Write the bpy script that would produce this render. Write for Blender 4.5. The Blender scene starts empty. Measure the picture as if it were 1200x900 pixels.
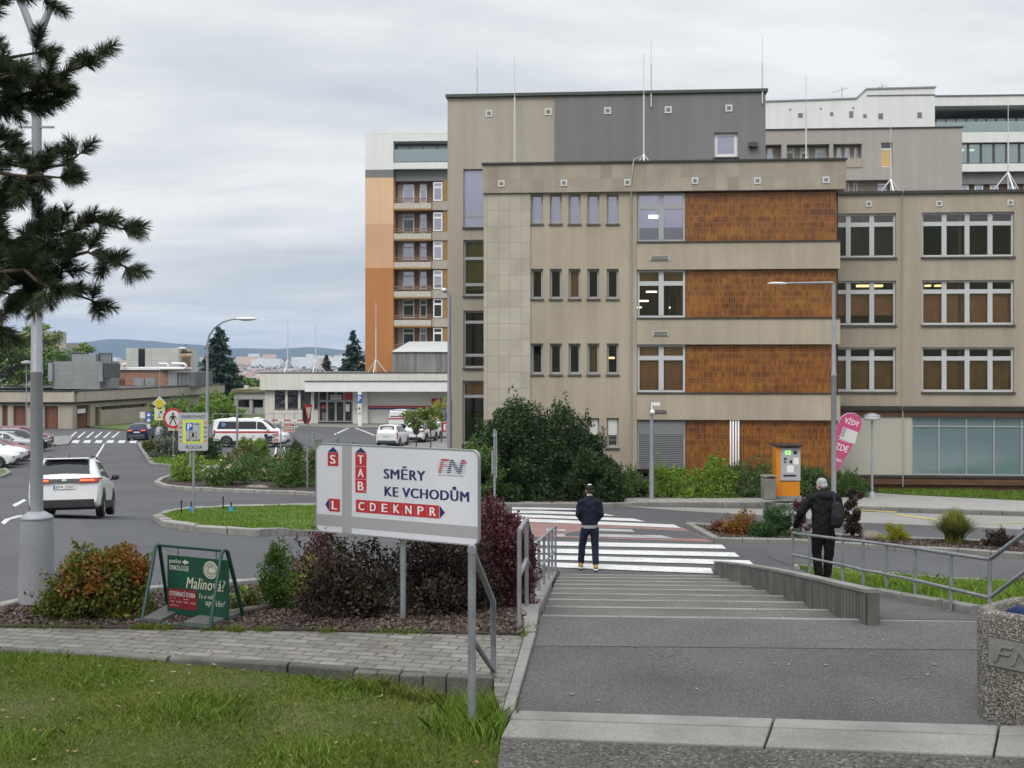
import bpy, bmesh, math, random
import numpy as np
from mathutils import Vector, Matrix
R = math.radians
random.seed(7)
SC = bpy.context.scene
COL = SC.collection
F, HY, CZ = 1320.0, 422.0, 4.45      # focal length in photo pixels, horizon row, eye height

# ------------------------------------------------------------------ terrain
def zfoot(x): return np.interp(x, [-13, -8, -4, -1, 5, 9, 20], [38, 34, 28, 23.25, 23.25, 21.5, 21.5])
def T(x, y):
    x = np.asarray(x, float); y = np.asarray(y, float)
    base = np.interp(y, [0, 26, 46, 85, 105, 125, 170, 220, 500, 900, 2000, 3600, 5000, 7000],
                     [0, 0, -1.16, -2.1, -2.5, -2.8, -3.1, -5, -30, -40, -42, -22, 0, 0])
    zf = zfoot(x)
    bank = 1.77 * np.clip((zf - y) / (zf - 11.75), 0, 1)
    near = np.interp(y, [-160, -60, -15, 2.0, 6.6], [32, 19, 2.5, 1.05, 0])  # unseen hill behind the camera, added to give windows a dark reflection
    return base + bank + near
def Tz(x, y): return float(T(x, y))
def P(px, py, d): return Vector(((px - 600) * d / F, d, CZ - (py - HY) * d / F))
def G(px, py, off=0.0):
    """point of the terrain seen at a pixel of the photo"""
    rx, rz = (px - 600) / F, -(py - HY) / F
    a = 5.0
    while a < 400:
        if CZ + rz * a < Tz(rx * a, a) + off: break
        a += 0.1
    lo, hi = a - 0.1, a
    for _ in range(20):
        m = (lo + hi) / 2
        if CZ + rz * m < Tz(rx * m, m) + off: hi = m
        else: lo = m
    return Vector((rx * hi, hi, Tz(rx * hi, hi) + off))

# ------------------------------------------------------------------ materials
MATS = {}
def nodes(name):
    m = bpy.data.materials.new(name); m.use_nodes = True
    nt = m.node_tree; b = nt.nodes['Principled BSDF']
    return m, nt, b
def N(nt, t, **kw):
    n = nt.nodes.new(t)
    for k, v in kw.items():
        if k.startswith('i_'):
            n.inputs[k[2:].replace('_', ' ')].default_value = v
        else: setattr(n, k, v)
    return n
def ramp(nt, fac, stops):
    r = nt.nodes.new('ShaderNodeValToRGB')
    e = r.color_ramp.elements
    while len(e) < len(stops): e.new(0.5)
    for el, (p, c) in zip(e, stops):
        el.position = p; el.color = (*c, 1)
    nt.links.new(fac, r.inputs[0])
    return r.outputs[0]
def mul(c, k): return tuple(min(1, v * k) for v in c)
def mix(nt, f, a, b, mode='MIX'):
    n = nt.nodes.new('ShaderNodeMix'); n.data_type = 'RGBA'; n.blend_type = mode
    for s, v in ((0, f), (6, a), (7, b)):
        if isinstance(v, (int, float)): n.inputs[s].default_value = v
        elif isinstance(v, tuple): n.inputs[s].default_value = (*v, 1)
        else: nt.links.new(v, n.inputs[s])
    return n.outputs[2]
def mat(name, c, rough=.6, metal=0., sc=3., var=.12, fine=60., fvar=.08, bump=.0, bdist=.01, spec=.5, speck=None, streak=0.):
    """plain surface: base colour with coarse and fine noise, optional bump, vertical dirt streaks"""
    if name in MATS: return MATS[name]
    m, nt, b = nodes(name)
    tc = N(nt, 'ShaderNodeTexCoord')
    n1 = N(nt, 'ShaderNodeTexNoise', i_Scale=sc, i_Detail=5.); nt.links.new(tc.outputs['Object'], n1.inputs['Vector'])
    n2 = N(nt, 'ShaderNodeTexNoise', i_Scale=fine, i_Detail=3.); nt.links.new(tc.outputs['Object'], n2.inputs['Vector'])
    o = ramp(nt, n1.outputs[0], [(.3, mul(c, 1 - var)), (.7, mul(c, 1 + var))])
    o2 = ramp(nt, n2.outputs[0], [(.3, (1 - fvar,) * 3), (.7, (1., 1., 1.))])
    o = mix(nt, 1., o, o2, 'MULTIPLY')
    if speck:       # exposed grains: (per metre, strength)
        vo = N(nt, 'ShaderNodeTexVoronoi', i_Scale=float(speck[0])); nt.links.new(tc.outputs['Object'], vo.inputs['Vector'])
        sp = N(nt, 'ShaderNodeSeparateColor'); nt.links.new(vo.outputs['Color'], sp.inputs[0])
        k = speck[1]; o = mix(nt, 1., o, ramp(nt, sp.outputs[0], [(0., (1 - k,) * 3), (.5, (1 - .35 * k,) * 3), (.85, (1., 1., 1.)), (1., (1., 1., 1.))]), 'MULTIPLY')
        o = mix(nt, 1., o, ramp(nt, sp.outputs[1], [(.88, (0., 0., 0.)), (.97, mul(c, k * 1.1))]), 'ADD')
    if streak:
        mp = N(nt, 'ShaderNodeMapping'); mp.inputs['Scale'].default_value = (1.6, 1.6, .07)
        nt.links.new(tc.outputs['Object'], mp.inputs[0])
        n3 = N(nt, 'ShaderNodeTexNoise', i_Scale=1.5, i_Detail=6.); nt.links.new(mp.outputs[0], n3.inputs['Vector'])
        s = ramp(nt, n3.outputs[0], [(.35, (1 - streak,) * 3), (.62, (1., 1., 1.))])
        o = mix(nt, 1., o, s, 'MULTIPLY')
    nt.links.new(o, b.inputs['Base Color'])
    b.inputs['Roughness'].default_value = rough; b.inputs['Metallic'].default_value = metal
    b.inputs['Specular IOR Level'].default_value = spec
    if bump:
        bp = N(nt, 'ShaderNodeBump', i_Strength=bump, i_Distance=bdist)
        nt.links.new(n2.outputs[0], bp.inputs['Height']); nt.links.new(bp.outputs[0], b.inputs['Normal'])
    MATS[name] = m
    return m
def brickmat(name, cols, mortar, w, h, ms=.01, off=.5, rough=.7, bump=.4, bias=0., noise=.15, uvs=True, rot=0., nsc=2., dirt=(.3, .7), big=None, squash=1.):
    """bricks, tiles, slabs and pavers in metres on the auto-projected UVs; every unit draws its own shade"""
    m, nt, b = nodes(name)
    uv = N(nt, 'ShaderNodeUVMap'); mp = N(nt, 'ShaderNodeMapping'); mp.inputs['Rotation'].default_value = (0, 0, rot)
    nt.links.new(uv.outputs[0], mp.inputs[0])
    br = N(nt, 'ShaderNodeTexBrick', i_Scale=1., i_Bias=bias); br.offset = off
    br.inputs['Mortar Size'].default_value = ms; br.inputs['Mortar Smooth'].default_value = .1
    br.inputs['Brick Width'].default_value = w; br.inputs['Row Height'].default_value = h
    br.inputs['Color1'].default_value = (0, 0, 0, 1); br.inputs['Color2'].default_value = (1, 1, 1, 1)
    br.inputs['Mortar'].default_value = (.5, .5, .5, 1)
    nt.links.new(mp.outputs[0], br.inputs[0])
    ns = N(nt, 'ShaderNodeTexNoise', i_Scale=nsc, i_Detail=6.); nt.links.new(mp.outputs[0], ns.inputs['Vector'])
    f = br.outputs[0]
    if big:
        n4 = N(nt, 'ShaderNodeTexNoise', i_Scale=big, i_Detail=4.); m4 = N(nt, 'ShaderNodeMapping'); m4.inputs['Scale'].default_value = (.7, 2.4, 1); nt.links.new(mp.outputs[0], m4.inputs[0]); nt.links.new(m4.outputs[0], n4.inputs['Vector'])
        f = mix(nt, .74, f, n4.outputs[0])
    k = len(cols) - 1
    c = ramp(nt, f, [(i / k * (.42 if big else 1.) + (.29 if big else 0), q) for i, q in enumerate(cols)])
    s = ramp(nt, ns.outputs[0], [(dirt[0], (1 - noise * 2,) * 3), (dirt[1], (1., 1., 1.))])
    c = mix(nt, 1., c, s, 'MULTIPLY')
    c = mix(nt, br.outputs[1], c, mortar)
    nt.links.new(c, b.inputs['Base Color']); b.inputs['Roughness'].default_value = rough
    inv = N(nt, 'ShaderNodeMath', operation='SUBTRACT'); inv.inputs[0].default_value = 1
    nt.links.new(br.outputs[1], inv.inputs[1])
    bp = N(nt, 'ShaderNodeBump', i_Strength=bump, i_Distance=.01)
    nt.links.new(inv.outputs[0], bp.inputs['Height']); nt.links.new(bp.outputs[0], b.inputs['Normal'])
    MATS[name] = m
    return m
def leafmat(name, cols, rough=.5, trans=.25, nsc=3.):
    m, nt, b = nodes(name)
    g = N(nt, 'ShaderNodeNewGeometry'); tc = N(nt, 'ShaderNodeTexCoord')
    n1 = N(nt, 'ShaderNodeTexNoise', i_Scale=nsc, i_Detail=2.); nt.links.new(tc.outputs['Object'], n1.inputs['Vector'])
    f = mix(nt, .5, g.outputs['Random Per Island'], n1.outputs[0])
    k = len(cols) - 1
    c = ramp(nt, f, [(.2 + .6 * i / k, q) for i, q in enumerate(cols)])
    nt.links.new(c, b.inputs['Base Color']); b.inputs['Roughness'].default_value = rough
    b.inputs['Specular IOR Level'].default_value = .3
    t = N(nt, 'ShaderNodeBsdfTranslucent'); nt.links.new(c, t.inputs[0])
    mx = N(nt, 'ShaderNodeMixShader'); mx.inputs[0].default_value = trans
    out = nt.nodes['Material Output']
    nt.links.new(b.outputs[0], mx.inputs[1]); nt.links.new(t.outputs[0], mx.inputs[2]); nt.links.new(mx.outputs[0], out.inputs[0])
    MATS[name] = m
    return m
def glassmat(name, tint=(.75, .8, .82), refl=.12, rough=.0, rtint=(1, 1, 1), body=None, bodyf=0.):
    """thin window glass: see-through tint plus mirror reflection; optional diffuse body colour"""
    m = bpy.data.materials.new(name); m.use_nodes = True; nt = m.node_tree
    nt.nodes.remove(nt.nodes['Principled BSDF']); out = nt.nodes['Material Output']
    tr = N(nt, 'ShaderNodeBsdfTransparent'); tr.inputs[0].default_value = (*tint, 1)
    gl = N(nt, 'ShaderNodeBsdfGlossy'); gl.inputs[0].default_value = (*rtint, 1); gl.inputs[1].default_value = rough
    fr = N(nt, 'ShaderNodeFresnel', i_IOR=1.5)
    ad = N(nt, 'ShaderNodeMath', operation='ADD'); ad.use_clamp = True; ad.inputs[1].default_value = refl
    nt.links.new(fr.outputs[0], ad.inputs[0])
    base = tr
    if body:
        df = N(nt, 'ShaderNodeBsdfDiffuse'); df.inputs[0].default_value = (*body, 1)
        m2 = N(nt, 'ShaderNodeMixShader'); m2.inputs[0].default_value = bodyf
        nt.links.new(tr.outputs[0], m2.inputs[1]); nt.links.new(df.outputs[0], m2.inputs[2]); base = m2
    mx = N(nt, 'ShaderNodeMixShader')
    nt.links.new(ad.outputs[0], mx.inputs[0]); nt.links.new(base.outputs[0], mx.inputs[1]); nt.links.new(gl.outputs[0], mx.inputs[2])
    nt.links.new(mx.outputs[0], out.inputs[0])
    MATS[name] = m
    return m
def emit(name, c, s):
    m, nt, b = nodes(name)
    b.inputs['Base Color'].default_value = (*c, 1)
    b.inputs['Emission Color'].default_value = (*c, 1); b.inputs['Emission Strength'].default_value = s
    MATS[name] = m
    return m
def paint(name, c, rough=.45, **k): return mat(name, c, rough, var=.04, fvar=.04, sc=1.2, **k)

# ------------------------------------------------------------------ objects
def tag(o, label=None, cat=None, group=None, kind=None):
    if label: o['label'] = label
    if cat: o['category'] = cat
    if group: o['group'] = group
    if kind: o['kind'] = kind
    return o
def empty(name, loc=(0, 0, 0), rz=0., label=None, cat=None, group=None):
    o = bpy.data.objects.new(name, None); COL.objects.link(o)
    o.location = loc; o.rotation_euler = (0, 0, rz); o.empty_display_size = .2
    return tag(o, label, cat, group)
def MW(o):
    m = Matrix.LocRotScale(o.location, o.rotation_euler, o.scale)
    if o.parent: m = MW(o.parent) @ o.matrix_parent_inverse @ m
    return m
def add(o, parent=None, world=False):
    COL.objects.link(o)
    if parent:
        o.parent = parent
        if world: o.matrix_parent_inverse = MW(parent).inverted()
    return o
def copy_tree(o, parent=None):
    c = o.copy(); COL.objects.link(c)
    if parent: c.parent = parent
    for ch in list(o.children): copy_tree(ch, c)
    return c
def raw(name, V, Fc, m, parent=None, world=False, smooth=False):
    """object straight from numpy arrays (all faces of one size)"""
    V = np.asarray(V, np.float32); Fc = np.asarray(Fc, np.int32)
    me = bpy.data.meshes.new(name); k = Fc.shape[1]
    me.vertices.add(len(V)); me.vertices.foreach_set('co', V.ravel())
    me.loops.add(Fc.size); me.loops.foreach_set('vertex_index', Fc.ravel())
    me.polygons.add(len(Fc)); me.polygons.foreach_set('loop_start', np.arange(0, Fc.size, k, dtype=np.int32))
    if smooth: me.polygons.foreach_set('use_smooth', np.ones(len(Fc), bool))
    me.update(calc_edges=True)
    for q in (m if isinstance(m, (list, tuple)) else [m]): me.materials.append(q)
    return add(bpy.data.objects.new(name, me), parent, world)

class MB:
    def __init__(s): s.v = []; s.f = []; s.m = []; s.sm = []
    def poly(s, pts, mi=0, sm=False):
        n = len(s.v); s.v += [tuple(p) for p in pts]; s.f.append(list(range(n, n + len(pts)))); s.m.append(mi); s.sm.append(sm)
    def faces(s, pts, fs, mi=0, sm=False):
        n = len(s.v); s.v += [tuple(p) for p in pts]
        for f in fs: s.f.append([n + i for i in f]); s.m.append(mi); s.sm.append(sm)
    def hexa(s, p, mi=0):       # 8 corners: bottom 0-3 counter-clockwise, top 4-7
        s.faces(p, [(3, 2, 1, 0), (4, 5, 6, 7), (0, 1, 5, 4), (1, 2, 6, 5), (2, 3, 7, 6), (3, 0, 4, 7)], mi)
    def box(s, x0, x1, y0, y1, z0, z1, mi=0, M=None):
        p = [(x0, y0, z0), (x1, y0, z0), (x1, y1, z0), (x0, y1, z0), (x0, y0, z1), (x1, y0, z1), (x1, y1, z1), (x0, y1, z1)]
        if M is not None: p = [M @ Vector(q) for q in p]
        s.hexa(p, mi)
    def prism(s, poly, z0, z1, mi=0, M=None):     # polygon in xz extruded along y from z0 to z1
        n = len(poly); a = [(x, z0, z) for x, z in poly] + [(x, z1, z) for x, z in poly]
        if M is not None: a = [M @ Vector(q) for q in a]
        s.faces(a, [tuple(range(n)), tuple(range(2 * n - 1, n - 1, -1))] + [((i + 1) % n, i, n + i, n + (i + 1) % n) for i in range(n)], mi)
    def tube(s, path, r, n=8, mi=0, cap=True, sm=True):
        path = [Vector(p) for p in path]; k = len(path)
        rs = r if isinstance(r, (list, tuple)) else [r] * k
        pts = []; up = None
        for i, p in enumerate(path):
            d = (path[min(i + 1, k - 1)] - path[max(i - 1, 0)]).normalized()
            if up is None: up = Vector((0, 0, 1)) if abs(d.z) < .9 else Vector((1, 0, 0))
            a = d.cross(up).normalized(); b = a.cross(d).normalized(); up = b
            q = 1.
            if 0 < i < k - 1:
                c = (path[i] - path[i - 1]).normalized().dot(d); q = 1 / max(c, .5)
            for j in range(n):
                t = 2 * math.pi * j / n
                pts.append(p + (a * math.cos(t) * (q if abs(d.z) < 2 else 1) + b * math.sin(t)) * rs[i])
        fs = [(i * n + j, i * n + (j + 1) % n, (i + 1) * n + (j + 1) % n, (i + 1) * n + j) for i in range(k - 1) for j in range(n)]
        s.faces(pts, fs, mi, sm)
        if cap:
            s.poly([pts[j] for j in range(n - 1, -1, -1)], mi); s.poly([pts[(k - 1) * n + j] for j in range(n)], mi)
    def lathe(s, prof, n=20, mi=0, c=(0, 0, 0), sm=True, cap=True):
        pts = []
        for r, z in prof:
            for j in range(n):
                t = 2 * math.pi * j / n; pts.append((c[0] + r * math.cos(t), c[1] + r * math.sin(t), c[2] + z))
        k = len(prof)
        s.faces(pts, [(i * n + j, i * n + (j + 1) % n, (i + 1) * n + (j + 1) % n, (i + 1) * n + j) for i in range(k - 1) for j in range(n)], mi, sm)
        if cap:
            s.poly([pts[j] for j in range(n - 1, -1, -1)], mi); s.poly([pts[(k - 1) * n + j] for j in range(n)], mi)
    def ball(s, c, r, n=12, mi=0, M=None):
        rr = (r, r, r) if isinstance(r, (int, float)) else r
        pts = []; k = n // 2 + 1
        for i in range(k):
            a = -math.pi / 2 + math.pi * i / (k - 1)
            for j in range(n):
                t = 2 * math.pi * j / n
                q = Vector((rr[0] * math.cos(a) * math.cos(t), rr[1] * math.cos(a) * math.sin(t), rr[2] * math.sin(a)))
                if M is not None: q = M @ q
                pts.append(q + Vector(c))
        s.faces(pts, [(i * n + j, i * n + (j + 1) % n, (i + 1) * n + (j + 1) % n, (i + 1) * n + j) for i in range(k - 1) for j in range(n)], mi, True)
    def pbox(s, pl, u0, u1, z0, z1, o0, o1, mi=0):      # box in the coordinates of a facade plane, o = outwards
        s.hexa([pl.pt(u0, z0, o1), pl.pt(u1, z0, o1), pl.pt(u1, z0, o0), pl.pt(u0, z0, o0),
                pl.pt(u0, z1, o1), pl.pt(u1, z1, o1), pl.pt(u1, z1, o0), pl.pt(u0, z1, o0)], mi)
    def wall(s, pl, u0, u1, z0, z1, holes=(), out=0., rev=.2, mi=0, mr=None):
        """facade sheet with real openings and their reveals"""
        us = sorted({u0, u1, *[h[0] for h in holes], *[h[2] for h in holes]}); us = [u for u in us if u0 <= u <= u1]
        zs = sorted({z0, z1, *[h[1] for h in holes], *[h[3] for h in holes]}); zs = [z for z in zs if z0 <= z <= z1]
        for a, b in zip(us, us[1:]):
            for c, d in zip(zs, zs[1:]):
                mu, mz = (a + b) / 2, (c + d) / 2
                if any(h[0] < mu < h[2] and h[1] < mz < h[3] for h in holes): continue
                s.poly([pl.pt(a, c, out), pl.pt(b, c, out), pl.pt(b, d, out), pl.pt(a, d, out)], mi)
        r = mi if mr is None else mr
        for h in holes:
            a, c, b, d = max(h[0], u0), max(h[1], z0), min(h[2], u1), min(h[3], z1)
            i = out - rev
            s.poly([pl.pt(a, c, i), pl.pt(b, c, i), pl.pt(b, c, out), pl.pt(a, c, out)], r)
            s.poly([pl.pt(a, d, out), pl.pt(b, d, out), pl.pt(b, d, i), pl.pt(a, d, i)], r)
            s.poly([pl.pt(a, c, i), pl.pt(a, c, out), pl.pt(a, d, out), pl.pt(a, d, i)], r)
            s.poly([pl.pt(b, c, out), pl.pt(b, c, i), pl.pt(b, d, i), pl.pt(b, d, out)], r)
    def build(s, name, mats, parent=None, world=False, bevel=0., flat=False):
        me = bpy.data.meshes.new(name); me.from_pydata(s.v, [], s.f); me.update()
        for q in (mats if isinstance(mats, (list, tuple)) else [mats]): me.materials.append(q)
        me.polygons.foreach_set('material_index', s.m)
        me.polygons.foreach_set('use_smooth', s.sm)
        uvl = me.uv_layers.new(name='UVMap'); uv = np.zeros((len(me.loops), 2), np.float32)
        for p in me.polygons:
            n = p.normal
            if abs(n.z) > .75:
                for li in p.loop_indices:
                    c = me.vertices[me.loops[li].vertex_index].co; uv[li] = (c.x, c.y)
            else:
                t = Vector((-n.y, n.x, 0)); t = t.normalized() if t.length > 1e-6 else Vector((1, 0, 0))
                for li in p.loop_indices:
                    c = me.vertices[me.loops[li].vertex_index].co; uv[li] = (c.dot(t), c.z)
        uvl.data.foreach_set('uv', uv.ravel())
        o = bpy.data.objects.new(name, me); add(o, parent, world)
        if bevel:
            md = o.modifiers.new('bevel', 'BEVEL'); md.width = bevel; md.segments = 2; md.limit_method = 'ANGLE'; md.angle_limit = R(40)
        return o

class Pl:
    """facade plane through pixel column px at distance d, turned by yaw so that its right end comes nearer"""
    def __init__(s, px, d, yaw=0.):
        s.x, s.y = (px - 600) * d / F, d
        s.ux, s.uy = math.cos(R(yaw)), -math.sin(R(yaw)); s.nx, s.ny = s.uy, -s.ux
    def u(s, px):
        r = (px - 600) / F; return (s.y * r - s.x) / (s.ux - s.uy * r)
    def dep(s, px): return s.y + s.u(px) * s.uy
    def z(s, px, py): return CZ - (py - HY) * s.dep(px) / F
    def pt(s, u, z, o=0.): return Vector((s.x + u * s.ux + o * s.nx, s.y + u * s.uy + o * s.ny, z))
    def rect(s, x0, y0, x1, y1):
        c = (x0 + x1) / 2; return (s.u(x0), s.z(c, y1), s.u(x1), s.z(c, y0))

def outline_patch(name, pts, m, hfun, cell=.5, skirt=0., uvrot=0.):
    """ground sheet over a polygon (x, y), cut along a grid so that it follows the terrain"""
    bm = bmesh.new()
    vs = [bm.verts.new((p[0], p[1], 0)) for p in pts]
    f = bm.faces.new(vs); f.normal_update()
    if f.normal.z < 0: f.normal_flip()
    bmesh.ops.triangulate(bm, faces=bm.faces[:])
    xs = [p[0] for p in pts]; ys = [p[1] for p in pts]
    for ax, lo, hi in ((0, min(xs), max(xs)), (1, min(ys), max(ys))):
        c = cell if hi - lo < 60 else cell * 4
        k = math.floor(lo / c) + 1
        while k * c < hi - 1e-4:
            no = (1, 0, 0) if ax == 0 else (0, 1, 0); co = (k * c, 0, 0) if ax == 0 else (0, k * c, 0)
            bmesh.ops.bisect_plane(bm, geom=bm.verts[:] + bm.edges[:] + bm.faces[:], plane_co=co, plane_no=no)
            k += 1
    for v in bm.verts: v.co.z = hfun(v.co.x, v.co.y)
    if skirt:
        be = [e for e in bm.edges if len(e.link_faces) == 1]
        r = bmesh.ops.extrude_edge_only(bm, edges=be)
        for v in r['geom']:
            if isinstance(v, bmesh.types.BMVert): v.co.z -= skirt
    bmesh.ops.recalc_face_normals(bm, faces=bm.faces[:])
    for f in bm.faces:
        f.normal_update()
        if f.normal.z < -.3: f.normal_flip()
    uvl = bm.loops.layers.uv.new('UVMap')
    c, s = math.cos(uvrot), math.sin(uvrot)
    for f in bm.faces:
        for l in f.loops: l[uvl].uv = (l.vert.co.x * c - l.vert.co.y * s, l.vert.co.x * s + l.vert.co.y * c)
    me = bpy.data.meshes.new(name); bm.to_mesh(me); bm.free(); me.materials.append(m)
    o = bpy.data.objects.new(name, me); COL.objects.link(o)
    return o
def patch(name, px, m, off=.06, cell=.5, skirt=.2, kind='structure', uvrot=0.):
    pts = [G(*p) for p in px]
    o = outline_patch(name, pts, m, lambda x, y: Tz(x, y) + off, cell, skirt, uvrot)
    return tag(o, kind=kind)
def resample(pts, step):
    out = [Vector(pts[0])]
    for a, b in zip(pts, pts[1:]):
        a, b = Vector(a), Vector(b); n = max(1, int((b - a).length / step))
        out += [a + (b - a) * (i + 1) / n for i in range(n)]
    return out
def kerb(name, px, m, w=.14, h=.13, step=.6, pts=None, low=.25, jit=.0):
    """line of kerb stones along pixel points lying on the terrain"""
    pts = pts or [Vector((*G(*p).xy, 0)) for p in px]
    pts = resample([Vector((p[0], p[1], 0)) for p in pts], step)
    mb = MB(); k = len(pts); prof = []
    for i, p in enumerate(pts):
        d = (pts[min(i + 1, k - 1)] - pts[max(i - 1, 0)]).normalized(); n = Vector((-d.y, d.x, 0))
        g = Tz(p.x, p.y)
        prof.append([p + n * s * w + Vector((0, 0, g + z)) for s, z in ((-.5, -low), (-.5, h - .015), (-.4, h), (.4, h), (.5, h - .015), (.5, -low))])
    for i, (a, b) in enumerate(zip(prof, prof[1:])):
        e = .012; q = [x.lerp(y, e) for x, y in zip(a, b)]; r = [x.lerp(y, 1 - e) for x, y in zip(a, b)]
        z = Vector((random.uniform(-jit, jit), random.uniform(-jit, jit), random.uniform(-jit, jit))) if jit else Vector((0, 0, 0))
        q = [x + z for x in q]; r = [x + z for x in r]
        mb.faces(q + r, [(j, j + 1, 7 + j, 6 + j) for j in range(5)] + [(5, 4, 3, 2, 1, 0), (6, 7, 8, 9, 10, 11)], 0)
    return tag(mb.build(name, m), kind='structure')

_fc = {}
def text_shape(txt, shear=0., bold=0.):
    key = (txt, shear, bold)
    if key in _fc: return _fc[key]
    cu = bpy.data.curves.new('t', 'FONT'); cu.body = txt; cu.size = 1; cu.shear = shear; cu.space_character = 1.08; cu.resolution_u = 3
    ob = bpy.data.objects.new('t', cu); COL.objects.link(ob)
    dg = bpy.context.evaluated_depsgraph_get(); me = bpy.data.meshes.new_from_object(ob.evaluated_get(dg))
    v = np.array([q.co[:2] for q in me.vertices]); f = [list(p.vertices) for p in me.polygons]
    bpy.data.objects.remove(ob); bpy.data.curves.remove(cu); bpy.data.meshes.remove(me)
    _fc[key] = (v, f); return v, f
def lettering(mb, txt, x0, x1, z0, z1, y=-.006, mi=0, shear=0., bold=.012, M=None):
    """letters fitted into a rectangle of a panel that faces -y"""
    v, f = text_shape(txt, shear)
    a, b = v.min(0), v.max(0); s = np.maximum(b - a, 1e-6)
    q = (v - a) / s
    pts = [Vector((x0 + p[0] * (x1 - x0), y, z0 + p[1] * (z1 - z0))) for p in q]
    b = bold * 1.3 * (z1 - z0)          # heavier strokes: the outline again, a hair to each side
    for k in ((-1, 0, 1) if bold > .004 else (0,)):
        q = [p + Vector((k * b, .0003 * k, 0)) for p in pts]
        mb.faces([M @ p for p in q] if M is not None else q, f, mi)
def rectq(mb, x0, x1, z0, z1, y=-.003, mi=0): mb.poly([(x0, y, z0), (x1, y, z0), (x1, y, z1), (x0, y, z1)], mi)
def arrow(mb, x0, x1, z, t, y, mi):
    s = 1 if x1 > x0 else -1; h = abs(x1 - x0) * .4
    xa = x1 - s * h
    q = [(x0, y, z - t), (xa, y, z - t), (xa, y, z + t), (x0, y, z + t)]; p = [(xa, y, z - 2.6 * t), (x1, y, z), (xa, y, z + 2.6 * t)]
    mb.poly(q if s > 0 else q[::-1], mi); mb.poly(p if s > 0 else p[::-1], mi)
def disc(mb, cx, cz, r, y, mi, n=24): mb.poly([(cx + r * math.cos(2 * math.pi * i / n), y, cz + r * math.sin(2 * math.pi * i / n)) for i in range(n)], mi)
def rrect(w, h, r, n=5):
    o = []
    for cx, cz, a in ((w / 2 - r, h / 2 - r, 0), (-w / 2 + r, h / 2 - r, 90), (-w / 2 + r, -h / 2 + r, 180), (w / 2 - r, -h / 2 + r, 270)):
        o += [(cx + r * math.cos(R(a + 90 * i / n)), cz + r * math.sin(R(a + 90 * i / n))) for i in range(n + 1)]
    return o
# ------------------------------------------------------------------ palette
asph = mat('asphalt', (.094, .094, .099), .85, sc=.3, var=.2, fine=60, fvar=.4, bump=.25, bdist=.004, speck=(30, .3))
asph2 = mat('path_asphalt', (.106, .106, .106), .9, sc=.7, var=.27, fine=70, fvar=.5, bump=.5, bdist=.006, speck=(95, .5))
asph3 = mat('patched_asphalt', (.075, .077, .083), .85, sc=.5, var=.1, fine=90, fvar=.3, bump=.2, bdist=.004)
lane = mat('lane_concrete', (.27, .265, .25), .85, sc=.3, var=.12, fine=50, fvar=.15)
conc = mat('concrete', (.225, .22, .20), .85, sc=1.5, var=.22, fine=45, fvar=.3, bump=.3, bdist=.004)
concd = mat('concrete_wall', (.17, .165, .145), .9, sc=2., var=.25, fine=40, fvar=.3, bump=.5, bdist=.008, streak=.45)
conc_l = mat('pale_stone', (.225, .22, .202), .8, sc=2., var=.22, fine=60, fvar=.25, bump=.2, bdist=.003)
kerbm = mat('granite_kerb', (.30, .29, .27), .8, sc=2.5, var=.25, fine=30, fvar=.25, bump=.4, bdist=.006)
lineW = mat('road_paint', (.65, .65, .635), .7, sc=1.6, var=.12, fine=14, fvar=.34)
lineO = mat('worn_paint', (.40, .40, .39), .8, sc=3., var=.25, fine=25, fvar=.5)
lineR = mat('red_paint', (.26, .145, .13), .8, sc=1.2, var=.15, fine=30, fvar=.25)
lineY = mat('yellow_paint', (.62, .48, .12), .7, sc=2., var=.15, fine=20, fvar=.4)
mulch = mat('bark_mulch', (.075, .052, .042), .95, sc=2, var=.3, fine=28, fvar=.65, bump=1., bdist=.05)
soil = mat('lawn_soil', (.072, .082, .026), .95, sc=1.2, var=.4, fine=30, fvar=.5, bump=.6, bdist=.02)
fieldm = mat('field_ground', (.075, .095, .045), .95, sc=.02, var=.3, fine=.3, fvar=.3)
turf = mat('turf', (.11, .17, .03), .95, sc=.8, var=.25, fine=40, fvar=.5, bump=.8, bdist=.03)
paver = brickmat('paver', [(.17, .16, .14), (.21, .20, .175), (.25, .236, .21)], (.085, .08, .07), .26, .13, .012, .5, noise=.2, nsc=3., bump=.5)
paver_far = brickmat('sidewalk_paver', [(.34, .34, .315), (.38, .38, .35), (.42, .41, .38)], (.2, .2, .185), .42, .21, .02, 0., noise=.08, bump=.3)
plaster = mat('beige_plaster', (.43, .37, .285), .9, sc=.35, var=.10, fine=18, fvar=.14, bump=.3, bdist=.012, streak=.11)
plaster_r = mat('beige_plaster_wing', (.405, .352, .28), .9, sc=.3, var=.10, fine=18, fvar=.14, bump=.3, bdist=.012, streak=.12)
plaster_g = mat('taupe_plaster', (.42, .375, .315), .9, sc=.2, var=.07, fine=12, fvar=.1, streak=.10)
grey_d = mat('grey_plaster', (.205, .21, .208), .9, sc=.2, var=.08, fine=12, fvar=.1, streak=.10)
lav = mat('mauve_plaster', (.40, .365, .335), .9, sc=.15, var=.04, fine=6, fvar=.06, streak=.06)
white_r = mat('white_render', (.74, .75, .73), .8, sc=.2, var=.03, fine=6, fvar=.03, streak=.06)
peach = mat('peach_render', (.72, .48, .30), .85, sc=.2, var=.03, fine=8, fvar=.04, streak=.06)
peach2 = mat('apricot_render', (.62, .37, .22), .85, sc=.2, var=.03, fine=8, fvar=.04, streak=.05)
orange_r = mat('orange_render', (.46, .195, .065), .85, sc=.2, var=.04, fine=8, fvar=.04, streak=.06)
rust_r = mat('rust_render', (.36, .13, .05), .85, sc=.2, var=.04, fine=8, fvar=.04)
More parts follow.
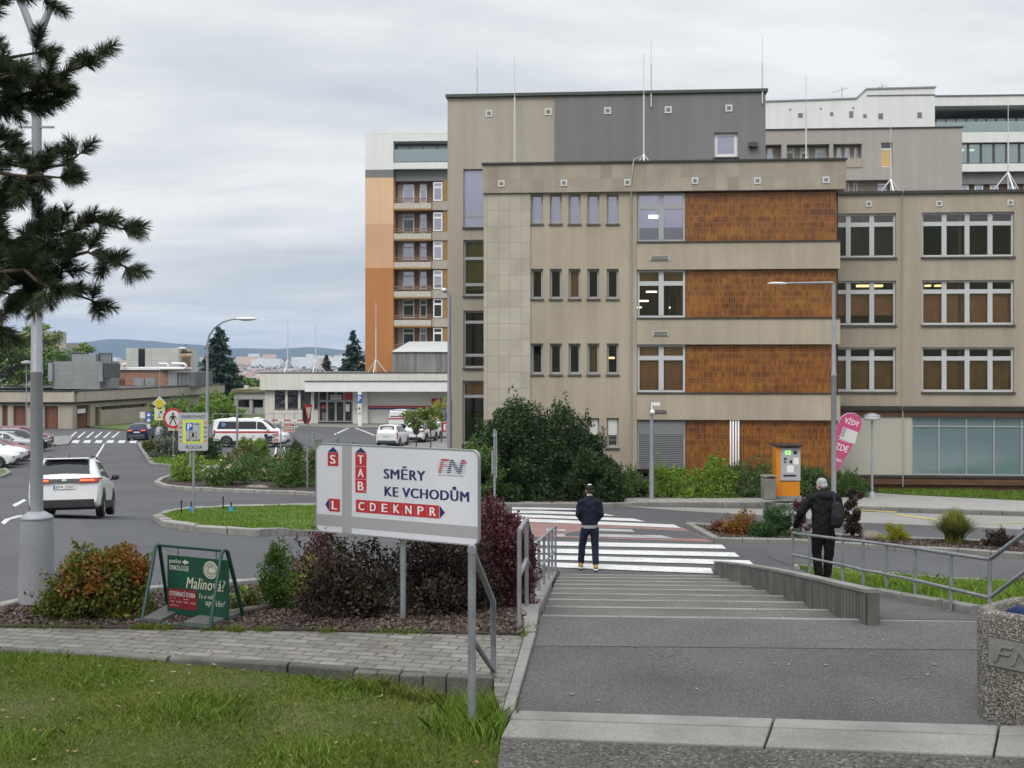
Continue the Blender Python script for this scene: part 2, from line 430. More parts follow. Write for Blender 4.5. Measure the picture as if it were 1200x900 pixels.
stone = brickmat('stone_slab', [(.42, .38, .305), (.45, .41, .335), (.49, .455, .38), (.45, .395, .32)], (.31, .28, .23), .46, .66, .012, 0., noise=.10, nsc=1.1, bump=.15)
stoneB = brickmat('stone_slab_band', [(.32, .275, .215), (.36, .315, .25), (.40, .35, .28), (.36, .305, .245)], (.29, .26, .21), .46, .62, .012, 0., noise=.12, nsc=1.1, bump=.15)
tile = brickmat('glazed_tile', [(.11, .034, .010), (.20, .052, .010), (.265, .078, .011), (.30, .108, .014), (.35, .15, .02)], (.24, .15, .06), .09, .25, .007, 0., rough=.35, noise=.2, nsc=2., bump=.3, big=.9)
brown_b = brickmat('brown_brick', [(.16, .075, .035), (.21, .105, .05), (.26, .14, .07)], (.2, .15, .1), .3, .12, .012, noise=.1)
brown_o = mat('ochre_panel', (.30, .17, .055), .8, sc=1, var=.1)
redbrick = brickmat('red_brick', [(.28, .12, .07), (.34, .16, .10), (.40, .20, .13)], (.3, .22, .17), .3, .1, .012, noise=.1)
wood = brickmat('brown_boards', [(.12, .05, .022), (.15, .065, .03), (.19, .085, .036)], (.05, .03, .02), 1.9, .14, .012, rough=.6, noise=.1)
coping = mat('dark_coping', (.055, .052, .048), .5, metal=.3)
sillm = mat('grey_sill', (.11, .105, .10), .5, metal=.3)
frameW = paint('white_frame', (.52, .52, .54), .4)
frameG = paint('grey_frame', (.36, .36, .37), .45)
frameD = paint('dark_frame', (.06, .065, .07), .45)
metal = mat('galvanised_steel', (.42, .44, .46), .42, metal=.65, sc=3, var=.12, fine=40, fvar=.12)
metal_d = mat('rail_steel', (.30, .31, .33), .5, metal=.45, sc=4, var=.18, fine=50, fvar=.2)
pole_p = mat('painted_pole', (.33, .34, .375), .5, metal=.15, sc=2, var=.10, fine=30, fvar=.12, streak=.12)
zinc = mat('zinc_sheet', (.36, .38, .39), .5, metal=.5, sc=.6, var=.12, fine=8, fvar=.1, streak=.2)
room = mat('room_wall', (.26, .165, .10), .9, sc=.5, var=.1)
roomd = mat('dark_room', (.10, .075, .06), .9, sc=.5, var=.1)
curt = mat('beige_curtain', (.78, .42, .19), .9, sc=2, var=.1, fine=14, fvar=.3)
curty = mat('yellow_curtain', (.40, .34, .06), .9, sc=2, var=.1)
curtd = mat('brown_curtain', (.44, .27, .09), .9, sc=2, var=.2)
blind = mat('grey_blind', (.20, .21, .22), .5, sc=1, var=.05)
white = paint('white_paint', (.78, .78, .78), .4)
offw = paint('off_white', (.62, .62, .60), .5)
black = paint('black_plastic', (.018, .018, .02), .5)
rubber = paint('rubber', (.022, .022, .023), .8)
redp = paint('signal_red', (.48, .03, .04), .4)
navy = paint('navy_ink', (.028, .026, .12), .5)
bluep = paint('sign_blue', (.03, .10, .42), .4)
lime = paint('lime_sheet', (.62, .78, .02), .4)
g_clear = glassmat('clear_glass', (.93, .91, .88), .015)
g_sky = glassmat('coated_sky_glass', (.45, .45, .5), .30, rtint=(.80, .80, .98), body=(.34, .34, .46), bodyf=.45)  # lavender body and tint put the reflected sky into the pane colour
g_dark = glassmat('dark_glass', (.05, .05, .05), .05, body=(.03, .032, .036), bodyf=.95)
g_blue = glassmat('blue_film_glass', (.3, .4, .42), .12, rough=.12, body=(.15, .235, .26), bodyf=.85)
g_teal = glassmat('balcony_glass', (.62, .78, .78), .15, body=(.3, .45, .46), bodyf=.3)
lampE = emit('ceiling_lamp', (1, .93, .78), 3.0)
lampY = emit('warm_lamp', (1, .75, .35), 2.0)

# ------------------------------------------------------------------ ground and roads
ST0 = Vector((.31, 11.83)); SA = R(3.2)
SV = Vector((math.sin(SA), math.cos(SA))); SW = Vector((math.cos(SA), -math.sin(SA)))
def st(s, w): return ST0 + SV * s + SW * w        # stair frame: s down the flight, w to the right
def grid():
    xs = np.unique(np.concatenate([[-6000, -3500, -2000, -1200, -700, -400, -250, -150, -100], np.arange(-76, -17, 2.), np.arange(-18, 18.1, .5),
                                   np.arange(20, 62, 2.), [80, 120, 200, 400, 800, 1500, 3000, 6000]]))
    ys = np.unique(np.concatenate([[-160, -60, -15, -6, 0, 2], np.arange(3, 11.6, .5), [11.75], np.arange(12, 48.1, .25), [23.25], np.arange(50, 172, 2.), [85, 105, 125],
                                   [180, 200, 220, 300, 400, 500, 700, 900, 1300, 2000, 2600, 3600, 4300, 5000]]))
    X, Y = np.meshgrid(xs, ys); Z = T(X, Y)
    Z = np.where((Y < 11.7) & (Y > 5) & (X > -16) & (X < 6.2), Z - .35, Z)
    dx, dy = X - ST0.x, Y - ST0.y
    s = dx * SV.x + dy * SV.y; w = dx * SW.x + dy * SW.y
    Z = np.where((s > -1) & (s < 11.2) & (w > -.3) & (w < 3.35), Z - .35, Z)
    V = np.stack([X, Y, Z], -1).reshape(-1, 3); nx = len(xs)
    cx = (xs[:-1] + xs[1:]) / 2; cy = (ys[:-1] + ys[1:]) / 2
    CX, CY = np.meshgrid(cx, cy); I, J = np.meshgrid(np.arange(nx - 1), np.arange(len(ys) - 1))
    a = J * nx + I; Q = np.stack([a, a + 1, a + nx + 1, a + nx], -1).reshape(-1, 4)
    mask = ((CX > -76) & (CX < 60) & (CY > 11.7) & (CY < 170)).ravel()
    for nm, mk, m in (('road', mask, asph), ('ground', ~mask, fieldm)):
        q = Q[mk]; u, inv = np.unique(q, return_inverse=True)
        tag(raw(nm, V[u], inv.reshape(-1, 4), m), kind='structure')
grid()
# hills on the horizon
def hills():
    rng = np.random.default_rng(3); d = 5200.
    pxs = np.arange(-900, 2200, 12); ys = []
    prof = np.interp(pxs, [-900, -300, 60, 100, 125, 145, 200, 260, 320, 350, 365, 400, 430, 600, 2200],
                     [415, 412, 404, 402.5, 400, 399.5, 404, 409, 411, 409.5, 408.5, 411, 412, 414, 414]) - 2
    prof = prof + np.convolve(rng.normal(0, .8, len(pxs)), np.ones(3) / 3, 'same')
    V = []
    for k, (dd, fz) in enumerate(((-700, 0), (-300, .45), (0, 1), (500, .7), (900, 0))):
        for px, py in zip(pxs, prof):
            X = (px - 600) * d / F; zt = CZ - (py - HY) * d / F
            V.append((X, d + dd, 0 + fz * zt - (30 if fz == 0 else 0) + (rng.normal(0, 4) if fz not in (0, 1) else 0)))
    n = len(pxs); Fc = [(k * n + i, k * n + i + 1, (k + 1) * n + i + 1, (k + 1) * n + i) for k in range(4) for i in range(n - 1)]
    hm = mat('hill_forest', (.030, .042, .034), .95, sc=.012, var=.3, fine=.08, fvar=.3)
    tag(raw('hills', V, Fc, hm, smooth=True), kind='structure')
hills()
# far-off town, one mass of little blocks
def town():
    rng = random.Random(5); mb = MB()
    for i in range(2300):
        d = rng.uniform(1500, 4700); x = rng.uniform(-.52, .05) * d
        if rng.random() < .65: x = rng.uniform(-.27, -.12) * d
        w = rng.uniform(10, 40); h = rng.choice([6, 8, 9, 10, 12, 14]); z = Tz(x, d)
        if rng.random() < .04 and d > 2800: w, h = rng.uniform(20, 60), rng.uniform(24, 40)
        m = rng.choice([0, 0, 0, 1, 2, 3]) if h < 20 else rng.choice([0, 0, 4])
        mb.box(x - w / 2, x + w / 2, d, d + rng.uniform(10, 25), z - 4, z + h, m)
        if h < 11 and rng.random() < .7:
            mb.faces([(x - w / 2 - .5, d - .5, z + h), (x + w / 2 + .5, d - .5, z + h), (x + w / 2 + .5, d + 12, z + h + 4), (x - w / 2 - .5, d + 12, z + h + 4)], [(0, 1, 2, 3)], 2)
    tag(mb.build('distant_town', [white_r, lav, redbrick, grey_d, peach]), kind='stuff')
    V = []; 
    from numpy.random import default_rng
    r = default_rng(9); n = 5200
    d = r.uniform(420, 4600, n); x = r.uniform(-.62, .1, n) * d; s = r.uniform(3, 6, n) * (1 + d / 2500)
    z = T(x, d)
    V = []; Fc = []
    for k in range(3):
        a = r.uniform(0, 6.28, n)
        ca, sa = np.cos(a), np.sin(a)
        for q in range(5):
            t = a + q * 1.256
            V.append(np.stack([x + np.cos(t) * s * .7, d + np.sin(t) * s * .7, z + s * (.2 + .35 * k) * r.uniform(.7, 1.2, n)], -1))
        V.append(np.stack([x, d, z + s * (.75 + .35 * k)], -1))
        b = (k * 6)
        for q in range(5): Fc.append(np.stack([(b + q) * n + np.arange(n), (b + (q + 1) % 5) * n + np.arange(n), (b + 5) * n + np.arange(n)], -1))
    fm = mat('far_wood', (.04, .06, .028), .95, sc=.05, var=.4, fine=.4, fvar=.3)
    tag(raw('distant_wood', np.concatenate(V), np.concatenate(Fc), fm), kind='stuff')
town()

# landing, stairs, kerb step
LZ = 1.77
def flat(name, pts, m, z, skirt=.2, cell=50., uvrot=0., kind='structure'):
    o = outline_patch(name, pts, m, lambda x, y: z, cell, skirt, uvrot); return tag(o, kind=kind)
def at(px, py, z):                    # point at height z seen at a pixel
    d = (CZ - z) * F / (py - HY); return Vector(((px - 600) * d / F, d))
SP = lambda px, py: at(px, py, LZ)
flat('landing', [SP(603, 838), SP(1150, 855), SP(1420, 863), SP(1420, 760), st(-.1, 6.4), st(0, 3.3), st(0, 0.), SP(627, 748)], asph2, LZ)
kb = MB()
a0, a1, b1, b0 = SP(601, 836.5), SP(1450, 863), SP(1450, 899), SP(586, 866)
def seg(f): return a0.lerp(a1, f), b0.lerp(b1, f)
cuts = [0, .375, .685, 1.]
for f, g in zip(cuts, cuts[1:]):
    (p, q), (p2, q2) = seg(f + .0015), seg(g - .0015)
    c, c2 = p.lerp(q, .34), p2.lerp(q2, .34)
    for (i, j, k, l, zz, mi) in ((c, c2, p2, p, LZ + .03, 0), (q, q2, c2, c, LZ + .022, 1)):
        kb.hexa([(*i, LZ - .2), (*j, LZ - .2), (*k, LZ - .2), (*l, LZ - .2), (*i, zz), (*j, zz), (*k, zz), (*l, zz)], mi)
c = [st(-.07, 3.45), st(-.07, 6.3), st(.0, 6.3), st(.0, 3.45)]; kb.hexa([(*x, LZ - .2) for x in c] + [(*x, LZ + .006) for x in c], 1)
tag(kb.build('step_kerb', [conc_l, conc], bevel=.012), kind='structure')
flat('upper_path', [SP(587, 867), SP(1500, 901), SP(1500, 1000), SP(570, 1000)], mat('rough_asphalt', (.125, .116, .103), .95, sc=3, var=.25, fine=60, fvar=.6, bump=.9, bdist=.012, speck=(60, .75)), LZ + .005)
def stairs():
    mb = MB(); n = 8; a, h = 1.4, .212; ris = .15
    for k in range(n + 1):
        s0, z0 = k * a, LZ - k * h
        def q(s, w, z): p = st(s, w); return (p.x, p.y, z)
        for j in range(4):              # nosing in four cast lengths
            w0, w1 = j * .82 + .004, (j + 1) * .82 - .004
            mb.hexa([q(s0 - .07, w0, z0 - .2), q(s0 - .07, w1, z0 - .2), q(s0 + .012, w1, z0 - .2), q(s0 + .012, w0, z0 - .2),
                     q(s0 - .07, w0, z0 + .006), q(s0 - .07, w1, z0 + .006), q(s0 + .012, w1, z0 + .006), q(s0 + .012, w0, z0 + .006)], 1)
        if k < n:
            zt = z0 - ris; ze = z0 - h
            mb.hexa([q(s0 + .004, 0, zt - .4), q(s0 + .004, 3.28, zt - .4), q(s0 + a - .072, 3.28, zt - .4), q(s0 + a - .072, 0, zt - .4),
                     q(s0 + .004, 0, zt), q(s0 + .004, 3.28, zt), q(s0 + a - .072, 3.28, ze), q(s0 + a - .072, 0, ze)], 0)
    tag(mb.build('stairs', [mat('stair_tread', (.138, .133, .12), .9, sc=1.2, var=.22, fine=60, fvar=.45, bump=.5, bdist=.006, speck=(80, .4)), conc]), kind='structure')
stairs()
# low board-marked wall on the right of the flight
def lowwall():
    mb = MB(); cuts = [-.28, 1.6, 3.6, 5.7, 7.8, 10., 12.05]
    for a, b in zip(cuts, cuts[1:]):
        def zt(s): return 2.09 + (s + .2) / 12.2 * (.20 - 2.09) + .05 * math.sin(max(0, min(1, (s + .2) / 12.2)) * math.pi)
        def q(s, w, z): p = st(s, w); return (p.x, p.y, z)
        a += .006; b -= .006
        mb.hexa([q(a, 3.27, -.4), q(a, 3.42, -.4), q(b, 3.42, -.4), q(b, 3.27, -.4), q(a, 3.27, zt(a)), q(a, 3.42, zt(a)), q(b, 3.42, zt(b)), q(b, 3.27, zt(b))], 0)
        mb.hexa([q(a, 3.26, zt(a)), q(a, 3.43, zt(a)), q(b, 3.43, zt(b)), q(b, 3.26, zt(b)), q(a, 3.26, zt(a) + .035), q(a, 3.43, zt(a) + .035), q(b, 3.43, zt(b) + .035), q(b, 3.26, zt(b) + .035)], 1)
    board = brickmat('board_marked', [(.10, .096, .083), (.14, .135, .118), (.18, .174, .152)], (.045, .045, .04), .14, 4., .012, 0., rough=.9, noise=.22, nsc=2.5, bump=.8)
    root = empty('retaining_wall', (*st(6, 3.34), .5), 0, 'low dark board-marked concrete wall sloping down beside the stairs', 'wall')
    w = MB(); c = MB()
    w.v, w.f, w.m, w.sm = mb.v, [f for f, m in zip(mb.f, mb.m) if m == 0], [0] * mb.m.count(0), [False] * mb.m.count(0)
    c.v, c.f, c.m, c.sm = mb.v, [f for f, m in zip(mb.f, mb.m) if m == 1], [0] * mb.m.count(1), [False] * mb.m.count(1)
    w.build('wall_body', board, root, True); c.build('wall_cap', conc, root, True)
lowwall()
# kerb along the left edge of flight and landing
kerb('stair_kerb', None, conc_l, .2, .09, .9, pts=[(*st(.3, -.13), 0), (*st(11.4, -.13), 0)], low=.4)
kb = MB()
p = [SP(615, 747), SP(589, 838)]; q = [SP(628, 746), SP(602, 838)]
for i in range(4):
    f, g = i / 4 + .003, (i + 1) / 4 - .003
    c = [p[1].lerp(p[0], f), q[1].lerp(q[0], f), q[1].lerp(q[0], g), p[1].lerp(p[0], g)]
    kb.hexa([(*x, LZ - .2) for x in c] + [(*x, LZ + .045) for x in c])
c = [SP(615, 747), SP(628, 746), st(.28, -.03), st(.28, -.23)]
kb.hexa([(*x, LZ - .2) for x in c] + [(*x, LZ + .06) for x in c])
tag(kb.build('landing_kerb', conc_l, bevel=.01), kind='structure')
# paved footpath
FP = [(-420, 733), (-60, 737), (300, 741), (614, 747), (588, 838), (579, 815), (579, 795), (340, 783), (200, 775), (0, 766), (-420, 748)]
flat('footpath', [SP(*p) for p in FP], paver, LZ + .03, .2, uvrot=R(14))
# lawn in the foreground: falls a little towards the palisade
def lawn_h(x, y):
    return LZ + .02 - .17 * float(np.interp(x, [-2.6, -.5], [0, 1])) * float(np.interp(y, [7.6, 9.2], [.45, 1])) + .012 * math.sin(x * 3.1 + y * 2)
LAWN = [SP(-420, 752), SP(0, 767), SP(200, 777), SP(340, 785), SP(440, 794), SP(579, 803), SP(588, 812), SP(602, 838), SP(587, 868), SP(575, 985), SP(-420, 985)]
tag(outline_patch('lawn', LAWN, soil, lawn_h, .4, .1), kind='structure')
# mulch bed on the bank left of the stairs
patch('planting_bed', [(-420, 735), (-60, 738.5), (300, 742.5), (614, 748.5), (617, 742), (656, 672), (640, 667), (420, 680), (300, 688), (25, 713), (0, 719), (-420, 735.5)][:11] + [(-60, 724)], mulch, .05, .5)
kerb('bed_kerb', [(-60, 724), (0, 718), (25, 712), (150, 699), (300, 686.5), (420, 679), (640, 667)], kerbm, .14, .1)
# right hand path and grass strip
tag(outline_patch('side_path', [st(-.02, 3.42), st(12, 3.42), G(925, 664).xy, G(945, 670).xy, G(985, 686).xy, G(1030, 698).xy, G(1112, 714).xy, G(1150, 722).xy, (7., 11.75), st(-.02, 6.4)], asph2,
    lambda x, y: Tz(x, y) + .012, .5, .2), kind='structure')
flat('landing_strip', [SP(620, 757), SP(1160, 762), SP(1420, 768), SP(1420, 758), st(-.1, 6.4), st(-.06, 3.3), st(-.06, 0.)], mat('strip_asphalt', (.130, .128, .121), .9, sc=.9, var=.18, fine=70, fvar=.5, bump=.4, bdist=.005, speck=(95, .5)), LZ + .004, 0.)
patch('grass_strip', [(930, 666.5), (1000, 672), (1100, 682), (1200, 687), (1420, 694), (1420, 748), (1145, 719), (1112, 712), (1030, 697), (985, 685), (945, 669)], turf, .09, .5)
kerb('path_kerb', [(1027, 697.5), (1062, 704.5)], conc, .16, .10, 1.)
kerb('path_kerb', [(1064, 705), (1104, 712.5)], conc, .16, .10, 1.)
kerb('path_kerb', [(1112, 713.5), (1146, 721)], conc, .16, .10, 1.)
kerb('road_kerb', [(930, 666.5), (1000, 671.5), (1100, 681.5), (1200, 686.5), (1420, 693)], kerbm, .14, .09)
# traffic island with planting, bus lane, pavement, verge
ISL = [(807, 617), (870, 622), (1000, 632), (1200, 640), (1460, 650), (1460, 667), (1200, 654), (1050, 645), (930, 637), (840, 635.5)]
patch('traffic_island', ISL, mulch, .09, .5)
kerb('island_kerb', ISL + [ISL[0]], conc, .2, .12)
patch('bus_lane', [(735, 594), (892, 597), (1010, 600), (1200, 606), (1460, 613), (1460, 631), (1200, 621), (1000, 612.5), (893, 604), (800, 599)], lane, .02, .5, .02)
WALK = [(560, 572), (640, 572), (760, 574.5), (880, 578), (1030, 581), (1200, 590.5), (1460, 603), (1460, 611), (1200, 603.5), (1010, 597), (890, 592.5), (760, 592), (700, 593.5), (560, 593)]
patch('pavement', WALK, paver_far, .12, .5, .3)
kerb('pavement_kerb', [(560, 594), (700, 594.5), (760, 593), (890, 593.5), (1010, 598), (1200, 604.5), (1460, 612)], conc, .2, .15)
patch('tactile_strip', [(636, 589), (682, 589.5), (682, 592.5), (636, 592.3)], lineR, .128, .5, .02)
patch('verge', [(1022, 574), (1200, 581), (1460, 592), (1460, 602), (1200, 590), (1030, 580)], turf, .14, .5)
patch('hedge_bed', [(560, 566), (1030, 571), (1030, 581), (880, 577.5), (760, 574), (640, 571.5), (560, 571.5)], mulch, .14, .5)
# crossing
def mark(px, m=lineW, off=.008, name='road_marking'): return patch(name, px, m, off, .5, 0.)
mark([(600, 606.5), (745, 613), (800, 618.5), (838, 635.5), (700, 631), (600, 629)], lineR, .007)
mark([(664, 625), (700, 619), (740, 619.5), (808, 623), (826, 631.5), (700, 629), (662, 628)], asph3, .012)
for q in ([(600, 659), (651, 660), (833, 666.5), (836, 673), (651, 665.5), (600, 664)], [(600, 650.5), (651, 651.5), (878, 657.5), (884, 663), (651, 656.7), (600, 655.6)],
          [(600, 643), (651, 643.7), (861, 648.2), (867, 653.3), (651, 648.7), (600, 648)], [(600, 634.6), (651, 635.2), (846, 639), (851, 643.7), (651, 640), (600, 639.4)],
          [(600, 608.2), (634, 609), (790, 615.3), (798, 619.3), (634, 612.5), (600, 611.7)], [(600, 603.3), (634, 604), (742, 608.2), (757, 611.8), (634, 607.3), (600, 606.6)],
          [(600, 598.6), (634, 599), (706, 602), (721, 605.2), (634, 602.2), (600, 601.8)], [(600, 594.9), (634, 595.2), (684, 596.5), (688, 598.2), (634, 597.6), (600, 597.4)]):
    mark(q, lineW, .016)
for q in ([(650, 626.6), (660, 626.7), (664, 630), (650, 629.5)], [(702, 626.5), (775, 628), (792, 632), (702, 630)], [(640, 620), (662, 621), (664, 623.5), (640, 622.6)], [(702, 620), (740, 621), (744, 624), (702, 623)]):
    mark(q, lineO, .018)
# bus lane zigzag
for q in ([(1006, 599), (1010, 598.4), (1052, 600.6), (1048, 601.4)], [(1046, 603.6), (1050, 603), (1098, 609.6), (1094, 610.4)], [(1150, 615.6), (1160, 614.8), (1230, 612.5), (1222, 613.4)]): mark(q, lineY, .03)
# markings of the road on the left
for q in ([(14, 592), (28, 585), (31, 586.6), (18, 594)], [(1, 613), (25, 603.5), (27.5, 605), (5, 615)], [(109.5, 538), (121.5, 520), (123.2, 520), (112.5, 538)]): mark(q)
for x in (83.5, 97, 110.5, 124, 137.5, 151): mark([(x, 519), (x + 2.5, 516), (x + 10, 516), (x + 8, 519.3)])
for x in (80, 90, 100, 110, 120, 130): mark([(x, 513), (x + 9, 506), (x + 10.5, 506), (x + 3, 513)])
for q in ([(345, 500.5), (360, 493.5), (361, 494), (347, 501)], [(391, 509), (412, 499.5), (413.2, 500), (393, 509.6)], [(413, 499.6), (440, 510), (439, 510.6), (412, 500.2)], [(321, 535), (323, 524), (324.3, 524), (323.5, 535)],
          [(336, 540), (332, 524), (333.5, 524), (338.3, 540)], [(247, 534), (245, 522), (250.5, 522), (253, 534)]): mark(q)
for i in range(4): mark([(498, 502.5 + i * 2.6), (498, 501.4 + i * 2.6), (519, 503 + i * 2.6), (520, 504.4 + i * 2.6)])
patch('repaired_lane', [(95, 609), (190, 588), (372, 586), (372, 594), (250, 598), (185, 607), (180, 618), (230, 628), (372, 634), (400, 660), (300, 680), (150, 696)], asph3, .005, .5, 0.)
# round grass island, rose bed, small verge, pale corner
GI = [(184.5, 610), (196, 603.5), (225, 600), (270, 597.3), (372, 595.5), (460, 597), (490, 606), (470, 626), (372, 629), (300, 628), (230, 623.5), (195, 617)]
patch('grass_island', GI, turf, .12, .5); kerb('stone_kerb', GI + [GI[0]], kerbm, .26, .16, .45, jit=.012)
RB = [(183, 568), (190, 563), (225, 555), (280, 548), (372, 543), (500, 545), (540, 560), (500, 585), (372, 581), (300, 578), (225, 575), (195, 572)]
patch('rose_bed', RB, mulch, .12, .5); kerb('stone_kerb', RB + [RB[0]], kerbm, .24, .16, .5, jit=.012)
VB = [(163, 521), (171, 534), (179, 546), (225, 549), (262, 549), (262, 535), (230, 520), (190, 512)]
patch('verge', VB, turf, .12, .5); kerb('verge_kerb', VB[:5], conc_l, .3, .16, .6)
patch('planting_bed', [(166, 522), (172, 533), (176, 539), (218, 538), (215, 523), (185, 514)], mulch, .15, .5)
patch('pale_paving', [(58, 520), (60, 513), (76, 511.5), (86, 513), (80, 521.5), (66, 523)], conc_l, .1, .5)
patch('verge', [(-60, 558), (-60, 546), (5, 551), (11, 555), (0, 560)], turf, .1, .5); kerb('verge_kerb', [(-60, 559), (0, 560.5), (11, 556), (5, 551)], conc_l, .2, .13)
patch('forecourt', [(318, 498.5), (326, 495.7), (524, 495.7), (524, 501.5), (400, 501.5)], conc, .1, 2.)
patch('parking_bay', [(497, 512), (500, 503), (524, 501.5), (560, 505), (560, 540), (520, 545), (470, 535), (470, 524)], conc, .03, .5)
patch('lawn_slope', [(254, 489), (254, 481), (309, 481), (309, 495), (280, 493)], turf, .15, 2.)
patch('lawn_slope', [(100, 501), (150, 491), (190, 486), (190, 499), (150, 505)], turf, .15, 2.)

def crack(px, z=None, w=.007, seed=1):
    rng = random.Random(seed); pts = resample([Vector((*(at(*p, LZ) if z else G(*p).xy), 0)) for p in px], .12); mb = MB(); L, R_ = [], []
    for i, p in enumerate(pts):
        d = (pts[min(i + 1, len(pts) - 1)] - pts[max(i - 1, 0)]).normalized(); n = Vector((-d.y, d.x, 0)); p = p + n * rng.uniform(-.025, .025); q = w * rng.uniform(.5, 1.6) * math.sin(math.pi * (i + .3) / len(pts))
        h = (z or Tz(p.x, p.y)) + .007; L.append((*(p + n * q).xy, h)); R_.append((*(p - n * q).xy, h))
    mb.faces(L + R_, [(i, i + 1, len(L) + i + 1, len(L) + i) for i in range(len(L) - 1)])
    tag(mb.build('crack', mat('crack_dark', (.03, .03, .03), .95)), kind='structure')
for i, q in enumerate(([(893, 568 + 80), (905, 655), (940, 668)], [(60, 640), (120, 650), (180, 640), (250, 660)], [(330, 640), (420, 655)])): crack(q, None, .012, 9 + i)
# ------------------------------------------------------------------ buildings
def win(bld, pl, r, cols=2, trans=.0, out=-.12, glass=None, frame=None, fw=.06, curtain=None, cdrop=1., sill=True, name='window', midw=None, lowbar=0., ctop=0.):
    """window frame > pane, sill, curtain"""
    u0, z0, u1, z1 = r; mb = MB(); o0, o1 = out - .07, out
    mb.pbox(pl, u0, u1, z0, z0 + fw, o0, o1); mb.pbox(pl, u0, u1, z1 - fw, z1, o0, o1)
    mb.pbox(pl, u0, u0 + fw, z0 + fw, z1 - fw, o0, o1); mb.pbox(pl, u1 - fw, u1, z0 + fw, z1 - fw, o0, o1)
    w = midw or fw * 1.7
    us = [u0 + (u1 - u0) * i / cols for i in range(cols + 1)]
    for u in us[1:-1]: mb.pbox(pl, u - w / 2, u + w / 2, z0 + fw, z1 - fw, o0, o1 + .01)
    for q in ([z1 - (z1 - z0) * trans] if trans else []) + ([z0 + (z1 - z0) * lowbar] if lowbar else []):
        for i in range(cols):
            a = us[i] + (fw if i == 0 else w / 2); b = us[i + 1] - (fw if i == cols - 1 else w / 2)
            mb.pbox(pl, a, b, q - w * .45, q + w * .45, o0, o1 + .004)
    f = mb.build(name, frame or frameW, bld, True)
    g = MB(); g.pbox(pl, u0 + fw * .5, u1 - fw * .5, z0 + fw * .5, z1 - fw * .5, out - .05, out - .035); g.build('pane', glass or g_clear, f, True)
    if sill:
        s = MB(); s.pbox(pl, u0 - .04, u1 + .04, z0 - .07, z0 - .004, out - .07, out + .22); s.build('sill', sillm, f, True)
    if curtain:
        z1 -= (z1 - z0) * ctop
        c = MB(); n = max(2, int((u1 - u0) / .14)); zz = z1 - (z1 - z0) * cdrop
        for i in range(n):
            a = u0 + (u1 - u0) * i / n; b = u0 + (u1 - u0) * (i + 1) / n; k = .03 * (i % 2)
            c.poly([pl.pt(a, zz, out - .2 - k), pl.pt(b, zz, out - .2 - .03 + k), pl.pt(b, z1, out - .2 - .03 + k), pl.pt(a, z1, out - .2 - k)])
        c.build('curtain', curtain, f, True)
    return f
def shell(bld, pl, u0, u1, z0, z1, o0, depth, m, name='side_wall'):
    """left, right and rear walls"""
    mb = MB(); q = [(u0, o0), (u0, o0 - depth), (u1, o0 - depth), (u1, o0)]
    for (a, b), (c, d) in zip(q, q[1:]): mb.poly([pl.pt(c, z0, d), pl.pt(a, z0, b), pl.pt(a, z1, b), pl.pt(c, z1, d)])
    mb.build(name, m, bld, True)
def roofq(bld, pl, u0, u1, z, o0, o1, m=None, t=.25):
    mb = MB(); mb.pbox(pl, u0, u1, z - t, z, o1, o0); return mb.build('roof', m or zinc, bld, True)
def floors(bld, pl, u0, u1, levels, out, depth, m=None):
    """rooms behind the windows: floor slabs, back wall and cross walls"""
    mb = MB()
    for z in levels: mb.pbox(pl, u0, u1, z - .15, z + .15, out - depth, out - .32)
    mb.pbox(pl, u0, u1, levels[0] + .15, levels[-1] - .15, out - depth - .2, out - depth - .01)
    n = max(1, int((u1 - u0) / 5.))
    for i in range(n + 1):
        u = u0 + (u1 - u0) * i / n
        for a, b in zip(levels, levels[1:]): mb.pbox(pl, u - .06, u + .06, a + .16, b - .16, out - depth, out - .33)
    return mb.build('interior', m or room, bld, True)
def vent(bld, pl, px, py, out, s=.16):
    u, z = pl.u(px), pl.z(px, py); mb = MB()
    mb.pbox(pl, u - s, u + s, z - s, z + s, out, out + .03, 0)
    mb.pbox(pl, u - s * .55, u + s * .55, z - s * .55, z + s * .55, out + .031, out + .036, 1)
    mb.build('vent_cover', [offw, grey_d], bld, True)
def lampin(bld, pl, px0, py0, px1, py1, out, m=None):
    u0, z0, u1, z1 = pl.rect(px0, py0, px1, py1); mb = MB(); mb.pbox(pl, u0, u1, z0, z1, out - .3, out); mb.build('ceiling_light', m or lampE, bld, True)

